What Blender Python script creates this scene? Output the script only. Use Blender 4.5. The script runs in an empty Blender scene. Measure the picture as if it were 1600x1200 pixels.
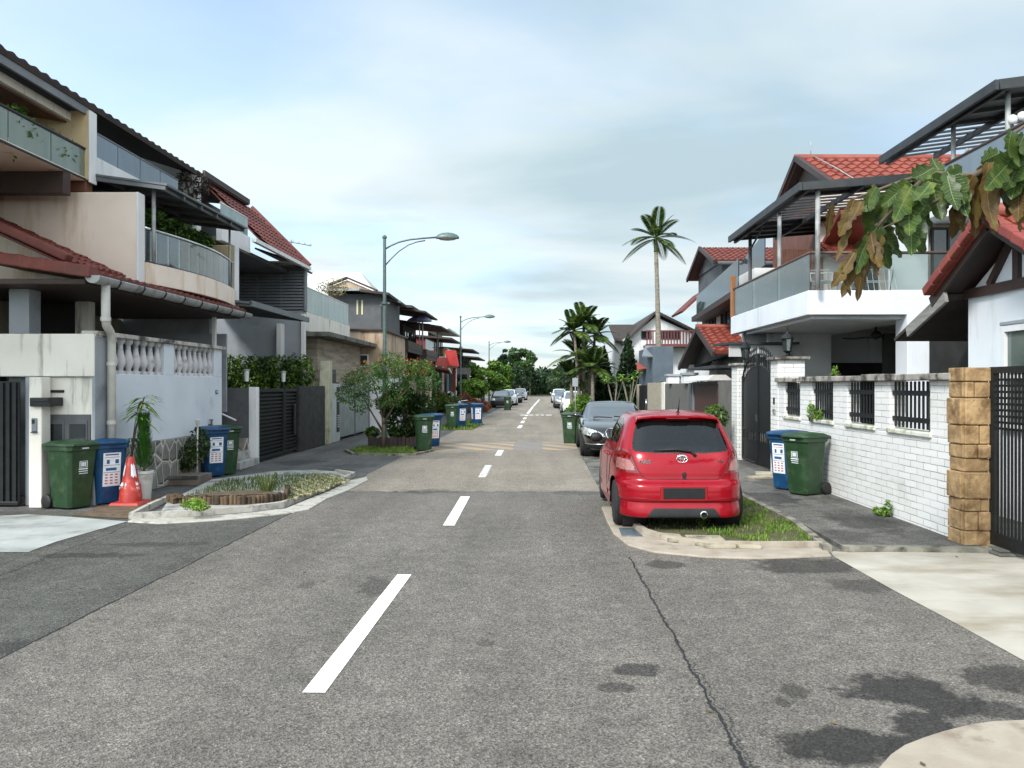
import bpy, bmesh, math, random
import numpy as np
from mathutils import Vector, Matrix
R = math.radians
C = bpy.context.scene.collection
S = bpy.context.scene
random.seed(7); RNG = np.random.default_rng(7)

# ------------------------------------------------------------------ camera
FPX, VX, HY, CAMZ = 1250.0, 835.0, 602.0, 1.8      # focal length in photo pixels, vanishing point, horizon, eye height
cam = bpy.data.cameras.new('camera'); camo = bpy.data.objects.new('camera', cam); C.objects.link(camo)
cam.sensor_width = 36; cam.lens = 36 * FPX / 1600
cam.shift_x = -(VX - 800) / 1600; cam.shift_y = (HY - 600) / 1600
cam.clip_start = 0.05; cam.clip_end = 3000
camo.location = (0, 0, CAMZ); camo.rotation_euler = (R(90), 0, 0)
S.camera = camo

# ------------------------------------------------------------------ sky and light (bright overcast)
S.view_settings.view_transform = 'Standard'; S.view_settings.look = 'None'
S.view_settings.exposure = 1.65; S.view_settings.gamma = 1.0
S.render.engine = 'CYCLES'
S.cycles.use_denoising = True
S.cycles.max_bounces = 7; S.cycles.diffuse_bounces = 3; S.cycles.glossy_bounces = 3
S.cycles.transmission_bounces = 4; S.cycles.transparent_max_bounces = 12
S.cycles.caustics_reflective = False; S.cycles.caustics_refractive = False
S.cycles.sample_clamp_indirect = 4.0
SUN_EL, SUN_ROT = 40, -34         # degrees; high, behind the camera and a little to its left
w = bpy.data.worlds.new('World'); S.world = w; w.use_nodes = True
nt = w.node_tree; nt.nodes.clear()
def N(nt, t, **kw):
    n = nt.nodes.new(t)
    for k, v in kw.items():
        if k.startswith('i_'):
            key = k[2:]; key = int(key) if key.isdigit() else key.replace('_', ' ')
            n.inputs[key].default_value = v
        else: setattr(n, k, v)
    return n
def ramp(nt, fac, stops, interp='LINEAR'):
    r = nt.nodes.new('ShaderNodeValToRGB'); r.color_ramp.interpolation = interp
    e = r.color_ramp.elements
    while len(e) < len(stops): e.new(0.5)
    for el, (p, c) in zip(e, stops):
        el.position = p; el.color = (c, c, c, 1) if not hasattr(c, '__len__') else (*c, 1)
    nt.links.new(fac, r.inputs[0]); return r.outputs[0]
def M_(nt, op, a, b=None, c=None, clamp=False):
    n = nt.nodes.new('ShaderNodeMath'); n.operation = op; n.use_clamp = clamp
    for i, x in enumerate((a, b, c)):
        if x is None: continue
        if isinstance(x, (int, float)): n.inputs[i].default_value = x
        else: nt.links.new(x, n.inputs[i])
    return n.outputs[0]
def sky():
    L = nt.links.new
    st = N(nt, 'ShaderNodeTexSky', sky_type='NISHITA', sun_disc=False, sun_elevation=R(SUN_EL), sun_rotation=R(180 + SUN_ROT), altitude=0, air_density=1.0, dust_density=1.5, ozone_density=1.5)
    tc = N(nt, 'ShaderNodeTexCoord'); sep = N(nt, 'ShaderNodeSeparateXYZ'); L(tc.outputs['Generated'], sep.inputs[0])
    z = M_(nt, 'ADD', M_(nt, 'MAXIMUM', sep.outputs[2], 0.0), 0.09)
    u = M_(nt, 'DIVIDE', sep.outputs[0], z); v = M_(nt, 'DIVIDE', sep.outputs[1], z)
    cb = N(nt, 'ShaderNodeCombineXYZ'); L(u, cb.inputs[0]); L(v, cb.inputs[1])
    mp = N(nt, 'ShaderNodeMapping'); L(cb.outputs[0], mp.inputs[0]); mp.inputs['Rotation'].default_value = (0, 0, R(18)); mp.inputs['Location'].default_value = (3.2, 1.4, 0); mp.inputs['Scale'].default_value = (0.8, 1.0, 1)
    n1 = N(nt, 'ShaderNodeTexNoise', i_Scale=0.55, i_Detail=7.0, i_Roughness=0.52, i_Distortion=0.35); L(mp.outputs[0], n1.inputs['Vector'])
    n2 = N(nt, 'ShaderNodeTexNoise', i_Scale=0.85, i_Detail=5.0, i_Roughness=0.48, i_Distortion=0.3); L(mp.outputs[0], n2.inputs['Vector'])
    mask = ramp(nt, n1.outputs[0], [(0.36, 0.38), (0.48, 0.78), (0.56, 1.0)])
    shade = ramp(nt, n2.outputs[0], [(0.34, (0.165, 0.213, 0.236)), (0.48, (0.214, 0.256, 0.274)), (0.62, (0.272, 0.298, 0.305))])
    # sky brightening added on the sun's side, behind the camera, to light the facades
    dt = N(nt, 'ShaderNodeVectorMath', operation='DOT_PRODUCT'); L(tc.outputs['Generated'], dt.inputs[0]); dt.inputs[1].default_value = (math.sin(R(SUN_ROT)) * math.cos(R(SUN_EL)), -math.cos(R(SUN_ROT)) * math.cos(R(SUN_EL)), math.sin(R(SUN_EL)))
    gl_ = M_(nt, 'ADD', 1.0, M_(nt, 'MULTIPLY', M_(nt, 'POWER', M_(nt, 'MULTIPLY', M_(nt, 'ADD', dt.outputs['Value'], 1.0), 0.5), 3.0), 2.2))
    bg1 = N(nt, 'ShaderNodeBackground'); L(st.outputs[0], bg1.inputs[0]); bg1.inputs[1].default_value = 0.09
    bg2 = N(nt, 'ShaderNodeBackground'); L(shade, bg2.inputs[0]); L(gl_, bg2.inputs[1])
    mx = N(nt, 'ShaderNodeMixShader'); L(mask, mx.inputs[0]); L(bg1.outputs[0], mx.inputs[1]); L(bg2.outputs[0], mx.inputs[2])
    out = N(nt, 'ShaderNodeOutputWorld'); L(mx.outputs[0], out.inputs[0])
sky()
sl = bpy.data.lights.new('sun', 'SUN'); so = bpy.data.objects.new('sun', sl); C.objects.link(so)
sl.energy = 1.35; sl.angle = R(13); sl.color = (1.0, 0.965, 0.92)
_d = Vector((math.sin(R(SUN_ROT)) * math.cos(R(SUN_EL)), -math.cos(R(SUN_ROT)) * math.cos(R(SUN_EL)), math.sin(R(SUN_EL))))  # towards the sun
so.rotation_euler = _d.to_track_quat('Z', 'Y').to_euler()

# ------------------------------------------------------------------ pixel helpers (photo pixels -> metres)
def GP(px, py, z=0.0):
    Y = (CAMZ - z) * FPX / (py - HY); return ((px - VX) * Y / FPX, Y)
def XA(px, Y): return (px - VX) * Y / FPX
def YA(px, X): return X * FPX / (px - VX)
def ZA(py, Y): return CAMZ - (py - HY) * Y / FPX
def P3(px, py, Y): return Vector((XA(px, Y), Y, ZA(py, Y)))

# ------------------------------------------------------------------ colours and materials
def lin(c): return c / 12.92 if c <= 0.04045 else ((c + 0.055) / 1.055) ** 2.4
def H(h): return tuple(lin(int(h[i:i + 2], 16) / 255) for i in (0, 2, 4))
MATS = {}
def mat(name, c1, c2=None, scale=6.0, rough=0.6, metal=0.0, bump=0.0, bscale=40.0, stretch=(1, 1, 1), spec=0.5, coat=0.0, trans=0.0, detail=6.0, lo=0.35, hi=0.65, dirt=None, dlo=0.55, dhi=0.75, dscale=1.3, dstretch=(1, 1, 1), dist=0.2, bdist=0.01):
    """a Principled surface with a two-tone noise, an optional second dirt noise and a fine bump"""
    if name in MATS: return MATS[name]
    m = bpy.data.materials.new(name); m.use_nodes = True; MATS[name] = m
    nt = m.node_tree; L = nt.links.new; b = nt.nodes['Principled BSDF']
    b.inputs['Roughness'].default_value = rough; b.inputs['Metallic'].default_value = metal
    b.inputs['Specular IOR Level'].default_value = spec; b.inputs['Coat Weight'].default_value = coat; b.inputs['Coat Roughness'].default_value = 0.04
    geo = N(nt, 'ShaderNodeNewGeometry'); tc = N(nt, 'ShaderNodeTexCoord')
    def coords(st):
        mp = N(nt, 'ShaderNodeMapping'); mp.inputs['Scale'].default_value = st; L(geo.outputs['Position'], mp.inputs[0]); return mp.outputs[0]
    col = None
    if c2 is not None:
        n = N(nt, 'ShaderNodeTexNoise', i_Scale=scale, i_Detail=detail, i_Distortion=dist); L(coords(stretch), n.inputs['Vector'])
        col = ramp(nt, n.outputs[0], [(lo, c1), (hi, c2)])
    if dirt is not None:
        n = N(nt, 'ShaderNodeTexNoise', i_Scale=dscale, i_Detail=7.0, i_Roughness=0.62); L(coords(dstretch), n.inputs['Vector'])
        f = ramp(nt, n.outputs[0], [(dlo, 0.0), (dhi, 1.0)])
        mx = N(nt, 'ShaderNodeMix', data_type='RGBA'); L(f, mx.inputs[0])
        if col is None: mx.inputs[6].default_value = (*c1, 1)
        else: L(col, mx.inputs[6])
        mx.inputs[7].default_value = (*dirt, 1); col = mx.outputs[2]
    if col is None: b.inputs['Base Color'].default_value = (*c1, 1)
    else: L(col, b.inputs['Base Color'])
    if bump:
        n = N(nt, 'ShaderNodeTexNoise', i_Scale=bscale, i_Detail=5.0); L(coords((1, 1, 1)), n.inputs['Vector'])
        bp = N(nt, 'ShaderNodeBump', i_Strength=bump, i_Distance=bdist); L(n.outputs[0], bp.inputs['Height']); L(bp.outputs[0], b.inputs['Normal'])
    if trans:
        b.inputs['Transmission Weight'].default_value = trans
    return m
def leafmat(name, dark, light, third=None, scale=2.2, rough=0.45, transl=0.25):
    m = bpy.data.materials.new(name); m.use_nodes = True; MATS[name] = m
    nt = m.node_tree; L = nt.links.new; b = nt.nodes['Principled BSDF']; out = nt.nodes['Material Output']
    b.inputs['Roughness'].default_value = rough; b.inputs['Specular IOR Level'].default_value = 0.35
    geo = N(nt, 'ShaderNodeNewGeometry')
    n = N(nt, 'ShaderNodeTexNoise', i_Scale=scale, i_Detail=3.0); L(geo.outputs['Position'], n.inputs['Vector'])
    f = M_(nt, 'ADD', M_(nt, 'MULTIPLY', n.outputs[0], 0.75), M_(nt, 'MULTIPLY', geo.outputs['Random Per Island'], 0.35))
    st = [(0.32, dark), (0.62, light)]
    if third: st.append((0.78, third))
    col = ramp(nt, f, st); L(col, b.inputs['Base Color'])
    t = N(nt, 'ShaderNodeBsdfTranslucent'); L(col, t.inputs[0])
    mx = N(nt, 'ShaderNodeMixShader'); mx.inputs[0].default_value = transl
    L(b.outputs[0], mx.inputs[1]); L(t.outputs[0], mx.inputs[2]); L(mx.outputs[0], out.inputs[0])
    return m
def glassmat(name, tint=(0.75, 0.9, 0.85), milk=(0.5, 0.6, 0.58), milkf=0.25, rough=0.03, gl=0.12):
    m = bpy.data.materials.new(name); m.use_nodes = True; MATS[name] = m
    nt = m.node_tree; L = nt.links.new; nt.nodes.remove(nt.nodes['Principled BSDF']); out = nt.nodes['Material Output']
    tr = N(nt, 'ShaderNodeBsdfTransparent'); tr.inputs[0].default_value = (*tint, 1)
    df = N(nt, 'ShaderNodeBsdfDiffuse')
    geo = N(nt, 'ShaderNodeNewGeometry')
    mp = N(nt, 'ShaderNodeMapping'); mp.inputs['Scale'].default_value = (2.0, 2.0, 0.5); L(geo.outputs['Position'], mp.inputs[0])
    n = N(nt, 'ShaderNodeTexNoise', i_Scale=1.5, i_Detail=5.0); L(mp.outputs[0], n.inputs['Vector'])
    L(ramp(nt, n.outputs[0], [(0.3, tuple(x * 0.75 for x in milk)), (0.7, milk)]), df.inputs[0])
    gs = N(nt, 'ShaderNodeBsdfGlossy'); gs.inputs['Roughness'].default_value = rough
    m1 = N(nt, 'ShaderNodeMixShader'); m1.inputs[0].default_value = milkf; L(tr.outputs[0], m1.inputs[1]); L(df.outputs[0], m1.inputs[2])
    fr = N(nt, 'ShaderNodeFresnel', i_IOR=1.5)
    fac = M_(nt, 'ADD', M_(nt, 'MULTIPLY', fr.outputs[0], 0.8), gl, clamp=True)
    m2 = N(nt, 'ShaderNodeMixShader'); L(fac, m2.inputs[0]); L(m1.outputs[0], m2.inputs[1]); L(gs.outputs[0], m2.inputs[2])
    L(m2.outputs[0], out.inputs[0]); return m

# ------------------------------------------------------------------ mesh builder
OFF = {}
class MB:
    def __init__(s): s.v = []; s.f = []
    def add(s, vs, fs):
        n = len(s.v); s.v.extend([tuple(v) for v in vs]); s.f.extend([tuple(i + n for i in f) for f in fs]); return s
    def hexa(s, p):   # 8 points, bottom ring then top ring
        return s.add(p, [(0, 3, 2, 1), (4, 5, 6, 7), (0, 1, 5, 4), (1, 2, 6, 5), (2, 3, 7, 6), (3, 0, 4, 7)])
    def box(s, x0, x1, y0, y1, z0, z1):
        return s.hexa([(x0, y0, z0), (x1, y0, z0), (x1, y1, z0), (x0, y1, z0), (x0, y0, z1), (x1, y0, z1), (x1, y1, z1), (x0, y1, z1)])
    def obox(s, c, size, rz=0, rx=0, ry=0):
        m = Matrix.Translation(c) @ Matrix.Rotation(rz, 4, 'Z') @ Matrix.Rotation(ry, 4, 'Y') @ Matrix.Rotation(rx, 4, 'X')
        a, b, h = (x / 2 for x in size)
        return s.hexa([m @ Vector(q) for q in ((-a, -b, -h), (a, -b, -h), (a, b, -h), (-a, b, -h), (-a, -b, h), (a, -b, h), (a, b, h), (-a, b, h))])
    def prism(s, poly, z0, z1):
        n = len(poly); vs = [(x, y, z0) for x, y in poly] + [(x, y, z1) for x, y in poly]
        return s.add(vs, [tuple(range(n))[::-1], tuple(range(n, 2 * n))] + [(i, (i + 1) % n, (i + 1) % n + n, i + n) for i in range(n)])
    def prismX(s, poly, x0, x1):   # poly in (y,z)
        n = len(poly); vs = [(x0, y, z) for y, z in poly] + [(x1, y, z) for y, z in poly]
        return s.add(vs, [tuple(range(n))[::-1], tuple(range(n, 2 * n))] + [(i, (i + 1) % n, (i + 1) % n + n, i + n) for i in range(n)])
    def prismY(s, poly, y0, y1):   # poly in (x,z)
        n = len(poly); vs = [(x, y0, z) for x, z in poly] + [(x, y1, z) for x, z in poly]
        return s.add(vs, [tuple(range(n))[::-1], tuple(range(n, 2 * n))] + [(i, (i + 1) % n, (i + 1) % n + n, i + n) for i in range(n)])
    def slab(s, q, t):   # quad thickened against its normal
        q = [Vector(x) for x in q]; n = (q[1] - q[0]).cross(q[3] - q[0]).normalized() * t
        return s.hexa([x - n for x in q] + q)
    def tube(s, pts, r, n=8, cap=True):
        pts = [Vector(p) for p in pts]; k = len(pts)
        rr = r if hasattr(r, '__len__') else [r] * k
        ups = None; vs = []
        for i, p in enumerate(pts):
            d = (pts[min(i + 1, k - 1)] - pts[max(i - 1, 0)])
            d = d.normalized() if d.length > 1e-9 else Vector((0, 0, 1))
            if ups is None: ups = Vector((1, 0, 0)) if abs(d.x) < 0.8 else Vector((0, 1, 0))
            a = (ups - d * ups.dot(d)).normalized(); ups = a; b = d.cross(a)
            for j in range(n):
                t = 2 * math.pi * j / n; vs.append(p + (a * math.cos(t) + b * math.sin(t)) * rr[i])
        fs = [(i * n + j, i * n + (j + 1) % n, (i + 1) * n + (j + 1) % n, (i + 1) * n + j) for i in range(k - 1) for j in range(n)]
        if cap: fs += [tuple(range(n))[::-1], tuple(range((k - 1) * n, k * n))]
        return s.add(vs, fs)
    def cyl(s, p0, p1, r0, r1=None, n=14): return s.tube([p0, p1], [r0, r0 if r1 is None else r1], n)
    def lathe(s, c, prof, n=20, ax='Z'):
        c = Vector(c); vs = []
        for r, z in prof:
            for j in range(n):
                t = 2 * math.pi * j / n; a, b = r * math.cos(t), r * math.sin(t)
                vs.append(c + (Vector((a, b, z)) if ax == 'Z' else Vector((z, a, b)) if ax == 'X' else Vector((a, z, b))))
        k = len(prof)
        fs = [(i * n + j, i * n + (j + 1) % n, (i + 1) * n + (j + 1) % n, (i + 1) * n + j) for i in range(k - 1) for j in range(n)]
        fs += [tuple(range(n))[::-1], tuple(range((k - 1) * n, k * n))]
        return s.add(vs, fs)
    def beam(s, p0, p1, w, h):
        p0, p1 = Vector(p0), Vector(p1); d = (p1 - p0).normalized()
        side = d.cross(Vector((0, 0, 1))); side = side.normalized() if side.length > 1e-4 else Vector((1, 0, 0))
        up = side.cross(d).normalized(); a, b = side * w / 2, up * h / 2
        return s.hexa([p0 - a - b, p0 + a - b, p1 + a - b, p1 - a - b, p0 - a + b, p0 + a + b, p1 + a + b, p1 - a + b])
    def build(s, name, m, parent=None, smooth=False, bevel=0.0, fix=True, seg=2):
        off = OFF.get(parent.name, Vector((0, 0, 0))) if parent else Vector((0, 0, 0))
        me = bpy.data.meshes.new(name)
        if off.length: s.v = [(x - off.x, y - off.y, z - off.z) for x, y, z in s.v]
        me.from_pydata(s.v, [], s.f)
        if fix and len(s.f) < 60000:
            bm = bmesh.new(); bm.from_mesh(me); bmesh.ops.recalc_face_normals(bm, faces=bm.faces); bm.to_mesh(me); bm.free()
        me.materials.append(m)
        if smooth:
            me.polygons.foreach_set('use_smooth', [True] * len(me.polygons))
            if smooth is not True: me.set_sharp_from_angle(angle=R(smooth))
        o = bpy.data.objects.new(name, me); C.objects.link(o)
        if parent: o.parent = parent; OFF[o.name] = off
        if bevel:
            md = o.modifiers.new('bevel', 'BEVEL'); md.width = bevel; md.segments = seg; md.limit_method = 'ANGLE'; md.angle_limit = R(40)
        return o
def tag(o, label, cat, group=None):
    o['label'] = label; o['category'] = cat
    if group: o['group'] = group
    return o
def thing(name, label, cat, loc=(0, 0, 0), rz=0, group=None):
    o = bpy.data.objects.new(name, None); C.objects.link(o); o.empty_display_size = 0.2
    o.location = loc; o.rotation_euler = (0, 0, rz); OFF[o.name] = Vector(loc)
    return tag(o, label, cat, group)
def struct(o, kind='structure'): o['kind'] = kind; return o
def sub(o, label): o['label'] = label; return o
def kids(o): return [c for c in bpy.data.objects if c.parent == o]
def dup(root, loc, rz=0, label=None, scale=None):
    def cp(o, par):
        c = o.copy(); C.objects.link(c)
        if par: c.parent = par
        for k in TREE.get(o.name, ()): cp(k, c)
        return c
    TREE = {}
    for o in bpy.data.objects:
        if o.parent: TREE.setdefault(o.parent.name, []).append(o)
    r = cp(root, None); r.location = loc; r.rotation_euler = (0, 0, rz)
    if scale: r.scale = scale
    if label: r['label'] = label
    return r
def text_mesh(s_, size, depth, m, parent, name, loc, rot, bold=False):
    cu = bpy.data.curves.new(name, 'FONT'); cu.body = s_; cu.size = size; cu.extrude = depth; cu.align_x = 'CENTER'; cu.align_y = 'CENTER'
    if bold: cu.offset = size * 0.02
    t = bpy.data.objects.new(name, cu); C.objects.link(t)
    dg = bpy.context.evaluated_depsgraph_get(); me = bpy.data.meshes.new_from_object(t.evaluated_get(dg))
    bpy.data.objects.remove(t); bpy.data.curves.remove(cu)
    mm = Matrix.Translation(Vector(loc) - (OFF.get(parent.name, Vector()) if parent else Vector())) @ rot.to_4x4()
    me.transform(mm); me.materials.clear(); me.materials.append(m)
    o = bpy.data.objects.new(name, me); C.objects.link(o)
    if parent: o.parent = parent; OFF[o.name] = OFF.get(parent.name, Vector())
    return o
# roof of wavy tiles on the quad A-B (eave) C-D (ridge)
def tiles(mb, A, B, Cc, D, nu, nv, amp=0.035, step=0.03, under=True, seg=5):
    A, B, Cc, D = (Vector(x) for x in (A, B, Cc, D))
    n = (B - A).cross(D - A).normalized()
    if n.z < 0: n = -n
    K = nu * seg
    for j in range(nv):
        v0, v1 = j / nv, (j + 1.0) / nv
        ring = []
        for v, lift in ((v0, step), (v1, 0.0)):
            a = A.lerp(D, v); b = B.lerp(Cc, v)
            for i in range(K + 1):
                u = i / K; ring.append(a.lerp(b, u) + n * (amp * (0.5 + 0.5 * math.sin(2 * math.pi * u * nu)) + lift))
        for i in range(K + 1):   # riser under the front edge
            u = i / K; ring.append(A.lerp(D, v0).lerp(B.lerp(Cc, v0), u) + n * -0.012)
        q = K + 1
        fs = [(i, i + 1, q + i + 1, q + i) for i in range(K)] + [(2 * q + i, 2 * q + i + 1, i + 1, i) for i in range(K)]
        mb.add(ring, fs)
    if under:
        mb.hexa([A - n * .05, B - n * .05, Cc - n * .05, D - n * .05, A - n * .015, B - n * .015, Cc - n * .015, D - n * .015])
    return mb
# leaves: folded diamonds scattered through ellipsoid blobs
def leaves(mb, blobs, n, size, flat=0.35, shell=0.55, aspect=0.5, rng=None, droop=0.0):
    rng = rng or RNG
    vol = np.array([b[1][0] * b[1][1] * b[1][2] for b in blobs]) ** 0.75; cnt = np.maximum(1, (vol / vol.sum() * n)).astype(int)
    VS = []
    for (c, r), k in zip(blobs, cnt):
        d = rng.normal(size=(k, 3)); d /= np.linalg.norm(d, axis=1)[:, None]
        rad = shell + (1 - shell) * rng.random(k) ** 0.7
        lump = 1 + 0.13 * np.sin(d[:, 0] * 7 + c[0] * 3) * np.cos(d[:, 2] * 6 + c[1]) + 0.08 * np.sin(d[:, 1] * 13 + 2)
        p = np.array(c) + d * np.array(r) * (rad * lump)[:, None]
        ax = rng.normal(size=(k, 3)) + d * 0.6; ax[:, 2] -= droop; ax /= np.linalg.norm(ax, axis=1)[:, None]
        up = rng.normal(size=(k, 3)) * (1 - flat) + np.array([0, 0, 1.0]) * flat + d * 0.5
        sd = np.cross(ax, up); sd /= (np.linalg.norm(sd, axis=1)[:, None] + 1e-9)
        nn = np.cross(sd, ax)
        s = size * (0.6 + 0.8 * rng.random(k))[:, None]
        VS.append(np.stack([p - ax * s * .5, p + sd * s * aspect * .5 + nn * s * .06, p + ax * s * .5, p - sd * s * aspect * .5 + nn * s * .06], 1))
    V = np.concatenate(VS).reshape(-1, 3); m = len(V) // 4; b0 = len(mb.v)
    mb.v.extend(map(tuple, V.tolist())); F = (np.arange(m * 4).reshape(m, 4) + b0); mb.f.extend(map(tuple, F.tolist()))
    return mb
# ================================================================== GROUND
def asphalt(name, a, b, stains=(), cracks=(), newer=None, patchy=0.35):
    m = bpy.data.materials.new(name); m.use_nodes = True; nt = m.node_tree; L = nt.links.new; bs = nt.nodes['Principled BSDF']
    bs.inputs['Specular IOR Level'].default_value = 0.4
    geo = N(nt, 'ShaderNodeNewGeometry'); sep = N(nt, 'ShaderNodeSeparateXYZ'); L(geo.outputs['Position'], sep.inputs[0])
    P = geo.outputs['Position']
    vor = N(nt, 'ShaderNodeTexVoronoi', i_Scale=95.0); L(P, vor.inputs['Vector'])
    vb = N(nt, 'ShaderNodeRGBToBW'); L(vor.outputs['Color'], vb.inputs[0])
    fine = N(nt, 'ShaderNodeTexNoise', i_Scale=38.0, i_Detail=6.0, i_Roughness=0.72); L(P, fine.inputs['Vector'])
    big = N(nt, 'ShaderNodeTexNoise', i_Scale=0.55, i_Detail=6.0, i_Roughness=0.6); L(P, big.inputs['Vector'])
    mid = N(nt, 'ShaderNodeTexNoise', i_Scale=5.0, i_Detail=5.0, i_Roughness=0.65); L(P, mid.inputs['Vector'])
    stv = N(nt, 'ShaderNodeMapping'); stv.inputs['Scale'].default_value = (1.6, 0.16, 1); L(P, stv.inputs[0])
    lane = N(nt, 'ShaderNodeTexNoise', i_Scale=1.0, i_Detail=4.0); L(stv.outputs[0], lane.inputs['Vector'])
    g = M_(nt, 'ADD', M_(nt, 'MULTIPLY', vb.outputs[0], 0.58), M_(nt, 'ADD', M_(nt, 'MULTIPLY', fine.outputs[0], 0.5), M_(nt, 'MULTIPLY', mid.outputs[0], 0.22)))
    base = ramp(nt, g, [(0.30, tuple(x * 0.28 for x in a)), (0.56, a), (0.84, b), (0.98, tuple(min(1, x * 1.7) for x in b))])
    k = M_(nt, 'ADD', M_(nt, 'MULTIPLY', big.outputs[0], 0.6), M_(nt, 'ADD', M_(nt, 'MULTIPLY', mid.outputs[0], 0.35), M_(nt, 'MULTIPLY', lane.outputs[0], 0.7)))
    kk = ramp(nt, k, [(0.62, 1 - patchy), (1.02, 1 + patchy * 0.6)])
    mul = N(nt, 'ShaderNodeMix', data_type='RGBA', blend_type='MULTIPLY'); mul.inputs[0].default_value = 1.0
    L(base, mul.inputs[6]); L(kk, mul.inputs[7]); col = mul.outputs[2]
    if newer:       # a newer, paler strip of surfacing beyond a transverse joint
        wv = M_(nt, 'ADD', sep.outputs[1], M_(nt, 'MULTIPLY', M_(nt, 'SUBTRACT', mid.outputs[0], 0.5), 0.5))
        f = M_(nt, 'MULTIPLY', M_(nt, 'SUBTRACT', wv, newer), 5.0, clamp=True)
        mx = N(nt, 'ShaderNodeMix', data_type='RGBA'); L(f, mx.inputs[0]); L(col, mx.inputs[6])
        pl = N(nt, 'ShaderNodeMix', data_type='RGBA', blend_type='MULTIPLY'); pl.inputs[0].default_value = 1.0; L(col, pl.inputs[6]); pl.inputs[7].default_value = (1.62, 1.56, 1.46, 1); L(pl.outputs[2], mx.inputs[7])
        jn = M_(nt, 'SUBTRACT', 1.0, M_(nt, 'MULTIPLY', M_(nt, 'ABSOLUTE', M_(nt, 'SUBTRACT', wv, newer)), 14.0), clamp=True)
        m3 = N(nt, 'ShaderNodeMix', data_type='RGBA'); L(M_(nt, 'MULTIPLY', jn, 0.7), m3.inputs[0]); L(mx.outputs[2], m3.inputs[6]); m3.inputs[7].default_value = (0.045, 0.043, 0.04, 1); col = m3.outputs[2]
    rough_edge = N(nt, 'ShaderNodeTexNoise', i_Scale=7.0, i_Detail=6.0, i_Roughness=0.7); L(P, rough_edge.inputs['Vector'])
    slow = N(nt, 'ShaderNodeTexNoise', i_Scale=2.1, i_Detail=3.0); L(P, slow.inputs['Vector'])
    re = M_(nt, 'ADD', M_(nt, 'MULTIPLY', M_(nt, 'SUBTRACT', rough_edge.outputs[0], 0.5), 1.7), M_(nt, 'MULTIPLY', M_(nt, 'SUBTRACT', slow.outputs[0], 0.5), 1.9))
    tot = None
    for (cx, cy, rx, ry, amt) in stains:
        dx = M_(nt, 'DIVIDE', M_(nt, 'SUBTRACT', sep.outputs[0], cx), rx); dy = M_(nt, 'DIVIDE', M_(nt, 'SUBTRACT', sep.outputs[1], cy), ry)
        d = M_(nt, 'SQRT', M_(nt, 'ADD', M_(nt, 'MULTIPLY', dx, dx), M_(nt, 'MULTIPLY', dy, dy)))
        d = M_(nt, 'ADD', d, re)
        f = M_(nt, 'MULTIPLY', M_(nt, 'MULTIPLY', M_(nt, 'SUBTRACT', 1.0, d), 3.2, clamp=True), amt)
        tot = f if tot is None else M_(nt, 'MAXIMUM', tot, f)
    if tot is not None:
        mx = N(nt, 'ShaderNodeMix', data_type='RGBA', blend_type='MULTIPLY'); L(tot, mx.inputs[0]); L(col, mx.inputs[6]); mx.inputs[7].default_value = (0.22, 0.22, 0.225, 1); col = mx.outputs[2]
    cr = None
    for (x0, sl_, y0, y1, wdt, wob) in cracks:     # a crack running along the street: x = x0 + slope*y + wobble
        mpw = N(nt, 'ShaderNodeTexNoise', i_Scale=2.2, i_Detail=9.0, i_Roughness=0.8); L(P, mpw.inputs['Vector'])
        xx = M_(nt, 'SUBTRACT', M_(nt, 'SUBTRACT', sep.outputs[0], x0), M_(nt, 'MULTIPLY', sep.outputs[1], sl_))
        xx = M_(nt, 'ADD', xx, M_(nt, 'MULTIPLY', M_(nt, 'SUBTRACT', mpw.outputs[0], 0.5), wob))
        f = M_(nt, 'SUBTRACT', 1.0, M_(nt, 'DIVIDE', M_(nt, 'ABSOLUTE', xx), M_(nt, 'ADD', wdt * 0.3, M_(nt, 'MULTIPLY', rough_edge.outputs[0], wdt * 1.5))), clamp=True)
        f = M_(nt, 'MULTIPLY', f, 3.0, clamp=True)
        f = M_(nt, 'MULTIPLY', f, M_(nt, 'MULTIPLY', M_(nt, 'GREATER_THAN', sep.outputs[1], y0), M_(nt, 'LESS_THAN', sep.outputs[1], y1)))
        cr = f if cr is None else M_(nt, 'MAXIMUM', cr, f)
    if cr is not None:
        mx = N(nt, 'ShaderNodeMix', data_type='RGBA'); L(cr, mx.inputs[0]); L(col, mx.inputs[6]); mx.inputs[7].default_value = (0.018, 0.018, 0.018, 1); col = mx.outputs[2]
    L(col, bs.inputs['Base Color'])
    L(ramp(nt, mid.outputs[0], [(0.3, 0.6), (0.7, 0.8)]), bs.inputs['Roughness'])
    hgt = M_(nt, 'ADD', M_(nt, 'MULTIPLY', vor.outputs['Distance'], 1.0), M_(nt, 'MULTIPLY', fine.outputs[0], 0.8))
    bp = N(nt, 'ShaderNodeBump', i_Strength=0.8, i_Distance=0.009); L(hgt, bp.inputs['Height']); L(bp.outputs[0], bs.inputs['Normal'])
    MATS[name] = m; return m
def st(px, py, wpx, hpx, amt=0.9):
    x, y = GP(px, py); y0 = GP(px, py + hpx)[1]; y1 = GP(px, py - hpx)[1]
    return (x, y, wpx * y / FPX, (y1 - y0) / 2, amt)
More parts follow.
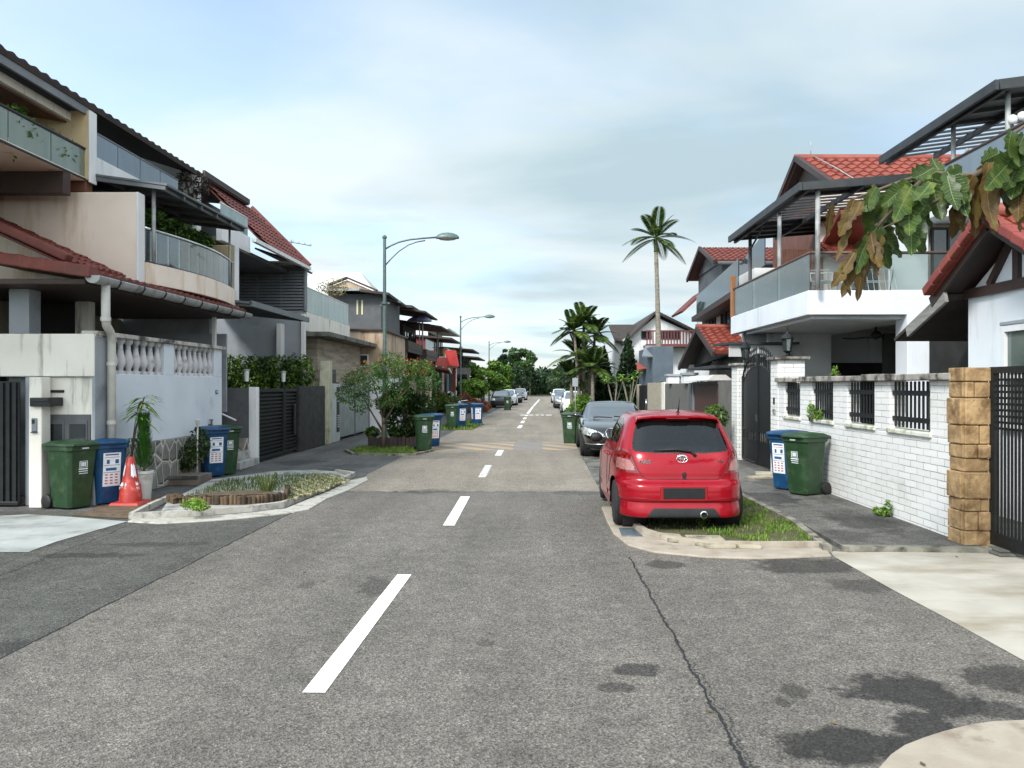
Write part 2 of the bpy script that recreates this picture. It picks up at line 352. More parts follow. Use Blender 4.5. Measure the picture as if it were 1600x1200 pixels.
STAINS = [st(1405, 1078, 95, 34, 1), st(1480, 1095, 70, 26, 1), st(1345, 1168, 120, 32, 1), st(1440, 1130, 60, 26, 1), st(1255, 1165, 30, 20, .9), st(988, 1048, 40, 12, .85), st(966, 1075, 34, 10, .7),
          st(1040, 882, 36, 7, .7), st(1255, 884, 90, 12, .75), st(1350, 915, 60, 14, .6), st(590, 915, 40, 14, .55), st(1240, 1078, 22, 12, .6), st(1225, 1100, 14, 9, .6), st(1570, 1060, 70, 26, .8),
          st(480, 915, 16, 5, .4), st(760, 1004, 14, 5, .45), st(460, 770, 60, 8, .45), st(660, 768, 50, 4, .5), st(690, 712, 70, 6, .35), st(1560, 1108, 70, 20, .8), st(900, 770, 40, 4, .35)]
ASPH = asphalt('asphalt', (0.114, 0.101, 0.086), (0.222, 0.198, 0.169), STAINS, [(1.0, 0.0, 1.0, 8.4, 0.012, 0.16), (1.02, 0.004, 1.0, 5.2, 0.006, 0.34), (-3.60, 0.015, 1, 16, 0.016, 0.10), (1.02, 0.01, 15.0, 20, 0.03, 0.15)], newer=13.5, patchy=0.27)
ASPH_D = asphalt('asphalt_dark', (0.064, 0.062, 0.054), (0.135, 0.130, 0.114), [st(60, 1010, 120, 14, .6), st(150, 868, 90, 5, .6), st(250, 850, 90, 4, .5)], [(-4.6, -0.06, 5, 11, 0.012, 0.5)], patchy=0.4)
PATH = asphalt('footpath_asphalt', (0.094, 0.087, 0.077), (0.185, 0.172, 0.152), [(4.2, 10.2, .5, .8, .6), (3.7, 12.5, .4, .9, .7), (4.4, 14.5, .5, .9, .6), (3.6, 9.4, .4, .5, .5)], (), patchy=0.75)
CONC = mat('pale_concrete', H('a49d90'), H('b7b0a4'), scale=1.6, rough=0.85, bump=0.25, bscale=70, dirt=H('80735c'), dlo=0.46, dhi=0.72, dscale=0.9, dstretch=(0.6, 1.6, 1))
CONC_W = mat('white_concrete', H('989b98'), H('aaada9'), scale=2.0, rough=0.8, bump=0.2, bscale=70, dirt=H('74756f'), dlo=0.48, dhi=0.72, dscale=1.8)
KERBW = mat('white_kerb_paint', H('a5a197'), H('bcb8ae'), scale=5, rough=0.85, bump=0.3, bscale=50, dirt=H('67635a'), dlo=0.5, dhi=0.68, dscale=5)
KERBB = mat('beige_kerb_concrete', H('95897a'), H('a69b8c'), scale=4, rough=0.88, bump=0.3, bscale=60, dirt=H('7a6c5a'), dlo=0.57, dhi=0.72, dscale=3)
KERBD = mat('mossy_kerb', H('6f6b60'), H('8f8a7c'), scale=5, rough=0.9, bump=0.4, bscale=50, dirt=H('32302a'), dlo=0.5, dhi=0.68, dscale=4)
DARKC = mat('damp_concrete', H('57564f'), H('74726a'), scale=2.2, rough=0.85, bump=0.3, bscale=50, dirt=H('2f2e29'), dlo=0.48, dhi=0.66, dscale=1.8)
SLABS = mat('grey_slabs', H('8d8c88'), H('a9a8a4'), scale=4, rough=0.85, bump=0.3, bscale=40, dirt=H('5d5b55'), dlo=0.52, dhi=0.68, dscale=2.6)
EARTH = mat('earth', H('4a4436'), H('5f5a44'), scale=0.8, rough=0.95, bump=0.4, bscale=12, dirt=H('3c4a28'), dlo=0.45, dhi=0.6, dscale=0.3)
SOIL = mat('brown_soil', H('4d3f30'), H('6b5a45'), scale=8, rough=0.95, bump=0.6, bscale=45)
PAINT = mat('road_paint', H('dedbd4'), H('edebe6'), scale=18, rough=0.7, bump=0.25, bscale=90, dirt=H('8f8b84'), dlo=0.56, dhi=0.72, dscale=22)
PAINT_OLD = mat('worn_road_paint', H('b5b1aa'), H('dcd9d2'), scale=16, rough=0.8, bump=0.25, bscale=90, dirt=H('8a8680'), dlo=0.52, dhi=0.66, dscale=9)
def sheet(name, pts, m, z=0.0, kind='structure'):
    b = MB(); b.add([(x, y, z) for x, y in pts], [tuple(range(len(pts)))]); o = b.build(name, m, fix=True)
    o.data.update(); o['kind'] = kind; return o
def raised(name, pts, m, z1, z0=-0.05, kind='structure', bevel=0.012):
    b = MB(); b.prism(pts, z0, z1); o = b.build(name, m, bevel=bevel); o['kind'] = kind; return o
def xl(Y): return -3.62 + 0.015 * Y       # left edge of the carriageway
def xr(Y): return 0.93 + 0.014 * Y
sheet('ground', [(-400, -60), (400, -60), (400, 900), (-400, 900)], EARTH, -0.03)
sheet('road', [(xl(-6), -6), (9, -6), (9, 7.9), (5.2, 8.9), (1.3, 8.9), (xr(11.8), 11.8), (xr(60), 60), (xr(118), 118), (40, 119), (40, 128), (-40, 128), (-40, 119), (xl(118), 118), (xl(50), 50)], ASPH, 0.0)
sheet('left_apron', [(-9.5, -6), (xl(-6), -6), (xl(11.4), 11.4), (-3.25, 11.5), (-9.5, 11.4)], ASPH_D, -0.001)
sheet('left_pavement', [(-9.5, 11.4), (-3.25, 11.5), (xl(50), 50), (xl(118), 118), (-7.2, 118), (-7.2, 40)], asphalt('driveway_asphalt', (0.085, 0.082, 0.078), (0.17, 0.165, 0.155), [st(470, 722, 40, 5, .6), st(560, 728, 60, 4, .5), st(520, 735, 50, 4, .5)], patchy=0.5), -0.004)
sheet('right_pavement', [(1.2, 8.9), (8.2, 8.9), (8.2, 118), (xr(118), 118), (xr(11.8), 11.8)], DARKC, -0.004)
# white painted driveway slab at the left gate
sheet('driveway_slab', [GP(-120, 878), GP(0, 863), GP(44, 863), GP(87, 847), GP(199, 815), GP(110, 808), GP(44, 804), GP(-120, 812)], CONC_W, 0.004)
# kerb ring round the left planter
lo = [GP(*p) for p in ((199, 816), (250, 819), (306, 816), (350, 813), (394, 809), (430, 805), (459, 801.5), (483, 797), (511, 780), (544, 767), (575, 751))]
up = [GP(*p) for p in ((573, 746), (546, 752), (515, 768), (492, 777), (470, 786), (446, 796), (420, 799), (394, 802.5), (350, 806), (306, 809), (250, 811), (205, 813))]
raised('white_kerb', lo + up, KERBW, 0.018)
inn = [GP(*p) for p in ((262, 785), (212, 806), (199, 811), (215, 811.5), (250, 808), (306, 806), (350, 803), (394, 799), (420, 796), (448, 790), (500, 769), (548, 748), (556, 750), (525, 741), (490, 738), (448, 741))]
raised('planter_bed', [GP(*p) for p in ((262, 790), (250, 808), (306, 806), (350, 803), (394, 799), (420, 796), (446, 790), (490, 772), (546, 750), (525, 742), (490, 739), (430, 741), (330, 755))], SLABS, 0.07)
def strip(path, w0, name, m, z1, z0=-0.05):
    pts = [Vector((x, y, 0)) for x, y in path]; l, r = [], []
    for i, p in enumerate(pts):
        d = (pts[min(i + 1, len(pts) - 1)] - pts[max(0, i - 1)]).normalized(); s_ = Vector((-d.y, d.x, 0)) * w0 / 2
        l.append((p + s_)[:2]); r.append((p - s_)[:2])
    b = MB()
    for i in range(len(pts) - 1):
        b.prism([l[i], l[i + 1], r[i + 1], r[i]], z0, z1)
    o = b.build(name, m); o['kind'] = 'structure'; return o
strip([GP(*p) for p in ((262, 783), (235, 795), (205, 811), (250, 808.5), (306, 806), (394, 799), (440, 793), (500, 769), (548, 747), (553, 744), (525, 740))], 0.065, 'planter_kerb', KERBW, 0.085)
sheet('soil_patch', [GP(*p) for p in ((110, 806), (140, 799), (165, 785), (262, 775), (262, 785), (200, 811))], SOIL, 0.006)
# grass pavers in the far corner of the planter: rows of small concrete teeth with grass between
GRASS = leafmat('grass', H('3f5a20'), H('6d8a35'), H('8a9a4a'), scale=3.0, rough=0.6)
GRASS_D = leafmat('dull_grass', H('3a4a20'), H('59682f'), H('7d8049'), scale=3.0, rough=0.6)
def in_poly(x, y, poly):
    c = False; j = len(poly) - 1
    for i in range(len(poly)):
        xi, yi = poly[i]; xj, yj = poly[j]
        if (yi > y) != (yj > y) and x < (xj - xi) * (y - yi) / (yj - yi) + xi: c = not c
        j = i
    return c
def grass(name, poly, n, h, m, z=0.0, w=0.012, lean=0.6, den=None):
    xs = [p[0] for p in poly]; ys = [p[1] for p in poly]; b = MB(); k = 0
    while k < n:
        x, y = random.uniform(min(xs), max(xs)), random.uniform(min(ys), max(ys)); 
        if not in_poly(x, y, poly): k += 0.2; continue
        if den and random.random() > den(x, y): k += 0.3; continue
        k += 1; hh = h * random.uniform(0.4, 1.25); a = random.uniform(0, 6.283); l = random.uniform(0, lean) * hh
        ww = w * random.uniform(0.6, 1.3); c, s_ = math.cos(a), math.sin(a)
        p = Vector((x, y, z)); sx = Vector((-s_, c, 0)) * ww / 2; mid = p + Vector((c * l * .35, s_ * l * .35, hh * .6)); tip = p + Vector((c * l, s_ * l, hh))
        b.add([p - sx, p + sx, mid + sx * .7, mid - sx * .7, tip], [(0, 1, 2, 3), (3, 2, 4)])
    o = b.build(name, m, fix=False); o['kind'] = 'stuff'; return o
pv = [GP(*p, 0.07) for p in ((449, 783), (449, 763), (490, 741), (528, 744), (545, 751), (500, 769))]
b = MB(); y = 11.6
while y < 17.4:
    x = -5.2
    while x < -2.9:
        q = (x + (0.09 if int(round(y / 0.15)) % 2 else 0), y)
        if in_poly(q[0], q[1], pv): b.box(q[0] - .065, q[0] + .065, q[1] - .04, q[1] + .04, 0.06, 0.1)
        x += 0.18
    y += 0.15
struct(b.build('grass_pavers', mat('paver_concrete', H('8d8468'), H('a89f80'), scale=6, rough=0.9, bump=0.4), bevel=0.01))
grass('paver_grass', pv, 2600, 0.06, GRASS_D, 0.07)
bedp = [GP(*p, 0.07) for p in ((290, 777), (350, 772), (440, 768), (449, 763), (490, 742), (430, 742), (350, 752))]
grass('planter_grass', bedp, 2000, 0.07, GRASS_D, 0.07)
# right hand kerb, verge and footpath
rl = [GP(*p) for p in ((940, 793.6), (948, 815), (958.5, 835), (981, 853), (1022, 864), (1105, 872), (1187.5, 874), (1299, 870))]
ru = [GP(*p) for p in ((1290, 858), (1187, 859), (1105, 857.5), (1043, 849), (1006, 837), (975, 815), (955, 793))]
raised('beige_kerb', rl + ru, KERBB, 0.02)
strip([GP(*p) for p in ((960, 795), (982, 818), (1008, 836), (1043, 847), (1105, 855.5), (1187, 857), (1284, 856.5))], 0.07, 'verge_kerb', KERBB, 0.075)
vg = [GP(*p) for p in ((1008, 835), (1043, 846), (1105, 854), (1187, 856), (1284, 856), (1250, 822), (1165, 780), (1120, 770), (985, 790))]
raised('verge', vg, mat('verge_soil', H('3d3d24'), H('575334'), scale=5, rough=0.95, bump=0.6, bscale=40), 0.035, bevel=0)
grass('verge_grass', [GP(*p) for p in ((1100, 835), (1175, 852), (1280, 855), (1250, 822), (1165, 780), (1140, 776), (1070, 800))], 6500, 0.04, GRASS, 0.035, den=lambda x, y: 0.12 + 0.88 * (math.sin(x * 5 + y * 3) + math.sin(x * 11 - y * 7) > -0.1))
grass('verge_weeds', [GP(*p) for p in ((1010, 836), (1043, 846), (1105, 854), (1187, 856), (1165, 800), (985, 800))], 1100, 0.03, GRASS_D, 0.035)
flag = mat('flagstone', H('8f8673'), H('a9a08c'), scale=5, rough=0.9, bump=0.4, bscale=40, dirt=H('5b5544'), dlo=0.5, dhi=0.68, dscale=4)
for q in (((1030, 832), (1062, 835), (1072, 844), (1045, 843)), ((1070, 836), (1125, 837), (1133, 844), (1080, 845)), ((1085, 847), (1140, 847), (1150, 853), (1105, 853)), ((1145, 847), (1185, 848), (1190, 854), (1155, 853))):
    raised('flagstone', [GP(*p, .05) for p in q], flag, 0.055, 0.02, bevel=0.006)
drain = MB(); dp = [GP(*p, .03) for p in ((967, 825), (990, 825), (1004, 837), (972, 837))]; drain.prism(dp, 0.0, 0.034)
struct(drain.build('drain_cover', mat('galvanised_cover', H('5b666c'), H('78838a'), scale=8, rough=0.5, metal=0.5, bump=0.2)))
fp = [(3.36, 8.75), (3.40, 10.4), (3.30, 12.9), (3.28, 19.5), (3.28, 26), (5.0, 26), (5.0, 8.9), (4.85, 8.7)]
raised('footpath', fp, PATH, 0.05, bevel=0.0)
strip([(3.16, 8.62), (3.34, 10.3), (3.30, 12.9), (3.26, 19.5), (3.26, 26)], 0.09, 'footpath_kerb', KERBD, 0.07)
strip([(3.36, 8.72), (4.9, 8.62)], 0.12, 'footpath_edge', KERBD, 0.053)
sheet('driveway_concrete', [GP(1297, 861), GP(1303, 870), GP(1394, 921.5), GP(1476, 965), GP(1600, 1033), GP(1800, 1160), (9, 5.5), (9, 9.2), (4.98, 9.1), (4.7, 8.66), (3.4, 8.6)], CONC, 0.004)
sheet('corner_apron', [GP(*p) for p in ((1370, 1205), (1392, 1180), (1414, 1165), (1445, 1153), (1476, 1143), (1512, 1134), (1551, 1128), (1640, 1124), (1800, 1122), (1900, 1330), (1300, 1330), (1340, 1240))], KERBB, 0.004)
# lane markings
def dash(p0, p1, w_, m=PAINT, name='lane_marking', z=0.004):
    a, c = Vector((*GP(*p0), 0)), Vector((*GP(*p1), 0)); d = (c - a).normalized(); s_ = Vector((-d.y, d.x, 0)) * w_ / 2
    n_ = max(2, int((c - a).length / .12)); l, r = [], []
    for i in range(n_ + 1):
        p = a.lerp(c, i / n_); j = random.uniform(-.004, .004)
        l.append((p - s_ * (1 + j * 3))[:2]); r.append((p + s_ * (1 + j * 3))[:2])
    sheet(name, l + r[::-1], m, z)
dash((490, 1083), (632, 898), 0.135); dash((701, 821.5), (727, 776), 0.15); dash((753, 746), (763.5, 727), 0.15, PAINT_OLD)
dash((778, 712), (783.5, 702), 0.16)
for a, c in (((811, 669), (814, 664.5)), ((815.5, 661), (818, 657.5)), ((819, 655), (821, 652.4)), ((822, 650), (823.5, 648.2)), ((824.5, 646.5), (833, 635)), ((834, 634), (843, 624))): dash(a, c, 0.17)
for x0, x1 in ((813, 822), (826, 833), (837, 842), (845, 850), (853, 862)): dash((x0, 648.6), (x1, 648.6), 0.9)
# speed hump with worn yellow hatching
def hump():
    m = bpy.data.materials.new('hump_hatching'); m.use_nodes = True; nt = m.node_tree; L = nt.links.new; bs = nt.nodes['Principled BSDF']; bs.inputs['Roughness'].default_value = 0.85
    geo = N(nt, 'ShaderNodeNewGeometry'); sep = N(nt, 'ShaderNodeSeparateXYZ'); L(geo.outputs['Position'], sep.inputs[0])
    t = M_(nt, 'FRACT', M_(nt, 'MULTIPLY', M_(nt, 'ADD', sep.outputs[1], M_(nt, 'MULTIPLY', sep.outputs[0], 0.85)), 1.15))
    n = N(nt, 'ShaderNodeTexNoise', i_Scale=9.0, i_Detail=7.0, i_Roughness=0.7); L(geo.outputs['Position'], n.inputs['Vector'])
    n2 = N(nt, 'ShaderNodeTexNoise', i_Scale=0.9, i_Detail=3.0); L(geo.outputs['Position'], n2.inputs['Vector'])
    gap = M_(nt, 'LESS_THAN', M_(nt, 'ABSOLUTE', M_(nt, 'ADD', sep.outputs[0], 0.18)), 0.42)
    f = M_(nt, 'MULTIPLY', M_(nt, 'LESS_THAN', t, 0.55), ramp(nt, M_(nt, 'ADD', n.outputs[0], M_(nt, 'MULTIPLY', n2.outputs[0], 0.5)), [(0.55, 0.3), (0.9, 0.8)]))
    f = M_(nt, 'MULTIPLY', f, M_(nt, 'SUBTRACT', 1.0, M_(nt, 'MULTIPLY', gap, 0.85)))
    c = N(nt, 'ShaderNodeMix', data_type='RGBA'); L(f, c.inputs[0]); c.inputs[6].default_value = (0.19, 0.18, 0.17, 1); c.inputs[7].default_value = (*H('b3966a'), 1)
    L(c.outputs[2], bs.inputs['Base Color'])
    b = MB(); ys = np.linspace(22.2, 25.4, 13); prof = [(float(y), 0.005 + 0.06 * math.sin(math.pi * (y - 22.2) / 3.2) ** 2) for y in ys]
    b.prismX([(22.2, -0.02)] + prof + [(25.4, -0.02)], -2.95, 1.22); o = b.build('speed_hump', m); o['kind'] = 'structure'
hump()
# litter
b = MB()
for i in range(90):
    x, y = random.uniform(-7, 5), random.uniform(3.2, 24); a = random.uniform(0, 6.28); s_ = random.uniform(.012, .035); c, sn = math.cos(a) * s_, math.sin(a) * s_
    b.add([(x - c, y - sn, .006), (x + sn * .4, y - c * .4, .010), (x + c, y + sn, .014), (x - sn * .4, y + c * .4, .009)], [(0, 1, 2, 3)])
struct(b.build('fallen_leaves', mat('dry_leaf', H('4b3a26'), H('7b6a42'), scale=3)), 'stuff')
# ================================================================== WHEELIE BINS
BLACKP = mat('black_plastic', H('141414'), H('222222'), scale=20, rough=0.55)
GREENP = mat('green_bin_plastic', H('1d371f'), H('264427'), scale=5, rough=0.42, bump=0.05, dirt=H('46553f'), dlo=0.52, dhi=0.75, dscale=6)
BLUEP = mat('blue_bin_plastic', H('083558'), H('0c436c'), scale=5, rough=0.4, bump=0.05, dirt=H('335a78'), dlo=0.52, dhi=0.75, dscale=6)
WHITEST = mat('white_sticker', H('d5dade'), H('e4e8ea'), scale=9, rough=0.5)
PRINTR = mat('red_print', H('b5483f'), rough=0.6); PRINTB = mat('blue_print', H('34507a'), rough=0.6); PRINTG = mat('pale_print', H('a9b6a4'), rough=0.6)
def bin_(name, kind, label, group):
    t = thing(name, label, 'wheelie bin', group=group); m = GREENP if kind == 'green' else BLUEP
    b = MB()
    def ring(w, d, y0, z, c=0.05):
        x0, x1, ya, yb = -w / 2, w / 2, y0 - d / 2, y0 + d / 2
        return [(x0 + c, ya, z), (x1 - c, ya, z), (x1, ya + c, z), (x1, yb - c, z), (x1 - c, yb, z), (x0 + c, yb, z), (x0, yb - c, z), (x0, ya + c, z)]
    rs = [ring(.36, .40, .0, .02), ring(.37, .41, .0, .05), ring(.455, .50, -.01, .80), ring(.46, .51, -.01, .82), ring(.50, .55, -.01, .825), ring(.505, .555, -.01, .89), ring(.47, .52, -.01, .89)]
    vs = [p for r in rs for p in r]; n = 8
    fs = [(i * n + j, i * n + (j + 1) % n, (i + 1) * n + (j + 1) % n, (i + 1) * n + j) for i in range(len(rs) - 1) for j in range(n)] + [tuple(range(n))[::-1], tuple(range((len(rs) - 1) * n, len(rs) * n))]
    b.add(vs, fs)
    body = b.build('body', m, t, smooth=35, bevel=0.008)
    l = MB()
    lr = [ring(.52, .60, -.005, .888, .06), ring(.535, .615, -.01, .895, .07), ring(.53, .61, -.01, .925, .07), ring(.45, .52, -.0, .95, .08), ring(.25, .30, .0, .965, .06)]
    vs = [p for r in lr for p in r]
    fs = [(i * n + j, i * n + (j + 1) % n, (i + 1) * n + (j + 1) % n, (i + 1) * n + j) for i in range(len(lr) - 1) for j in range(n)] + [tuple(range(n))[::-1], tuple(range((len(lr) - 1) * n, len(lr) * n))]
    l.add(vs, fs); l.box(-.16, .16, -.335, -.29, .895, .915)
    l.build('lid', m, t, smooth=40, bevel=0.006)
    h = MB(); h.tube([(-.2, .25, .86), (-.2, .34, .90), (-.17, .36, .905), (.17, .36, .905), (.2, .34, .90), (.2, .25, .86)], .014, 8); h.build('handle', m, t, smooth=True)
    for sx in (-1, 1):
        wv = MB(); wv.lathe((sx * .205, .235, .1), [(.03, -.03), (.085, -.03), (.1, -.02), (.1, .02), (.085, .03), (.03, .03)], 22, 'X'); wv.build('wheel', BLACKP, t, smooth=35)
    a = MB(); a.cyl((-.2, .235, .1), (.2, .235, .1), .012); a.build('axle', BLACKP, t)
    def face(u0, u1, v0, v1, off, side='front'):   # a plate just off the sloping front or left side
        def pt(u, v):
            y = -.205 - (v - .05) / .75 * .055; x = -.185 - (v - .05) / .75 * .0425
            return (u, y - off, v) if side == 'front' else (x - off, u, v) if side == 'left' else (-x + off, u, v)
        return [pt(u0, v0), pt(u1, v0), pt(u1, v1), pt(u0, v1)]
    def plate(mb, u0, u1, v0, v1, o0, o1, side='front'):
        mb.hexa(face(u0, u1, v0, v1, o0, side) + face(u0, u1, v0, v1, o1, side))
    if kind == 'blue':
        for side, u0, u1 in (('front', -.125, .125), ('left', -.13, .13), ('right', -.13, .13)):
            s_ = MB(); plate(s_, u0, u1, .27, .76, .001, .004, side); sk = s_.build('sticker', WHITEST, t)
            r = MB(); q = MB(); w_ = u1 - u0
            for v in (.735,): plate(q, u0 + .03, u1 - .03, v - .012, v + .008, .004, .0055, side)
            plate(r, u0 + .02, u1 - .02, .69, .697, .004, .0055, side)
            plate(q, u0 + .05, u0 + .09, .60, .66, .004, .0055, side); plate(q, u1 - .08, u1 - .03, .60, .66, .004, .0055, side); plate(q, u0 + .01, u1 - .01, .575, .581, .004, .0055, side)
            plate(q, u0 + .01, u1 - .01, .47, .476, .004, .0055, side); plate(q, u0 + .04, u1 - .06, .50, .54, .004, .0055, side)
            for k in range(4):
                for j in range(3): plate(r, u0 + .03 + j * .07, u0 + .07 + j * .07, .43 - k * .042, .448 - k * .042, .004, .0055, side)
            q.build('print', PRINTB, sk); r.build('print', PRINTR, sk)
    else:
        s_ = MB()
        plate(s_, -.06, .06, .585, .59, .001, .003); plate(s_, -.06, -.05, .59, .67, .001, .003); plate(s_, .05, .06, .59, .67, .001, .003); plate(s_, -.06, .06, .67, .676, .001, .003)
        for k, (a0, a1) in enumerate(((-.035, -.015), (-.01, .012), (.018, .036))): plate(s_, a0, a1, .60, .66, .001, .003)
        plate(s_, -.07, .07, .555, .572, .001, .003); plate(s_, -.07, .07, .525, .537, .001, .003); plate(s_, -.06, .07, .495, .505, .001, .003)
        s_.build('stamp', WHITEST, t)
        s_ = MB(); s_.box(-.05, .05, -.293, -.289, .85, .868); s_.build('number_plate', WHITEST, t)
    return t
GRP = 'wheelie bins put out along the street'
bg = bin_('green_bin', 'green', 'green wheelie bin beside the dark meter cabinet at the left gate', GRP)
bb = bin_('blue_bin', 'blue', 'blue recycling bin with white stickers next to the red traffic cone', GRP)
def place(proto, used, px, py, rz, label, z=0.0, sc=1.03):
    x, y = GP(px, py, z)
    if not used: o = proto; o.location = (x, y, z); o.rotation_euler = (0, 0, R(rz)); o.scale = (sc,) * 3; return o
    return dup(proto, (x, y, z), R(rz), label, (sc,) * 3)
place(bg, False, 112, 793, 66, None); place(bb, False, 163, 786, 52, None)
place(bb, True, 331, 744, 42, 'blue recycling bin in front of the stone wall base behind the log planter', 0.0)
place(bg, True, 349, 741, 52, 'green wheelie bin behind a blue one beside the grey front steps', 0.0)
place(bg, True, 1258, 772, -58, 'green wheelie bin against the white brick wall', 0.05); place(bb, True, 1233, 764, -60, 'blue recycling bin between the black arched gate and a green bin', 0.05)
place(bg, True, 662, 704, 14, 'green wheelie bin at the kerb under the orange flowering tree', 0.0); place(bb, True, 673, 699, 40, 'blue recycling bin half hidden behind a green bin beside the speed hump', 0.0)
place(bg, True, 706, 669.5, 10, 'green wheelie bin on the grass verge beside the parked motorcycle', 0.03); place(bb, True, 719, 667, 30, 'blue recycling bin at the foot of the second street lamp', 0.03)
place(bb, True, 745, 664, 18, 'blue recycling bin alone at the road edge past the motorcycle', 0.0)
place(bg, True, 892, 695.5, -12, 'green wheelie bin on the right kerb beside the black sedan', 0.0); place(bg, True, 793, 641, 0, 'distant dark green bin in front of the cars parked on the left', 0.0)
# ================================================================== STREET LAMPS
LAMPG = mat('lamp_post_paint', H('4d605c'), H('5e716b'), scale=8, rough=0.45, metal=0.2, dirt=H('4e5b56'), dlo=0.5, dhi=0.7, dscale=3, dstretch=(1, 1, .3))
LAMPD = mat('lamp_arm_metal', H('4d5a5e'), H('62706f'), scale=8, rough=0.4, metal=0.4)
LENS = mat('lamp_lens', H('9a8f80'), H('b0a695'), scale=20, rough=0.2)
def lamp():
    t = thing('street_lamp', 'nearest green grey street lamp rising from the flowering tree bed', 'street lamp', group='street lamps on the left kerb')
    b = MB(); b.tube([(0, 0, 0), (0, 0, 1.1), (0, 0, 1.12), (0, 0, 6.46)], [.095, .09, .066, .048], 16); b.lathe((0, 0, 6.42), [(.06, 0), (.075, .02), (.075, .06), (.03, .11)], 16); b.build('pole', LAMPG, t, smooth=35)
    b = MB(); b.cyl((0, 0, 4.35), (0, 0, 4.42), .1); b.box(.05, .16, -.03, .03, 4.36, 4.41); b.box(-.16, -.05, -.02, .02, 4.3, 4.34); b.build('clamp', LAMPD, t)
    b = MB(); b.tube([(.0, 0, 6.08), (.2, 0, 6.2), (.45, 0, 6.31), (.8, 0, 6.39), (1.2, 0, 6.43), (1.62, 0, 6.46)], .027, 10); b.build('arm', LAMPD, t, smooth=True)
    b = MB(); b.tube([(.0, 0, 5.55), (.2, 0, 5.78), (.45, 0, 6.02), (.75, 0, 6.22), (1.0, 0, 6.31), (1.28, 0, 6.36)], .02, 10); b.build('brace', LAMPD, t, smooth=True)
    prof = []; v = []; 
    b = MB(); NN = 20
    for i, (s_, h) in enumerate(((1.0, 0.0), (1.02, .03), (.95, .08), (.78, .13), (.5, .17), (.15, .19))):
        for j in range(NN):
            a = 2 * math.pi * j / NN; b.v.append((1.98 + math.cos(a) * .37 * s_, math.sin(a) * .17 * s_, 6.42 + h))
    for i in range(5):
        for j in range(NN): b.f.append((i * NN + j, i * NN + (j + 1) % NN, (i + 1) * NN + (j + 1) % NN, (i + 1) * NN + j))
    b.f.append(tuple(range(NN))[::-1]); b.f.append(tuple(range(5 * NN, 6 * NN)))
    hd = b.build('lamp_head', LAMPG, t, smooth=50)
    b = MB(); b.lathe((0, 0, 0), [(.02, -.06), (.1, -.04), (.14, 0)], 18); b.v = [(1.98 + x * 2.2, y, 6.415 + z) for x, y, z in b.v]; b.build('lens', LENS, hd, smooth=True)
    return t
lm = lamp(); lm.location = (-4.72, 25.2, 0)
dup(lm, (-5.02, 54.4, 0), 0, 'second street lamp along, its post beside the blue recycling bin and the motorcycle')
dup(lm, (-4.87, 86, 0), 0, 'third street lamp along, standing in front of the light green trees')
dup(lm, (-4.45, 113, 0), 0, 'farthest street lamp, its short pole seen against dark trees')
# ================================================================== TRAFFIC CONE
CONE = mat('cone_plastic', H('9a2218'), H('b23629'), scale=6, rough=0.5, dirt=H('d77a6c'), dlo=0.55, dhi=0.75, dscale=6)
t = thing('traffic_cone', 'faded red orange traffic cone with torn white bands', 'traffic cone', (*GP(204, 788), 0.006))
x, y, z = t.location; b = MB(); b.hexa([(x - .23, y - .23, z), (x + .23, y - .23, z), (x + .23, y + .23, z), (x - .23, y + .23, z), (x - .2, y - .2, z + .045), (x + .2, y - .2, z + .045), (x + .2, y + .2, z + .045), (x - .2, y + .2, z + .045)]); b.build('base', CONE, t, bevel=0.01)
b = MB(); b.lathe((x, y, z), [(.165, .04), (.16, .06), (.145, .28), (.125, .31), (.085, .53), (.05, .70), (.035, .715), (.02, .715)], 28); b.build('cone', CONE, t, smooth=35)
b = MB()
for a0, a1, z0, z1 in ((190, 240, .44, .60), (300, 345, .42, .60), (200, 222, .24, .31), (225, 250, .27, .33), (262, 272, .26, .33), (330, 350, .24, .33)):
    k = 6; rr = lambda zz: np.interp(zz, [.06, .28, .31, .53, .70], [.16, .145, .125, .085, .05]) + .003
    for i in range(k):
        q0, q1 = R(a0 + (a1 - a0) * i / k), R(a0 + (a1 - a0) * (i + 1) / k); d0, d1 = .02 * math.sin(i * 2.1), .02 * math.sin((i + 1) * 2.1)
        b.add([(x + rr(zz) * math.cos(q), y + rr(zz) * math.sin(q), z + zz) for q, zz in ((q0, z0 + d0), (q1, z0 + d1), (q1, z1 + d1), (q0, z1 + d0))], [(0, 1, 2, 3)])
b.build('reflective_band', WHITEST, t, fix=False)
# ================================================================== CARS
def crspline(rows, n):
    rows = np.array(rows, float); k = len(rows); t = np.linspace(0, k - 1, n); out = []
    for x in t:
        i = min(int(x), k - 2); f = x - i
        p0, p1, p2, p3 = rows[max(i - 1, 0)], rows[i], rows[i + 1], rows[min(i + 2, k - 1)]
        m1 = (p2 - p0) * .5; m2 = (p3 - p1) * .5
        if i == 0: m1 = (p2 - p1)
        if i == k - 2: m2 = (p2 - p1)
        out.append((2 * f**3 - 3 * f**2 + 1) * p1 + (f**3 - 2 * f**2 + f) * m1 + (-2 * f**3 + 3 * f**2) * p2 + (f**3 - f**2) * m2)
    return np.array(out)
def carpaint(name, c, c2=None, metal=0.25, rough=0.28):
    m = mat(name, c, c2 or tuple(x * 0.92 for x in c), scale=3, rough=rough, metal=metal, coat=0.35, spec=0.28); return m
def inp(px, pz, poly):
    res = np.zeros(len(px), bool); j = len(poly) - 1
    for i in range(len(poly)):
        xi, zi = poly[i]; xj, zj = poly[j]
        if zi != zj: res ^= ((zi > pz) != (zj > pz)) & (px < (xj - xi) * (pz - zi) / (zj - zi) + xi)
        j = i
    return res
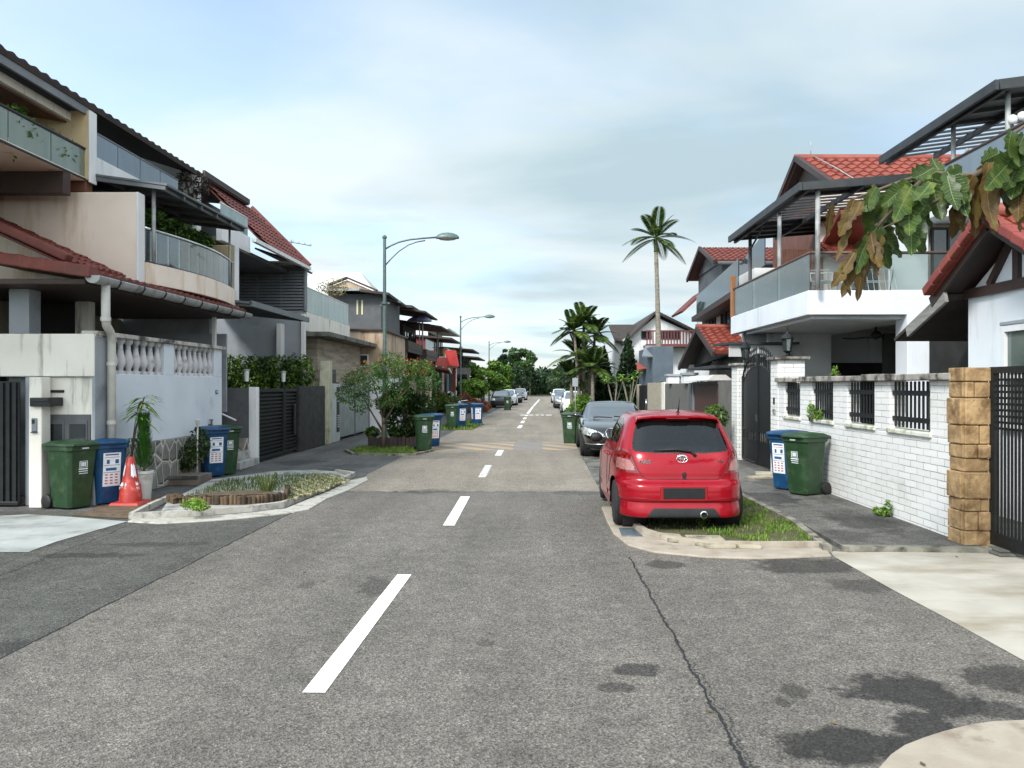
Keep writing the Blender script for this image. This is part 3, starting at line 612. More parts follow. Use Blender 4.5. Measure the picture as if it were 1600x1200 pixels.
CGLASS = glassmat('car_glass', tint=(0.3, 0.33, 0.33), milk=(0.04, 0.045, 0.045), milkf=0.2, gl=0.06, rough=0.02)
RGLASS = glassmat('rear_glass', tint=(0.62, 0.66, 0.66), milk=(0.06, 0.065, 0.065), milkf=0.08, gl=0.03, rough=0.02)
WGLASS = glassmat('windscreen_glass', tint=(0.6, 0.64, 0.64), milk=(0.05, 0.055, 0.055), milkf=0.1, gl=0.42, rough=0.02)
TYRE = mat('tyre_rubber', H('161616'), H('232323'), scale=30, rough=0.85); RIM = mat('alloy_rim', H('a5a8ab'), H('bdbfc1'), scale=10, rough=0.3, metal=0.8)
CHROME = mat('chrome', H('c8cacc'), H('dadcde'), scale=10, rough=0.12, metal=1.0); DARKT = mat('dark_trim', H('121314'), H('1b1c1d'), scale=10, rough=0.6)
TAILR = mat('red_tail_lens', H('5e060a'), H('7c0c10'), scale=20, rough=0.15, coat=1.0); TAILC = mat('pink_clear_lens', H('8a544f'), H('a8706a'), scale=30, rough=0.2, coat=1.0)
HEADL = mat('headlight_lens', H('8e9290'), H('c4c6c2'), scale=9, rough=0.2, coat=1.0); INTER = mat('car_interior', H('1a1a1c'), H('2c2c2e'), scale=12, rough=0.8)
PLATE = mat('black_number_plate', H('0e0e10'), H('151517'), scale=12, rough=0.4)
class Car:
    def __init__(s, name, label, rows, p, L, wheels, wr, res, parts, paint, group=None, hw=.7):
        s.t = t = thing(name, label, 'car', group=group)
        ns, nh = res; rw = crspline(rows, ns); th = np.linspace(-math.pi / 2, math.pi / 2, 2000)
        V = np.zeros((ns, 2 * nh, 3))
        for i, (yr, zr, yf, zf, w_) in enumerate(rw):
            w_ = max(w_, 0.004); h = (yf - yr) / 2; c = (yf + yr) / 2
            X = w_ * np.abs(np.cos(th)) ** (2 / p); Y = c + h * np.sign(np.sin(th)) * np.abs(np.sin(th)) ** (2 / p)
            d = np.concatenate([[0], np.cumsum(np.hypot(np.diff(X), np.diff(Y)))]); u = (np.arange(nh) + .5) / nh * d[-1]
            x = np.interp(u, d, X); y = np.interp(u, d, Y); f = np.clip((y - yr) / max(yf - yr, 1e-6), 0, 1); z = zr + (zf - zr) * f
            V[i, :nh] = np.stack([x, y, z], 1); V[i, nh:] = np.stack([-x, y, z], 1)[::-1]
        s.V = V; n2 = 2 * nh
        I, J = np.meshgrid(np.arange(ns - 1), np.arange(n2), indexing='ij'); I, J = I.ravel(), J.ravel(); K = (J + 1) % n2
        F = np.stack([I * n2 + J, I * n2 + K, (I + 1) * n2 + K, (I + 1) * n2 + J], 1); flat = V.reshape(-1, 3)
        cen = flat[F].mean(1); nr = np.cross(flat[F[:, 1]] - flat[F[:, 0]], flat[F[:, 3]] - flat[F[:, 0]]); nr /= np.linalg.norm(nr, axis=1)[:, None] + 1e-9
        s.flat, s.cen, s.nrm = flat, cen, nr
        own = np.full(len(F), -1)
        for k, (_, _, fn) in enumerate(parts):
            own[(own < 0) & fn(cen[:, 0], cen[:, 1], cen[:, 2], nr)] = k
        arch = np.zeros(len(F), bool)
        for wy in wheels: arch |= (np.hypot(cen[:, 1] - wy, cen[:, 2] - wr) < wr * 1.17) & (np.abs(cen[:, 0]) > hw * .7)
        own[arch] = -9
        s.p = {}
        jobs = [(-1, own == -1)]
        for k in range(len(parts)):
            q = own == k
            if parts[k][0] in ('tail_light', 'clear_tail_lens', 'side_window', 'headlight'): jobs += [(k, q & (cen[:, 0] < 0)), (k, q & (cen[:, 0] > 0))]
            else: jobs.append((k, q))
        for k, q in jobs:
            sel = F[q]
            if not len(sel): continue
            ids, inv = np.unique(sel, return_inverse=True); vv = flat[ids]
            me = bpy.data.meshes.new('body' if k < 0 else parts[k][0]); me.from_pydata(vv.tolist(), [], inv.reshape(-1, 4).tolist())
            me.polygons.foreach_set('use_smooth', [True] * len(me.polygons)); m = paint if k < 0 else parts[k][1]; me.materials.append(m)
            o = bpy.data.objects.new(me.name, me); C.objects.link(o); o.parent = t; s.p.setdefault(me.name, o); OFF[o.name] = Vector()
        # floor pan, wheel housings
        b = MB(); b.box(-hw * .8, hw * .8, .4, L - .4, .17, .26)
        for wy in wheels:
            for sx in (-1, 1): b.lathe((sx * (hw * .72), wy, wr), [(wr * 1.18, -.11), (wr * 1.19, .17)], 24, 'X')
        s.p['underbody'] = b.build('underbody', DARKT, t)
    def surf(s, x, z, rear=True):     # y of the shell at (x, z) seen from behind or from the front
        f = s.flat; m = np.where((f[:, 1] < 1.2) if rear else (f[:, 1] > f[:, 1].max() - 1.6))[0]
        d = (f[m, 0] - x) ** 2 + (f[m, 2] - z) ** 2; return f[m[np.argmin(d)], 1]
    def line(s, pts, r, m, name='panel_gap', parent=None, rear=True, n=14, lift=0.0):
        out = []
        for (x0, z0), (x1, z1) in zip(pts[:-1], pts[1:]):
            for k in range(n):
                x = x0 + (x1 - x0) * k / n; z = z0 + (z1 - z0) * k / n; out.append((x, s.surf(x, z, rear) + (-lift if rear else lift), z))
        x, z = pts[-1]; out.append((x, s.surf(x, z, rear) + (-lift if rear else lift), z))
        ys = np.array([q[1] for q in out]); 
        if len(ys) > 6: ys[2:-2] = np.convolve(ys, np.ones(5) / 5, 'valid')
        out = [(q[0], float(yy), q[2]) for q, yy in zip(out, ys)]
        b = MB(); b.tube(out, r, 6); return b.build(name, m, parent or s.t, smooth=True)
    def wheels(s, ys, r, x, w_=.19, spokes=7):
        for wy in ys:
            for sx in (-1, 1):
                cx = sx * x
                b = MB(); b.lathe((cx, wy, r), [(r * .66, -w_ / 2), (r * .93, -w_ / 2), (r, -w_ * .36), (r, w_ * .36), (r * .93, w_ / 2), (r * .66, w_ / 2)], 32, 'X'); wh = b.build('wheel', TYRE, s.t, smooth=35)
                o_ = sx * (w_ / 2 - .03)
                b = MB(); b.lathe((cx, wy, r), [(r * .68, -w_ * .45), (r * .68, w_ * .45), (r * .63, w_ * .42), (r * .62, -w_ * .42)], 32, 'X')
                b.lathe((cx + o_, wy, r), [(r * .02, -.015), (r * .17, -.015), (r * .15, .02), (.01, .025)], 16, 'X')
                for k in range(spokes):
                    a = 2 * math.pi * k / spokes + .3
                    b.beam((cx + o_, wy + r * .12 * math.cos(a), r + r * .12 * math.sin(a)), (cx + o_ + sx * .008, wy + r * .65 * math.cos(a), r + r * .65 * math.sin(a)), .022, .04)
                b.build('rim', RIM, wh, smooth=35)
                b = MB(); b.cyl((cx - sx * .02, wy, r), (cx - sx * .05, wy, r), r * .6, n=20); b.build('brake_disc', DARKT, wh)
# ---- the red hatchback seen from behind
RED = carpaint('red_car_paint', H('8c0014'), H('940218'), metal=0.2, rough=0.22)
ROWS = [(.05, .165, 3.46, .20, .79), (.0, .18, 3.50, .21, .812), (.0, .26, 3.55, .28, .818), (.022, .355, 3.585, .38, .812), (.0, .375, 3.587, .40, .822), (.0, .46, 3.59, .48, .822), (.015, .555, 3.59, .56, .825), (.085, .615, 3.56, .64, .823), (.10, .72, 3.50, .71, .82), (.125, .83, 3.36, .775, .812), (.165, .93, 2.98, .86, .79),
        (.215, .99, 2.72, .945, .762), (.36, 1.13, 2.36, 1.14, .70), (.49, 1.255, 2.06, 1.29, .637), (.575, 1.335, 1.86, 1.365, .585), (.59, 1.375, 1.72, 1.40, .53), (.66, 1.405, 1.58, 1.418, .43), (.85, 1.432, 1.42, 1.435, .2), (1.0, 1.438, 1.3, 1.438, .0)]
TL = [(.525, .70), (.555, .76), (.60, .88), (.655, .965), (.71, .985), (.90, .99), (.90, .725), (.70, .70)]
TC = [(.575, .735), (.59, .79), (.625, .85), (.775, .875), (.785, .745), (.70, .725)]
RW = [(-.59, .985), (-.56, .958), (-.3, .937), (.3, .937), (.56, .958), (.59, .985), (.585, 1.05), (.545, 1.20), (.50, 1.30), (.44, 1.325), (-.44, 1.325), (-.50, 1.30), (-.545, 1.20), (-.585, 1.05)]
SW1 = [(.70, 1.035), (.80, 1.20), (.93, 1.295), (1.28, 1.335), (1.28, 1.01)]; SW2 = [(1.34, 1.005), (1.34, 1.335), (1.75, 1.31), (2.05, 1.21), (2.5, .985)]
DIFF = [(-.44, .10), (-.44, .19), (-.37, .285), (.37, .285), (.44, .19), (.44, .10)]
red_parts = [
    ('clear_tail_lens', TAILC, lambda x, y, z, n: inp(np.abs(x), z, TC) & (y < .5)),
    ('tail_light', TAILR, lambda x, y, z, n: inp(np.abs(x), z, TL) & (y < .62)),
    ('rear_window', RGLASS, lambda x, y, z, n: inp(x, z, RW) & (y < .62)),
    ('side_window', CGLASS, lambda x, y, z, n: inp(y, z, SW1) & (np.abs(x) > .55)), ('side_window', CGLASS, lambda x, y, z, n: inp(y, z, SW2) & (np.abs(x) > .55)),
    ('windscreen', WGLASS, lambda x, y, z, n: (y > 1.8) & (z > .965) & (z < 1.37) & (np.abs(x) < .63 - (z - .96) * .33) & (n[:, 2] > .1)),
    ('diffuser', DARKT, lambda x, y, z, n: inp(x, z, DIFF) & (y < .4)),
    ('headlight', HEADL, lambda x, y, z, n: (y > 3.1) & (z > .58) & (z < .76) & (np.abs(x) > .45)),
]
car = Car('parked_car', 'red hatchback parked half on the right kerb with its back to the camera', ROWS, 5.2, 3.6, (.62, 2.93), .285, (190, 250), red_parts, RED, group='cars parked along the street', hw=.81)
T = car.t; car.wheels((.62, 2.93), .285, .70)
rows_b = np.array(ROWS)
b = MB(); SPO = []      # roof spoiler lip over the rear window
sp = [(-.53, 1.30), (-.50, 1.355), (-.3, 1.377), (0, 1.383), (.3, 1.377), (.50, 1.355), (.53, 1.30)]
for i in range(len(sp) - 1):
    (x0, z0), (x1, z1) = sp[i], sp[i + 1]; b.hexa([(x0, .50, z0 - .022), (x1, .50, z1 - .022), (x1, .72, z1 - .01), (x0, .72, z0 - .01), (x0, .50, z0 + .008), (x1, .50, z1 + .008), (x1, .74, z1 + .024), (x0, .74, z0 + .024)])
b.build('spoiler', RED, T, bevel=.008, smooth=30)
b = MB(); b.box(-.14, .14, .492, .502, 1.345, 1.36); b.build('brake_light', TAILR, T)
seam = [(-.50, 1.0), (-.57, .86), (-.53, .72), (-.48, .645), (-.40, .612), (.40, .612), (.48, .645), (.53, .72), (.57, .86), (.50, 1.0)]
seam = [(-.625, .985), (-.595, .88), (-.545, .76), (-.49, .66), (-.43, .628), (.43, .628), (.49, .66), (.545, .76), (.595, .88), (.625, .985)]
car.line(seam, .0045, DARKT)
car.line([(-.80, .40), (-.5, .405), (-.28, .385), (.28, .385), (.5, .405), (.80, .40)], .006, mat('red_shadow_gap', H('6d040c'), rough=0.4), name='bumper_crease')
yb = car.surf(0, .46)
b = MB(); b.box(-.285, .285, yb - .012, yb + .06, .375, .56); b.build('plate_recess', mat('deep_red', H('8a0410'), rough=0.35), T, bevel=.01)
b = MB(); b.box(-.25, .25, yb - .02, yb - .008, .405, .535); b.build('number_plate', PLATE, T, bevel=.003)
ex = car.surf(.24, .22); b = MB(); b.lathe((.235, ex - .02, .215), [(.028, .12), (.042, .12), (.046, 0), (.034, -.004), (.030, .02), (.028, .1)], 22, 'Y'); b.build('exhaust_pipe', CHROME, T, smooth=40)
b = MB(); b.cyl((.235, ex - .001, .215), (.235, ex + .01, .215), .03); b.build('exhaust_bore', mat('bore_black', H('060606'), rough=.95), T)  # matt black disc closing the pipe bore
ye = car.surf(0, .87) - .006       # emblem of three ovals
def oval(cx, cz, rx, rz_, r, y): return [(cx + rx * math.cos(a), y, cz + rz_ * math.sin(a)) for a in np.linspace(0, 2 * math.pi, 29)]
b = MB(); b.tube(oval(0, .872, .066, .045, .006, ye), .0075, 6); b.tube(oval(0, .872, .024, .043, .006, ye - .002), .006, 6); b.tube(oval(0, .89, .05, .02, .006, ye - .003), .006, 6); b.build('emblem', CHROME, T, smooth=True)
b = MB(); b.lathe((0, ye + .015, .872), [(.002, -.01), (.064, -.004), (.066, .01)], 24, 'Y'); b.build('emblem_back', mat('dark_red', H('7a0310'), rough=.3, coat=1), T)
rot = Matrix.Rotation(R(90), 3, 'X')
text_mesh('YARIS', .062, .004, CHROME, T, 'lettering', (-.46, car.surf(-.46, .835) - .012, .835), Matrix.Rotation(R(-9), 3, 'Z') @ rot, True)
text_mesh('1.5', .05, .004, CHROME, T, 'lettering', (.47, car.surf(.47, .845) - .012, .845), Matrix.Rotation(R(9), 3, 'Z') @ rot, True)
b = MB(); b.lathe((0.02, car.surf(0, .70) - .006, .685), [(.004, -.012), (.022, -.01), (.03, .01)], 16, 'Y'); b.box(.0, .04, car.surf(0, .66) - .01, car.surf(0, .66) + .02, .635, .665); b.build('lock_handle', DARKT, T, smooth=40)
yw = lambda x, z: car.surf(x, z) - .012
b = MB(); b.tube([(.17, yw(.17, .90), .905), (.13, yw(.13, .95) - .01, .95), (.08, yw(.08, .97) - .015, .975)], [.018, .016, .012], 8); b.tube([(.13, yw(.13, .95) - .012, .955), (-.05, yw(-.05, .985) - .015, .985), (-.34, yw(-.34, .975) - .012, .975)], [.012, .016, .006], 8); b.build('rear_wiper', DARKT, T, smooth=True)
b = MB(); b.tube([(.05, .74, 1.42), (.055, .70, 1.50), (.06, .66, 1.60)], [.012, .006, .004], 8); b.lathe((.05, .745, 1.405), [(.03, 0), (.025, .02), (.01, .03)], 12); b.build('antenna', DARKT, T, smooth=True)
for sx in (-1, 1):
    b = MB(); b.lathe((0, 0, 0), [(.01, -.09), (.07, -.07), (.09, -.02), (.085, .04), (.04, .08), (.01, .09)], 14, 'X'); b.v = [(sx * .90 + x, 2.28 + y * .7, 1.0 + z * .8) for x, y, z in b.v]; b.beam((sx * .74, 2.3, .97), (sx * .86, 2.28, .98), .05, .04); b.build('wing_mirror', DARKT if sx < 0 else RED, T, smooth=40)
b = MB()
for sx in (-1, 1):
    b.hexa([(sx * .36 - .22, 1.75, .3), (sx * .36 + .22, 1.75, .3), (sx * .36 + .22, 1.95, .3), (sx * .36 - .22, 1.95, .3), (sx * .36 - .2, 1.5, 1.0), (sx * .36 + .2, 1.5, 1.0), (sx * .36 + .2, 1.62, 1.0), (sx * .36 - .2, 1.62, 1.0)])
    b.box(sx * .36 - .13, sx * .36 + .13, 1.5, 1.6, 1.0, 1.18)
b.box(-.62, .62, .95, 1.1, .3, .97); b.box(-.68, .68, 2.45, 2.75, .6, .93); b.build('seats', INTER, T, bevel=.03)
b = MB(); b.tube([(.34 + .17 * math.cos(a), 2.28 + .06 * math.sin(a), .98 + .16 * math.sin(a)) for a in np.linspace(0, 6.2832, 25)], .014, 8); b.build('steering_wheel', DARKT, T, smooth=True)
# side door gap and handle
def sideline(car, pts, r, m, name, sx):
    out = []
    f = car.flat
    for (y0, z0), (y1, z1) in zip(pts[:-1], pts[1:]):
        for k in range(10):
            y = y0 + (y1 - y0) * k / 10; z = z0 + (z1 - z0) * k / 10; mm = np.where(f[:, 0] * sx > .3)[0]; q = mm[np.argmin((f[mm, 1] - y) ** 2 + (f[mm, 2] - z) ** 2)]; out.append((f[q, 0], y, z))
    b = MB(); b.tube(out, r, 6); return b.build(name, m, car.t, smooth=True)
for sx in (-1, 1):
    sideline(car, [(1.31, .30), (1.31, .98)], .005, DARKT, 'panel_gap', sx); sideline(car, [(2.42, .3), (2.46, .93)], .005, DARKT, 'panel_gap', sx); sideline(car, [(1.0, .5), (.95, .7), (.78, .99)], .005, DARKT, 'panel_gap', sx)
    for hy in (1.12, 1.45): b = MB(); b.tube([(sx * .80, hy, .85), (sx * .835, hy + .04, .855), (sx * .835, hy + .14, .855), (sx * .805, hy + .18, .85)], .013, 8); b.build('door_handle', RED, T, smooth=True)
xc, yc = 1.80, 9.62
T.location = (xc, yc, .03); T.rotation_euler = (0, 0, R(-.6))
# ---- the black sedan seen from the front
SED = [(.12, .2, 4.72, .2, .80), (.05, .28, 4.80, .27, .87), (.0, .42, 4.84, .40, .90), (.0, .56, 4.84, .52, .915), (.05, .68, 4.80, .62, .92), (.10, .78, 4.72, .70, .915), (.16, .86, 4.52, .775, .90), (.30, .90, 4.0, .86, .875), (.75, .93, 3.42, .92, .84),
       (1.05, 1.05, 3.06, 1.04, .78), (1.35, 1.19, 2.72, 1.20, .705), (1.6, 1.28, 2.48, 1.29, .645), (1.8, 1.335, 2.3, 1.335, .57), (1.9, 1.355, 2.2, 1.355, .40), (2.0, 1.365, 2.1, 1.365, .0)]
HL = [(.36, .545), (.42, .625), (.60, .70), (.80, .745), (.95, .72), (.95, .60), (.62, .535)]
GR = [(-.31, .66), (-.25, .46), (.25, .46), (.31, .66), (.24, .725), (-.24, .725)]
SWS = [(1.3, .955), (1.55, 1.2), (1.8, 1.30), (2.1, 1.315), (2.1, .96)]; SWS2 = [(2.16, .96), (2.16, 1.315), (2.5, 1.24), (3.1, .97)]
def sed_parts():
    return [('headlight', HEADL, lambda x, y, z, n: inp(np.abs(x), z, HL) & (y > 3.9)),
            ('grille', DARKT, lambda x, y, z, n: inp(x, z, GR) & (y > 4.2)),
            ('windscreen', WGLASS, lambda x, y, z, n: (y > 2.2) & (z > .935) & (z < 1.325) & (np.abs(x) < .80 - (z - .93) * .45) & (n[:, 2] > .1)),
            ('rear_window', CGLASS, lambda x, y, z, n: (y < 1.9) & (z > .95) & (z < 1.325) & (np.abs(x) < .76 - (z - .93) * .45) & (n[:, 2] > .1)),
            ('side_window', CGLASS, lambda x, y, z, n: inp(y, z, SWS) & (np.abs(x) > .55)), ('side_window', CGLASS, lambda x, y, z, n: inp(y, z, SWS2) & (np.abs(x) > .55)),
            ('tail_light', TAILR, lambda x, y, z, n: (np.abs(x) > .5) & (z > .6) & (z < .8) & (y < .5)),
            ('air_intake', DARKT, lambda x, y, z, n: (np.abs(x) < .80) & (z > .24) & (z < .345) & (y > 4.4))]
def sedan(name, label, paint, res, detail=True):
    c = Car(name, label, SED, 5.0, 4.84, (.95, 3.92), .31, res, sed_parts(), paint, 'cars parked along the street', .9)
    c.wheels((.95, 3.92), .31, .82); t = c.t
    yf = lambda x, z: c.surf(x, z, False)
    for sx in (-1, 1):
        b = MB(); b.lathe((0, 0, 0), [(.01, -.1), (.08, -.08), (.1, -.02), (.09, .05), (.04, .09), (.01, .1)], 14, 'X'); b.v = [(sx * .99 + x, 3.15 + y * .7, 1.0 + z * .8) for x, y, z in b.v]; b.beam((sx * .8, 3.15, .95), (sx * .95, 3.15, .98), .05, .04); b.build('wing_mirror', paint, t, smooth=40)
    b = MB(); b.box(-.7, .7, 2.5, 2.9, .6, .94); b.box(-.65, -.15, 1.9, 2.1, .4, 1.15); b.box(.15, .65, 1.9, 2.1, .4, 1.15); b.build('seats', INTER, t, bevel=.03)
    y0 = yf(0, .44) + .01; b = MB(); b.box(-.25, .25, y0, y0 + .015, .385, .495); b.build('number_plate', PLATE, t)
    if detail:
        b = MB()
        for z in (.50, .54, .58, .62, .66, .70): b.beam((-.26, yf(0, z) + .008, z), (.26, yf(0, z) + .008, z), .014, .02)
        b.beam((0, yf(0, .5) + .012, .48), (0, yf(0, .7) + .012, .71), .02, .012); b.build('grille_bars', CHROME, t)
        c.line([(-.84, .345), (-.4, .352), (.4, .352), (.84, .345)], .014, CHROME, 'bumper_strip', rear=False, lift=.006)
        c.line([(-.33, .66), (-.27, .45), (.27, .45), (.33, .66), (.25, .735), (-.25, .735), (-.33, .66)], .013, CHROME, 'grille_frame', rear=False, lift=.004)
        ys = yf(0, .76); b = MB(); b.tube([(.035 * math.cos(a), ys - .02, .80 + .035 * math.sin(a)) for a in np.linspace(0, 6.2832, 21)], .004, 6)
        for a in (90, 210, 330): b.cyl((0, ys - .02, .80), (.035 * math.cos(R(a)), ys - .02, .80 + .035 * math.sin(R(a))), .003)
        b.cyl((0, ys - .02, .745), (0, ys - .02, .766), .005); b.build('bonnet_star', CHROME, t, smooth=True)
        b = MB()
        for sx in (-1, 1):
            for k, xx in enumerate((.56, .70)): b.lathe((sx * xx, yf(xx, .63) - .01, .63), [(.045, 0), (.05, .02), (.03, .03)], 16, 'Y')
        b.build('headlight_reflector', CHROME, t, smooth=True)
        b = MB()
        for sx in (0, 1): b.beam((-.55 + sx * .6, 3.30, .955), (0.0 + sx * .55, 3.22, .985), .012, .012)
        b.build('wipers', DARKT, t)
    return t
BLK = mat('black_car_paint', H('1a1512'), H('221c18'), scale=3, rough=0.2, metal=0.4, coat=1.0, spec=0.6)
s1 = sedan('parked_car', 'black luxury sedan with a chrome grille parked facing the camera behind the red hatchback', BLK, (110, 150)); s1.rotation_euler = (0, 0, R(180 - 1)); s1.location = (2.16, 24.4, 0)
SILV = carpaint('silver_car_paint', H('8f9498'), H('9a9fa3'), metal=0.6, rough=0.3); WHT = carpaint('white_car_paint', H('cfd2d3'), H('d8dadb'), metal=0.0)
DRK = carpaint('dark_grey_car_paint', H('2b2e31'), H('34373a'), metal=0.4); ORG = carpaint('rust_red_car_paint', H('8e3a22'), H('99412a'), metal=0.2)
hat_parts = [
    ('tail_light', TAILR, lambda x, y, z, n: inp(np.abs(x), z, TL) & (y < .62)), ('rear_window', CGLASS, red_parts[2][2]), ('side_window', CGLASS, red_parts[3][2]), ('side_window', CGLASS, red_parts[4][2]),
    ('windscreen', WGLASS, red_parts[5][2]), ('headlight', HEADL, red_parts[7][2]),
    ('grille', DARKT, lambda x, y, z, n: (np.abs(x) < .6) & (y > 3.2) & (((z > .26) & (z < .42)) | ((z > .56) & (z < .63))))]
def hatch(label, paint, loc, rz):
    c = Car('parked_car', label, ROWS, 5.2, 3.6, (.62, 2.93), .285, (50, 60), hat_parts, paint, 'cars parked along the street', .81); c.wheels((.62, 2.93), .285, .735, spokes=5)
    for sx in (-1, 1):
        b = MB(); b.lathe((sx * .89, 2.28, 1.0), [(.03, -.06), (.08, -.03), (.08, .03), (.03, .06)], 10, 'X'); b.build('wing_mirror', paint, c.t, smooth=40)
    y0 = c.surf(0, .46, False); b = MB(); b.box(-.24, .24, y0 - .005, y0 + .012, .43, .53); b.build('number_plate', PLATE, c.t)
    c.t.location = loc; c.t.rotation_euler = (0, 0, R(rz)); return c.t
hatch('white hatchback facing the camera behind the leafy shrub on the right', WHT, (2.5, 52.5, 0), 180)
s2 = sedan('parked_car', 'silver car parked on the right kerb just past the white hatchback', SILV, (50, 60), False); s2.rotation_euler = (0, 0, R(180)); s2.location = (2.45, 66.5, 0)
hatch('small white car farthest away on the right side of the road', WHT, (2.55, 84, 0), 180)
hatch('white car with a bright bonnet among dark cars on the far left', WHT, (-2.3, 74, 0), 178)
s3 = sedan('parked_car', 'dark grey sedan parked on the far left under the trees', DRK, (50, 60), False); s3.rotation_euler = (0, 0, R(180)); s3.location = (-2.2, 86, 0)
hatch('dark hatchback parked nearest on the far left under trees', DRK, (-2.7, 67, 0), 180)
hatch('white car farthest along the left side of the road', WHT, (-1.7, 100, 0), 180)
hatch('rust red car in the driveway behind the motorcycle and bushes', ORG, (-6.9, 56, 0), 205)
# ================================================================== HOUSES ON THE LEFT
PINK = mat('pink_render', H('d9c9bb'), H('e3d5c8'), scale=1.2, rough=0.9, bump=0.1, bscale=30, dirt=H('b3966a'), dlo=0.52, dhi=0.76, dscale=1.4, dstretch=(2.2, 2.2, .35))
TAN = mat('tan_render', H('c0aa82'), H('d2bf9b'), scale=1.5, rough=0.9, bump=0.1, bscale=30, dirt=H('7d6c48'), dlo=0.54, dhi=0.74, dscale=1.6, dstretch=(2.2, 2.2, .4))
WHITE = mat('white_render', H('d2d3d3'), H('dededd'), scale=1.4, rough=0.85, bump=0.08, bscale=40, dirt=H('aeb0ae'), dlo=0.56, dhi=0.78, dscale=1.5, dstretch=(2.4, 2.4, .35))
WSTAIN = mat('stained_white_render', H('d4cfc5'), H('e0dcd2'), scale=1.2, rough=0.88, bump=0.12, bscale=35, dirt=H('6e6d5f'), dlo=0.55, dhi=0.72, dscale=2.0, dstretch=(2.6, 2.6, .3))
BLUEW = mat('blue_white_render', H('c3cad2'), H('ced4da'), scale=1.2, rough=0.85, bump=0.06, bscale=40, dirt=H('a0a8b2'), dlo=0.58, dhi=0.78, dscale=1.3)
GREYW = mat('grey_render', H('878c92'), H('979ca1'), scale=1.2, rough=0.85, bump=0.08, bscale=40, dirt=H('6e7378'), dlo=0.55, dhi=0.75, dscale=1.3)
DGREY = mat('dark_grey_paint', H('4a4d50'), H('57595c'), scale=2, rough=0.7, bump=0.06, dirt=H('3a3c3e'), dlo=0.55, dhi=0.75, dscale=1.5)
MGREY = mat('mid_grey_paint', H('6a6e72'), H('777b7f'), scale=2, rough=0.65, bump=0.05)
BROWN = mat('dark_brown_wood', H('2f2320'), H('40302a'), scale=2, rough=0.6, bump=0.15, bscale=20, stretch=(1, .2, 1))
SOFFIT = mat('brown_soffit', H('5a3a2a'), H('6e4834'), scale=3, rough=0.7)
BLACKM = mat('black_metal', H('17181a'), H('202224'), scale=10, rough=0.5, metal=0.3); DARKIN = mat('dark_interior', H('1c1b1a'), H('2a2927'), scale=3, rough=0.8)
REDT = mat('red_roof_tile', H('5f2a22'), H('773a2e'), scale=5, rough=0.6, bump=0.15, bscale=30, dirt=H('4a2a24'), dlo=0.5, dhi=0.72, dscale=2.5)
DTILE = mat('dark_roof_tile', H('2f2826'), H('40362f'), scale=5, rough=0.75, bump=0.15, bscale=30)
GUTT = mat('grey_gutter', H('8b8d8d'), H('a2a3a2'), scale=4, rough=0.5, dirt=H('4a4844'), dlo=0.5, dhi=0.72, dscale=3, dstretch=(1, 1, .5))
PIPE = mat('pvc_pipe', H('b6b4ac'), H('c6c4bc'), scale=5, rough=0.45, dirt=H('8d8a80'), dlo=0.55, dhi=0.75, dscale=3)
AWN = mat('grey_awning', H('5c6165'), H('6b7074'), scale=3, rough=0.5, metal=0.3)
GLASS = glassmat('balcony_glass', tint=(0.72, 0.82, 0.79), milk=(0.30, 0.36, 0.34), milkf=0.13, gl=0.13)
GLASSM = glassmat('frosted_glass', tint=(0.6, 0.75, 0.72), milk=(0.38, 0.48, 0.46), milkf=0.8, gl=0.06)
GLASSB = glassmat('blue_grey_glass', tint=(0.5, 0.6, 0.64), milk=(0.24, 0.30, 0.34), milkf=0.6, gl=0.10)
GLASSG = glassmat('mossy_glass', tint=(0.5, 0.62, 0.52), milk=(0.44, 0.52, 0.42), milkf=0.42, gl=0.05)
WINGL = mat('window_glass', H('1d2326'), H('2c3438'), scale=1.5, rough=0.08, spec=0.8)
BALU = mat('baluster_cement', H('b4b4b8'), H('c4c3c4'), scale=8, rough=0.8, bump=0.2, dirt=H('6c6a68'), dlo=0.55, dhi=0.72, dscale=5)
COPE = mat('weathered_coping', H('a5a19a'), H('bdb9b2'), scale=5, rough=0.88, bump=0.3, dirt=H('45433c'), dlo=0.5, dhi=0.66, dscale=3)
FOL1 = leafmat('shrub_leaves', H('253a14'), H('4a6a24'), H('76903a')); FOL2 = leafmat('dark_leaves', H('1c2c14'), H('32481f'), H('566c2e')); FOL3 = leafmat('light_leaves', H('38561c'), H('6a8e30'), H('94ae4a'))
WOODB = mat('bark', H('4c4236'), H('6a5d4c'), scale=8, rough=0.95, bump=0.5, bscale=30, stretch=(1, 1, .3))
def box1(name, m, par, *a, bevel=0.01):
    b = MB(); b.box(*a); return b.build(name, m, par, bevel=bevel)
def rail(name, m, par, pts, r=.025, n=8):
    b = MB(); b.tube(pts, r, n); return b.build(name, m, par, smooth=True)
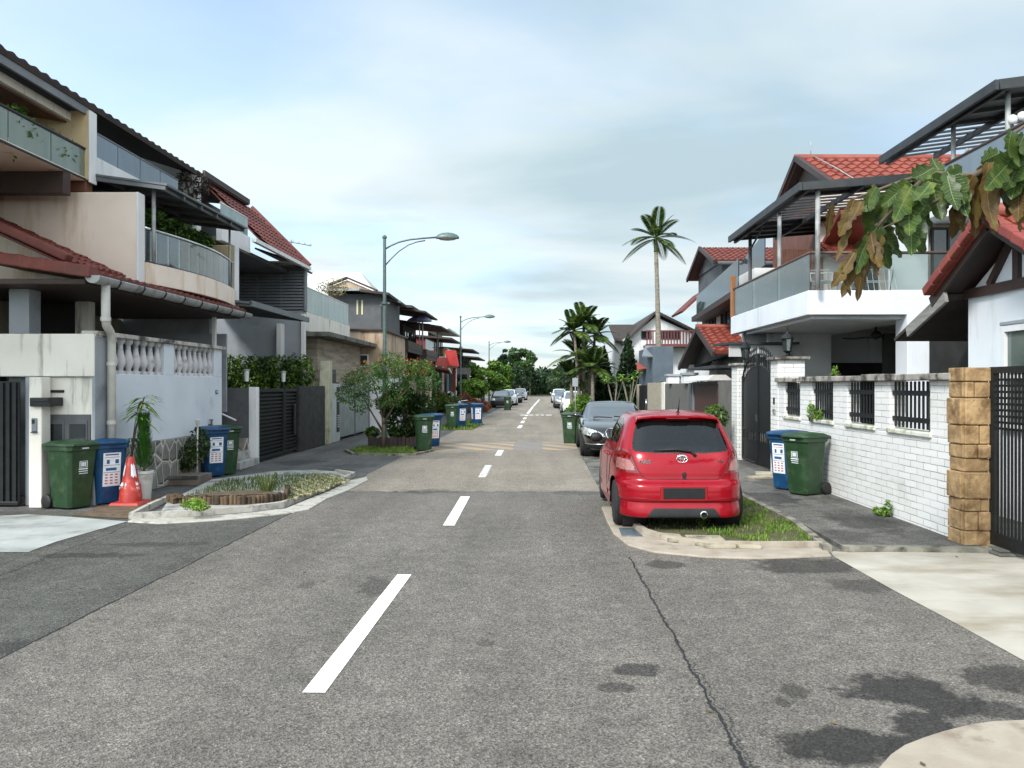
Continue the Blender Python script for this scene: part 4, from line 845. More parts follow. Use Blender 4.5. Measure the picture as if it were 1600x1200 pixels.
def window(par, plane, c, a0, a1, z0, z1, frame=WHITE, glass=WINGL, nv=2, nh=1, d=.05, t=.05, out=1):
    """a window in the plane x = c (spanning y a0..a1) or y = c (spanning x), its frame proud of the wall by d"""
    def bx(mb, u0, u1, v0, v1, q0, q1):
        q0, q1 = sorted((c + out * q0, c + out * q1))
        mb.box(q0, q1, u0, u1, v0, v1) if plane == 'x' else mb.box(u0, u1, q0, q1, v0, v1)
    b = MB(); bx(b, a0, a0 + t, z0, z1, -.02, d); bx(b, a1 - t, a1, z0, z1, -.02, d); bx(b, a0 + t, a1 - t, z0, z0 + t, -.02, d); bx(b, a0 + t, a1 - t, z1 - t, z1, -.02, d)
    for k in range(1, nv): u = a0 + (a1 - a0) * k / nv; bx(b, u - t / 2, u + t / 2, z0 + t, z1 - t, -.015, d - .003)
    for k in range(1, nh): v = z0 + (z1 - z0) * k / nh; bx(b, a0 + t, a1 - t, v - t / 2, v + t / 2, -.01, d - .006)
    f = b.build('window', frame, par); g = MB(); bx(g, a0 + t * .5, a1 - t * .5, z0 + t * .5, z1 - t * .5, -.012, .012); g.build('pane', glass, f); return f
def glass_run(par, pts, z0, z1, m, railm, n_each=1, rr=.025, t=.012, gap=.012):
    for (x0, y0), (x1, y1) in zip(pts[:-1], pts[1:]):
        for k in range(n_each):
            a = Vector((x0, y0, 0)).lerp(Vector((x1, y1, 0)), k / n_each); c = Vector((x0, y0, 0)).lerp(Vector((x1, y1, 0)), (k + 1) / n_each)
            d = (c - a).normalized(); a = a + d * gap; c = c - d * gap; s_ = Vector((-d.y, d.x, 0)) * t / 2
            b = MB(); b.hexa([a - s_ + Vector((0, 0, z0)), a + s_ + Vector((0, 0, z0)), c + s_ + Vector((0, 0, z0)), c - s_ + Vector((0, 0, z0)), a - s_ + Vector((0, 0, z1)), a + s_ + Vector((0, 0, z1)), c + s_ + Vector((0, 0, z1)), c - s_ + Vector((0, 0, z1))])
            b.build('glass_panel', m, par)
    return rail('handrail', railm, par, [(x, y, z1 + .02) for x, y in pts], rr)
def shrub(name, label, cat, loc, blobs, n, size, m, stems=4, group=None, stem_m=None, pot=None, **kw):
    t = thing(name, label, cat, loc, group=group); x, y, z = loc
    b = MB(); leaves(b, [((x + c[0], y + c[1], z + c[2]), r) for c, r in blobs], n, size, **kw); b.build('foliage', m, t, fix=False)
    b = MB(); sr = min(1.0, max(c[1][2] for c in blobs) * 3)
    for k in range(stems):
        c, r = blobs[k % len(blobs)]; a = k * 2.4; b.tube([(x + .03 * math.cos(a), y + .03 * math.sin(a), z), (x + c[0] * .5 + .1 * math.cos(a), y + c[1] * .5 + .1 * math.sin(a), z + c[2] * .5), (x + c[0] + r[0] * .4 * math.cos(a), y + c[1] + r[1] * .4 * math.sin(a), z + c[2] + r[2] * .3)], [.03 * sr, .02 * sr, .007 * sr], 6)
    b.build('stems', stem_m or WOODB, t)
    if pot:
        rr, h, pm = pot; b = MB(); b.lathe((x, y, z - h), [(rr * .7, 0), (rr * .95, h * .9), (rr, h * .9), (rr, h), (rr * .85, h), (rr * .8, h * .9)], 20); b.build('pot', pm, t, smooth=35)
    return t
# ---------------- nearest pink house
HN = thing('terrace_house', 'nearest pink terrace house at the left edge with a mossy glass upper balcony', 'house', (-8, 10, 0), group='terrace houses on the left side')
Ya, Yb, Yc, Yd = 13.7, 18.1, 23.7, 29.4; X1, X2 = -6.74, -7.6
b = MB(); b.box(-16, X1, Ya - .12, Ya + .12, 3.5, 5.08); b.build('party_wall', PINK, HN, bevel=.01)
box1('wall_edge', WHITE, HN, X1 - .02, X1 + .012, Ya - .124, Ya + .124, 3.4, 5.085)
box1('slab_edge', DARKT, HN, X2 - .02, X2, 7.5, Ya - .13, 5.27, 5.31); glass_run(HN, [(X2 - .05, 7.5 + 1.03 * k) for k in range(7)], 5.33, 5.8, GLASSG, DARKT, 1, .028)
box1('balcony_slab', mat('brightened_soffit', H('dccdc0'), H('e6dacf'), scale=1.5, rough=.9, dirt=H('b09a80'), dlo=.55, dhi=.75, dscale=2), HN, -12, X2 - .02, 7.5, Ya - .13, 5.27, 5.33); box1('deck_beam', BROWN, HN, -12, X2 - .02, 12.95, 13.15, 4.91, 5.268); box1('wall_step', SOFFIT, HN, -12, X2 - .02, Ya - .12, Ya + .1, 5.09, 5.3)  # slab underside lightened in its colour to stand in for bounced light
b = MB(); b.prismY([(-9.4, 4.9), (X2 + .02, 5.3), (X2 + .02, 6.47), (-9.4, 6.47)], Ya - .1, Ya + .1); b.build('fin_wall', TAN, HN, bevel=.01)
box1('fin_edge', WHITE, HN, X2 + .02, X2 + .05, Ya - .11, Ya + .11, 5.25, 6.475)
box1('upper_wall', TAN, HN, -10.6, -10.4, 7.5, Ya - .1, 4.9, 7.2); box1('sliding_door', WINGL, HN, -10.39, -10.36, 8.6, 12.8, 4.9, 6.3)
b = MB(); tiles(b, (X2 + .02, 7.0, 6.58), (X2 + .02, Yb + .12, 6.58), (-11.6, Yb + .12, 7.9), (-11.6, 7.0, 7.9), 42, 14, amp=.03); b.build('roof', DTILE, HN, smooth=40)
b = MB(); b.beam((X2 - .04, 7.0, 6.47), (X2 - .04, Ya + .15, 6.47), .05, .13); b.build('fascia', MGREY, HN)
b = MB(); b.beam((-7.95, 7.0, 6.36), (-7.95, Ya - .1, 6.36), .16, .14); b.beam((-9.2, 11.15, 6.28), (-7.7, 11.15, 6.28), .16, .16); b.build('roof_beam', WSTAIN, HN, bevel=.01)
b = MB(); b.slab([(-7.95, 7, 6.3), (-7.95, Ya - .1, 6.3), (-10.4, Ya - .1, 6.75), (-10.4, 7, 6.75)], .04); b.build('timber_soffit', SOFFIT, HN)
for k, (yy, s_) in enumerate(((12.15, 1.1), (13.05, .9))):
    shrub('balcony_plant', ('leafy plant behind the mossy glass at the left edge of the photo', 'small plant behind the mossy glass near the tan fin wall')[k], 'plant', (-7.86, yy, 5.33), [((0, 0, .3 * s_), (.22, .4 * s_, .38 * s_)), ((.0, .3, .3), (.2, .3, .3))], 700, .11, FOL1, group='plants on the balconies')
# ---------------- house A with the curved balcony and tiled porch
HA = thing('terrace_house', 'pink terrace house with a curved glass balcony and a red tiled porch', 'house', (-8, 16, 0), group='terrace houses on the left side')
def arc(Y): return X1 + .02 + .28 * math.sin(math.pi * (Y - Ya) / (Yb - Ya))
ys = np.linspace(Ya + .13, Yb - .13, 17)
b = MB(); b.prism([(arc(y), y) for y in ys] + [(arc(y) - .14, y) for y in ys[::-1]], 3.56, 3.93); b.build('balcony_parapet', PINK, HA, bevel=.01)
b = MB(); b.prism([(arc(y) - .14, y) for y in ys] + [(-9.5, ys[-1]), (-9.5, ys[0])], 3.57, 3.72); b.build('balcony_slab', SOFFIT, HA)
pa = [(arc(y) - .06, y) for y in np.linspace(Ya + .15, Yb - .2, 13)]
for k in range(6):
    q = pa[2 * k:2 * k + 3]; b = MB()
    for (x0, y0), (x1, y1) in zip(q[:-1], q[1:]): b.hexa([(x0, y0 + .005, 3.96), (x0 - .012, y0 + .005, 3.96), (x1 - .012, y1 - .001, 3.96), (x1, y1 - .001, 3.96), (x0, y0 + .005, 4.5), (x0 - .012, y0 + .005, 4.5), (x1 - .012, y1 - .001, 4.5), (x1, y1 - .001, 4.5)])
    b.build('glass_panel', GLASS, HA)
rail('handrail', CHROME, HA, [(x, y, 4.53) for x, y in pa], .026); rail('bottom_rail', DARKT, HA, [(x, y, 3.945) for x, y in pa], .016)
b = MB(); b.box(-14, X1, Yb - .12, Yb + .12, 3.4, 4.95); b.build('party_wall', TAN, HA, bevel=.01); box1('lower_party_wall', GREYW, HA, -14, -7.3, Yb - .12, Yb + .12, 0, 3.395); box1('wall_edge', WHITE, HA, X1 - .02, X1 + .015, Yb - .124, Yb + .124, 3.39, 4.955)
b = MB(); b.prismY([(-11, 4.96), (X2 + .02, 4.96), (X2 + .02, 6.52), (-11, 7.6)], Yb - .1, Yb + .1); b.build('fin_wall', WHITE, HA, bevel=.01)
box1('front_wall', GREYW, HA, -9.6, -9.4, Ya + .12, Yb - .12, 3.72, 5.5); window(HA, 'x', -9.39, 14.3, 17.4, 3.75, 5.1, DARKT, WINGL, 3)
box1('upper_parapet', WHITE, HA, X2 - .12, X2 + .01, Ya + .11, Yb - .11, 5.47, 5.76); box1('upper_slab', GREYW, HA, -11, X2 - .12, Ya + .12, Yb - .12, 5.47, 5.6)
glass_run(HA, [(X2 - .05, Ya + .15 + k * .83) for k in range(5)], 5.78, 6.18, GLASSB, MGREY, 1, .02); box1('upper_wall', DGREY, HA, -9.8, -9.65, Ya + .12, Yb - .12, 5.6, 6.9)
b = MB(); b.slab([(-6.32, Ya + .06, 5.27), (-6.32, Yb - .5, 5.27), (-8.6, Yb - .5, 5.58), (-8.6, Ya + .06, 5.58)], .035)
for k in range(6): y = Ya + .1 + k * .75; b.beam((-6.36, y, 5.20), (-8.6, y, 5.50), .05, .07)
for q in (.02, .5, .98): b.beam((-6.4 - 2.1 * q, Ya + .08, 5.20 + .3 * q), (-6.4 - 2.1 * q, Yb - .52, 5.20 + .3 * q), .05, .06)
b.build('canopy', AWN, HA); rail('canopy_post', GUTT, HA, [(-6.66, Ya + .3, 3.95), (-6.66, Ya + .3, 5.22)], .035); rail('canopy_post', GUTT, HA, [(-6.66, Yb - .62, 3.95), (-6.66, Yb - .62, 5.22)], .025)
for k, (yy, rr) in enumerate(((14.6, .55), (15.6, .6), (16.6, .5))):
    shrub('balcony_plant', ('round green shrub behind the curved glass, nearest of the three', 'middle green shrub of the three behind the curved glass balcony', 'round green shrub at the far end of the curved glass balcony')[k], 'plant', (-7.15, yy, 3.72), [((0, 0, .85), (.36, rr, .38)), ((.12, .1, 1.12), (.32, rr * .75, .2)), ((.15, -.1, .6), (.2, rr, .3))], 2600, .09, FOL1, group='plants on the balconies', flat=.5)
# porch
GX_ = -6.42
b = MB(); tiles(b, (GX_ - .03, 11.75, 3.43), (GX_ - .03, 17.9, 3.43), (-8.7, 17.9, 3.80), (-8.7, 11.75, 3.80), 26, 9, amp=.05); b.build('porch_roof', REDT, HA, smooth=40)
b = MB()
for k in range(9):
    x0 = GX_ - .02 - .33 * k; b.hexa([(x0 - .36, 11.55, 3.36 + .05 * (k + 1)), (x0, 11.55, 3.36 + .05 * k), (x0, 11.85, 3.36 + .05 * k), (x0 - .36, 11.85, 3.36 + .05 * (k + 1)), (x0 - .36, 11.58, 3.53 + .05 * (k + 1)), (x0, 11.58, 3.545 + .05 * k), (x0, 11.82, 3.545 + .05 * k), (x0 - .36, 11.82, 3.53 + .05 * (k + 1))])
b.build('ridge_tiles', REDT, HA, bevel=.02)
b = MB(); tiles(b, (-6.95, 11.9, 3.62), (-6.95, Ya - .13, 3.62), (-9.6, Ya - .13, 4.85), (-9.6, 11.9, 4.85), 9, 9, amp=.045); b.build('hip_roof', REDT, HA, smooth=40)
b = MB(); b.beam((-6.9, 11.88, 3.68), (-9.6, 11.88, 4.93), .2, .13); b.build('hip_cap', REDT, HA, bevel=.03)
g = MB(); pr = [(GX_ + .11 * math.cos(a), 3.385 + .10 * math.sin(a)) for a in np.linspace(math.pi, 2 * math.pi, 9)] + [(GX_ + .095, 3.40), (GX_ - .095, 3.40)]
g.prismY(pr, 11.62, 17.92); gu = g.build('gutter', GUTT, HA, smooth=40)
for k in range(8): b = MB(); b.tube([(GX_ - .06, 12.2 + k * .75, 3.27), (GX_ + .07, 12.2 + k * .75, 3.28), (GX_ + .12, 12.2 + k * .75, 3.36), (GX_ + .10, 12.22 + k * .75, 3.43)], .012, 6); b.build('bracket', DARKT, gu)
rail('downpipe', PIPE, HA, [(GX_, 11.98, 3.3), (GX_, 11.98, 2.78), (GX_ - .01, 12.02, 2.70), (GX_ - .06, 12.22, 2.62), (GX_ - .07, 12.28, 2.5), (GX_ - .07, 12.28, .0)], .062, 12)
b = MB()
for z in (2.76, 2.1, 1.2): b.cyl((GX_ - (.0 if z > 2.7 else .07), 11.98 if z > 2.7 else 12.28, z), (GX_ - (.0 if z > 2.7 else .07), 11.98 if z > 2.7 else 12.28, z + .06), .072)
b.build('pipe_collar', PIPE, HA)
box1('porch_ceiling', BROWN, HA, -9.4, GX_ - .15, 11.7, 17.85, 3.28, 3.36); box1('porch_column', GREYW, HA, -8.05, -7.74, 12.25, 12.55, 0, 3.28); box1('porch_column', WSTAIN, HA, -8.1, -7.85, 14.1, 14.3, 0, 3.28); box1('porch_column', WHITE, HA, -6.98, -6.9, 17.3, 17.38, 2.5, 3.28)
box1('inner_wall', DARKIN, HA, -9.3, -8.25, 14.35, 14.45, 0, 3.28); box1('ground_wall', mat('shaded_beige', H('837b6c'), H('938b7c'), scale=2, rough=.9), HA, -9.5, -9.3, 11.4, Yb - .12, 0, 3.28); window(HA, 'x', -9.29, 14.9, 16.6, .9, 2.6, DARKT, WINGL, 3); window(HA, 'x', -9.29, 12.3, 14.0, 0.05, 2.6, DARKT, DARKIN, 2); box1('porch_floor', DARKC, HA, -9.3, -6.75, 12.1, Yb - .12, 0, .12)  # dark inner wall and darkened beige put the porch shade into the colour
box1('side_screen', GREYW, HA, -9.3, -6.9, Yb - .2, Yb - .13, 1.2, 2.95, bevel=0)
# boundary wall of house A
BW = thing('boundary_wall', 'bluish white garden wall with two baluster openings on a crazy paved stone base', 'wall', (-6.7, 14.5, 0))
XW = -6.60
box1('wall_panel', BLUEW, BW, XW - .16, XW, 12.22, 16.9, .83, 1.98); box1('coping', COPE, BW, XW - .2, XW + .05, 12.0, 16.98, 2.55, 2.62)
for y0, y1 in ((12.22, 12.5), (14.28, 14.66), (16.52, 16.9)): box1('pier', BLUEW, BW, XW - .158, XW - .002, y0, y1, 1.98, 2.55)
def baluster(y):
    b = MB(); pr = [(.075, 0), (.075, .05), (.04, .06), (.045, .09), (.078, .17), (.08, .22), (.055, .32), (.036, .42), (.04, .45), (.03, .46), (.04, .48), (.062, .51), (.07, .52), (.07, .57)]
    b.lathe((XW - .08, y, 1.98), pr, 14); b.build('baluster', BALU, BW, smooth=50)
for k in range(7): baluster(12.66 + k * .248)
for k in range(8): baluster(14.78 + k * .232)
def crazy():
    m = bpy.data.materials.new('crazy_paving'); m.use_nodes = True; nt = m.node_tree; L = nt.links.new; bs = nt.nodes['Principled BSDF']; bs.inputs['Roughness'].default_value = .8
    geo = N(nt, 'ShaderNodeNewGeometry'); mp = N(nt, 'ShaderNodeMapping'); mp.inputs['Scale'].default_value = (1, 1.0, .8); L(geo.outputs['Position'], mp.inputs[0])
    v = N(nt, 'ShaderNodeTexVoronoi', feature='DISTANCE_TO_EDGE', i_Scale=3.6); L(mp.outputs[0], v.inputs['Vector'])
    v2 = N(nt, 'ShaderNodeTexVoronoi', i_Scale=3.6); L(mp.outputs[0], v2.inputs['Vector']); bw = N(nt, 'ShaderNodeRGBToBW'); L(v2.outputs['Color'], bw.inputs[0])
    n = N(nt, 'ShaderNodeTexNoise', i_Scale=9, i_Detail=6); L(geo.outputs['Position'], n.inputs['Vector'])
    st_ = ramp(nt, M_(nt, 'ADD', M_(nt, 'MULTIPLY', bw.outputs[0], .6), M_(nt, 'MULTIPLY', n.outputs[0], .5)), [(.25, H('5a5854')), (.8, H('8c8a84'))])
    e = ramp(nt, v.outputs['Distance'], [(.03, H('b9b2a4')), (.05, H('2b2a28')), (.09, (1, 1, 1))]); ef = ramp(nt, v.outputs['Distance'], [(.045, 1.0), (.085, 0.0)])
    c = N(nt, 'ShaderNodeMix', data_type='RGBA'); L(ef, c.inputs[0]); L(st_, c.inputs[6]); L(e, c.inputs[7]); L(c.outputs[2], bs.inputs['Base Color'])
    bp = N(nt, 'ShaderNodeBump', i_Strength=.8, i_Distance=.03); L(ramp(nt, v.outputs['Distance'], [(.0, .7), (.035, .6), (.05, 0.0), (.14, 1.0)]), bp.inputs['Height']); L(bp.outputs[0], bs.inputs['Normal']); return m
CRAZY = crazy()
box1('stone_base', CRAZY, BW, XW - .16, XW + .05, 12.5, 16.92, 0, .83, bevel=.015)
# gate wall and gate at the far left
GW = thing('gate_wall', 'stained white gate wall with a deep lintel and a grey corner column', 'wall', (-7.2, 12, 0))
box1('lintel', WSTAIN, GW, -9.5, -6.58, 11.95, 12.2, 1.93, 2.57, bevel=.015); b = MB(); b.box(-7.36, -6.60, 12.02, 12.2, 1.36, 1.92); b.box(-6.73, -6.60, 12.02, 12.2, 0, 1.36); b.box(-7.36, -7.26, 12.02, 12.2, 0, 1.36); b.build('panel', WSTAIN, GW)
box1('pier', WSTAIN, GW, -7.41, -7.22, 11.72, 11.945, 0, 1.92, bevel=.015); box1('jamb', GREYW, GW, -7.62, -7.42, 11.97, 12.2, 0, 1.925); box1('corner_column', GREYW, GW, -6.62, -6.575, 11.97, 12.48, 0, 2.54); box1('slot', DARKIN, GW, -7.32, -7.06, 12.0, 12.03, 1.69, 1.73)
SG = thing('driveway_gate', 'black ribbed metal driveway gate at the left edge', 'gate', (-8.2, 11.9, 0))
b = MB()
for k in range(22): b.box(-9.72 + k * .095, -9.67 + k * .095, 11.84, 11.87, .08, 1.84)
b.build('ribs', BLACKM, SG); box1('panel', BLACKM, SG, -9.8, -7.64, 11.87, 11.90, .06, 1.86); box1('bottom_rail', BLACKM, SG, -9.8, -7.64, 11.83, 11.93, .02, .08)
MC = thing('meter_cabinet', 'dark grey two door meter cabinet set in the stained white wall', 'cabinet', (-7, 12, 0))
box1('frame', DGREY, MC, -7.38, -6.66, 12.0, 12.1, .22, 1.362); 
for x0, x1 in ((-7.34, -7.05), (-6.99, -6.70)):
    d = box1('door', DGREY, MC, x0, x1, 11.985, 12.0, .28, 1.28); box1('window', WINGL, d, x0 + .025, x1 - .025, 11.978, 11.986, .8, 1.22, bevel=0)
t = thing('letterbox', 'long black letterbox on the stained white gate wall', 'letterbox', (-7.25, 11.95, 1.5)); box1('box', BLACKM, t, -7.36, -7.06, 11.66, 11.99, 1.49, 1.62); box1('flap', DARKT, t, -7.34, -7.08, 11.648, 11.66, 1.56, 1.61)
t = thing('intercom', 'small grey intercom panel on the slim white pier', 'intercom', (-7.3, 11.71, 1.2)); box1('panel', MGREY, t, -7.36, -7.28, 11.70, 11.72, 1.12, 1.32); b = MB(); b.box(-7.35, -7.31, 11.692, 11.70, 1.24, 1.30); b.build('speaker', DARKT, t); box1('hood', DARKT, t, -7.365, -7.275, 11.68, 11.72, 1.105, 1.12)
t = thing('house_number', 'small blue number tile at the far end of the bluish white wall', 'number tile', (XW, 16.6, 1.5)); box1('tile', PRINTB, t, XW, XW + .01, 16.55, 16.67, 1.62, 1.70, bevel=0); text_mesh('38', .07, .002, WHITEST, t, 'digits', (XW + .012, 16.61, 1.66), Matrix.Rotation(R(90), 3, 'Z') @ Matrix.Rotation(R(90), 3, 'X'))
# ---------------- house B
HB = thing('terrace_house', 'terrace house with a steep red tiled roof and a grey louvred screen', 'house', (-8, 20, 0), group='terrace houses on the left side')
b = MB(); b.box(-14, X1 - .05, Yc - .1, Yc + .1, 0, 4.0); b.build('party_wall', GREYW, HB); box1('column', WHITE, HB, -7.5, -7.36, Yc - .45, Yc - .12, 0, 3.6); box1('corner_column', WHITE, HB, X1 - .12, X1, Yc - .2, Yc - .1, 0, 3.9)
b = MB()
for k in range(14): z = 4.04 + k * .09; b.hexa([(-8.9, Yc - .13, z), (X1 - .06, Yc - .13, z), (X1 - .06, Yc - .09, z + .05), (-8.9, Yc - .09, z + .05), (-8.9, Yc - .13, z + .02), (X1 - .06, Yc - .13, z + .02), (X1 - .06, Yc - .09, z + .07), (-8.9, Yc - .09, z + .07)])
for x in (-8.9, -8.2, -7.5): b.box(x, x + .04, Yc - .09, Yc - .05, 4.0, 5.28)
b.build('louvre_screen', MGREY, HB); box1('screen_back', DGREY, HB, -8.9, X1 - .08, Yc - .05, Yc + .02, 4.0, 5.28); box1('screen_frame', MGREY, HB, X1 - .06, X1 + .0, Yc - .15, Yc + .06, 3.98, 5.34); box1('screen_top', MGREY, HB, -8.9, X1 - .06, Yc - .15, Yc + .06, 5.28, 5.34)
b = MB(); b.slab([(-6.3, Yb - .3, 3.66), (-6.3, Yc - 1.4, 3.66), (-9, Yc - 1.4, 3.95), (-9, Yb - .3, 3.95)], .05); b.beam((-6.3, Yb - .3, 3.62), (-6.3, Yc - 1.4, 3.62), .06, .13)
for k in range(8): y = Yb - .2 + k * .58; b.beam((-6.34, y, 3.58), (-9, y, 3.86), .05, .06)
b.build('awning', AWN, HB)
b = MB(); tiles(b, (-6.72, 20.1, 5.32), (-6.72, Yc + .05, 5.32), (-8.36, Yc + .05, 6.98), (-8.36, 20.1, 6.98), 15, 9, amp=.04); b.build('roof', REDT, HB, smooth=40)
b = MB(); b.beam((-6.68, Yc + .08, 5.36), (-8.4, Yc + .08, 7.08), .14, .12); b.build('verge_tiles', REDT, HB); b = MB(); b.beam((-6.66, 19.0, 5.25), (-6.66, Yc, 5.25), .1, .09); b.build('gutter', WHITE, HB)
b = MB(); b.slab([(-8.1, 19.6, 7.0), (-8.1, Yc - 1.0, 7.0), (-9.6, Yc - 1.0, 7.1), (-9.6, 19.6, 7.1)], .1); b.beam((-8.1, 19.6, 7.0), (-8.1, Yc - 1.0, 7.0), .06, .14); b.build('flat_roof', BROWN, HB)
box1('upper_wall', DGREY, HB, -9.3, -9.1, Yb + .12, Yc - .1, 3.95, 6.9); box1('attic_parapet', WHITE, HB, -7.25, -7.1, Yb + .12, 20.0, 5.1, 5.5); glass_run(HB, [(-7.16, Yb + .14), (-7.16, 19.1), (-7.16, 19.98)], 5.52, 5.95, GLASSM, WHITE, 1, .018); box1('attic_floor', DGREY, HB, -9.1, -7.25, Yb + .12, Yc - .1, 5.1, 5.2)
box1('sun_shade', PIPE, HB, -7.9, -6.95, Yc - .62, Yc - .2, 5.33, 5.39); box1('ground_wall', GREYW, HB, -10.2, -10, Yb + .12, Yc - .1, 0, 3.7); window(HB, 'x', -9.99, 19.0, 22.6, .1, 2.6, DARKT, WINGL, 4)
b = MB(); b.slab([(-7.2, Yc - .5, 5.5), (-6.9, Yc + 1.2, 5.3), (-8.0, Yc + 1.2, 5.75), (-8.1, Yc - .5, 5.8)], .05); b.build('dark_flashing', DTILE, HB)
shrub('rooftop_plant', 'dark bushy plant growing over the roof edge of the curved balcony house', 'plant', (-7.75, 18.0, 6.05), [((0, -.1, .15), (.32, .5, .32)), ((.1, .25, .3), (.25, .35, .3)), ((-.1, .1, .45), (.2, .3, .2))], 1500, .07, leafmat('dry_dark_leaves', H('1c1712'), H('3a3024'), H('544434')), group='plants on the balconies')
def antenna(label, loc, h=1.2):
    t = thing('tv_antenna', label, 'antenna', loc, group='roof antennas'); x, y, z = loc
    b = MB(); b.cyl((x, y, z), (x, y, z + h), .018, n=6); b.build('mast', GUTT, t); b = MB(); b.cyl((x - .5, y - .3, z + h - .02), (x + .55, y + .3, z + h - .14), .014, n=6); b.cyl((x - .2, y, z + h * .3), (x + .3, y, z + h * .33), .012, n=6)
    for k in range(7): q = -.45 + k * .16; b.cyl((x + q + .1, y + q * .55 - .18, z + h - .06 - q * .1), (x + q - .1, y + q * .55 + .18, z + h - .06 - q * .1), .008, n=5)
    b.build('boom', GUTT, t)
antenna('tall television antenna above the steep red tiled roof', (-7.6, 25.0, 5.2), 1.15)
# side wall, gate and hedge of house B
LW = thing('garden_wall', 'low dark grey side wall with a white end post before the slatted gate', 'wall', (-6.8, 18.3, 0)); box1('panel', DGREY, LW, -7.6, -6.5, 18.22, 18.36, .6, 1.74); box1('stone_base', CRAZY, LW, -7.6, -6.5, 18.18, 18.36, 0, .6); box1('end_post', WHITE, LW, -6.5, -6.32, 18.2, 18.38, 0, 1.76)
rail('handrail', WHITE, LW, [(-7.05, 17.6, 1.25), (-6.62, 17.75, 1.02)], .02)
t = thing('front_steps', 'grey stone front steps beside the dark side wall', 'steps', (-6.5, 17.5, 0)); box1('lower_step', SLABS, t, -7.0, -6.25, 17.0, 18.15, 0, .16); box1('upper_step', SLABS, t, -7.0, -6.45, 17.45, 18.15, .16, .32)
BG_ = thing('slatted_gate', 'dark grey double gate of horizontal slats', 'gate', (-6.4, 20, 0))
for y0, y1 in ((18.42, 20.35), (20.39, 21.5)):
    b = MB(); b.box(-6.44, -6.36, y0, y0 + .07, .08, 1.72); b.box(-6.44, -6.36, y1 - .07, y1, .08, 1.72); b.box(-6.44, -6.36, y0 + .07, y1 - .07, 1.64, 1.72); b.box(-6.44, -6.36, y0 + .07, y1 - .07, .08, .15)
    for k in range(16): b.box(-6.425, -6.385, y0 + .07, y1 - .07, .19 + k * .09, .235 + k * .09)
    b.build('gate_leaf', BLACKM, BG_); 
box1('backing', DARKT, BG_, -6.46, -6.445, 18.5, 21.45, .1, 1.7, bevel=0); box1('lock_post', BLACKM, BG_, -6.36, -6.33, 21.1, 21.28, .5, 1.3)
SWL = thing('garden_wall', 'black rough slate wall between the slatted gate and the pale pillar', 'wall', (-6.4, 22.8, 0)); box1('panel', mat('black_slate', H('1a1918'), H('33302d'), scale=5, rough=.7, bump=.8, bscale=8), SWL, -6.5, -6.32, 21.55, 24.15, 0, 1.78)
PP = thing('gate_pillar', 'pale mossy tapered pillar at the end of the slate wall', 'pillar', (-6.5, 24.4, 0)); b = MB(); b.prismX([(24.2, 0), (24.75, 0), (24.75, 2.55), (24.45, 2.55), (24.2, .8)], -6.55, -6.25); b.build('column', mat('mossy_render', H('b0ac92'), H('c4c2ae'), scale=2, rough=.9, dirt=H('7f8460'), dlo=.5, dhi=.7, dscale=2), PP, bevel=.02)
shrub('hedge', 'clipped green hedge rising behind the slatted gate', 'hedge', (-8.1, 23.2, 0), [((-1.4 + .35 * k, 0, 2.15 - .0 * k), (.35, .3, .52)) for k in range(9)] + [((-1.4 + .35 * k, 0, 1.5), (.35, .3, .5)) for k in range(9)], 9000, .11, leafmat('hedge_leaves', H('263d14'), H('4d6d24'), H('98b054'), scale=5), stems=9, shell=.7)
GLOBE = mat('frosted_lamp', H('c9cbc8'), H('d8dad6'), scale=8, rough=.3)
for k, (x, y, z, l) in enumerate(((-6.58, 18.29, 1.74, 'white garden lamp on the dark side wall in front of the hedge'), (-6.4, 20.4, 1.74, 'white garden lamp standing over the middle of the slatted gate'))):
    t = thing('garden_lamp', l, 'lamp', (x, y, z), group='white garden lamps by the slatted gate'); b = MB(); b.lathe((x, y, z), [(.03, 0), (.03, .12), (.05, .13), (.05, .15)], 12); b.build('stand', BLACKM, t); b = MB(); b.lathe((x, y, z + .15), [(.045, 0), (.06, .24), (.065, .25)], 14); b.build('shade', GLOBE, t, smooth=40)
    b = MB(); b.lathe((x, y, z + .4), [(.085, 0), (.085, .012), (.02, .03)], 14); b.build('cap', GUTT, t)
# ---------------- house C
HCc = thing('terrace_house', 'white and beige terrace house with frosted green balcony glass and a stone clad wall', 'house', (-8, 26, 0), group='terrace houses on the left side')
box1('balcony_parapet', WSTAIN, HCc, -7.0, -6.78, Yc + .12, 29.4, 3.42, 3.98); glass_run(HCc, [(-6.82, Yc + .14), (-6.82, 25.6), (-6.82, 27.5), (-6.82, 29.3)], 4.0, 4.72, GLASSM, WHITE, 1, .02); rail('side_rail', WHITE, HCc, [(-6.82, 29.3, 4.74), (-8, 29.3, 4.74)], .02)
box1('balcony_slab', DARKC, HCc, -9, -6.1, Yc + .1, 31.0, 3.26, 3.40); box1('balcony_floor', WHITE, HCc, -9, -7.0, Yc + .12, 29.4, 3.41, 3.5)
STONE = mat('travertine_cladding', H('8d8272'), H('b3a794'), scale=2.0, rough=.8, bump=.2, bscale=20, stretch=(.3, .3, 3.5), dirt=H('6e6355'), dlo=.5, dhi=.7, dscale=1.5, dstretch=(.4, .4, 2.5))
box1('stone_wall', STONE, HCc, -7.3, -6.72, 24.8, 30.9, 0, 3.26); box1('upper_wall', GREYW, HCc, -9.6, -9.4, Yc + .12, 29.4, 3.5, 6); window(HCc, 'x', -9.39, 24.6, 28.6, 3.6, 5.4, DARKT, WINGL, 4); box1('meter_box', DARKIN, HCc, -6.72, -6.62, 25.3, 25.9, 1.75, 2.35)
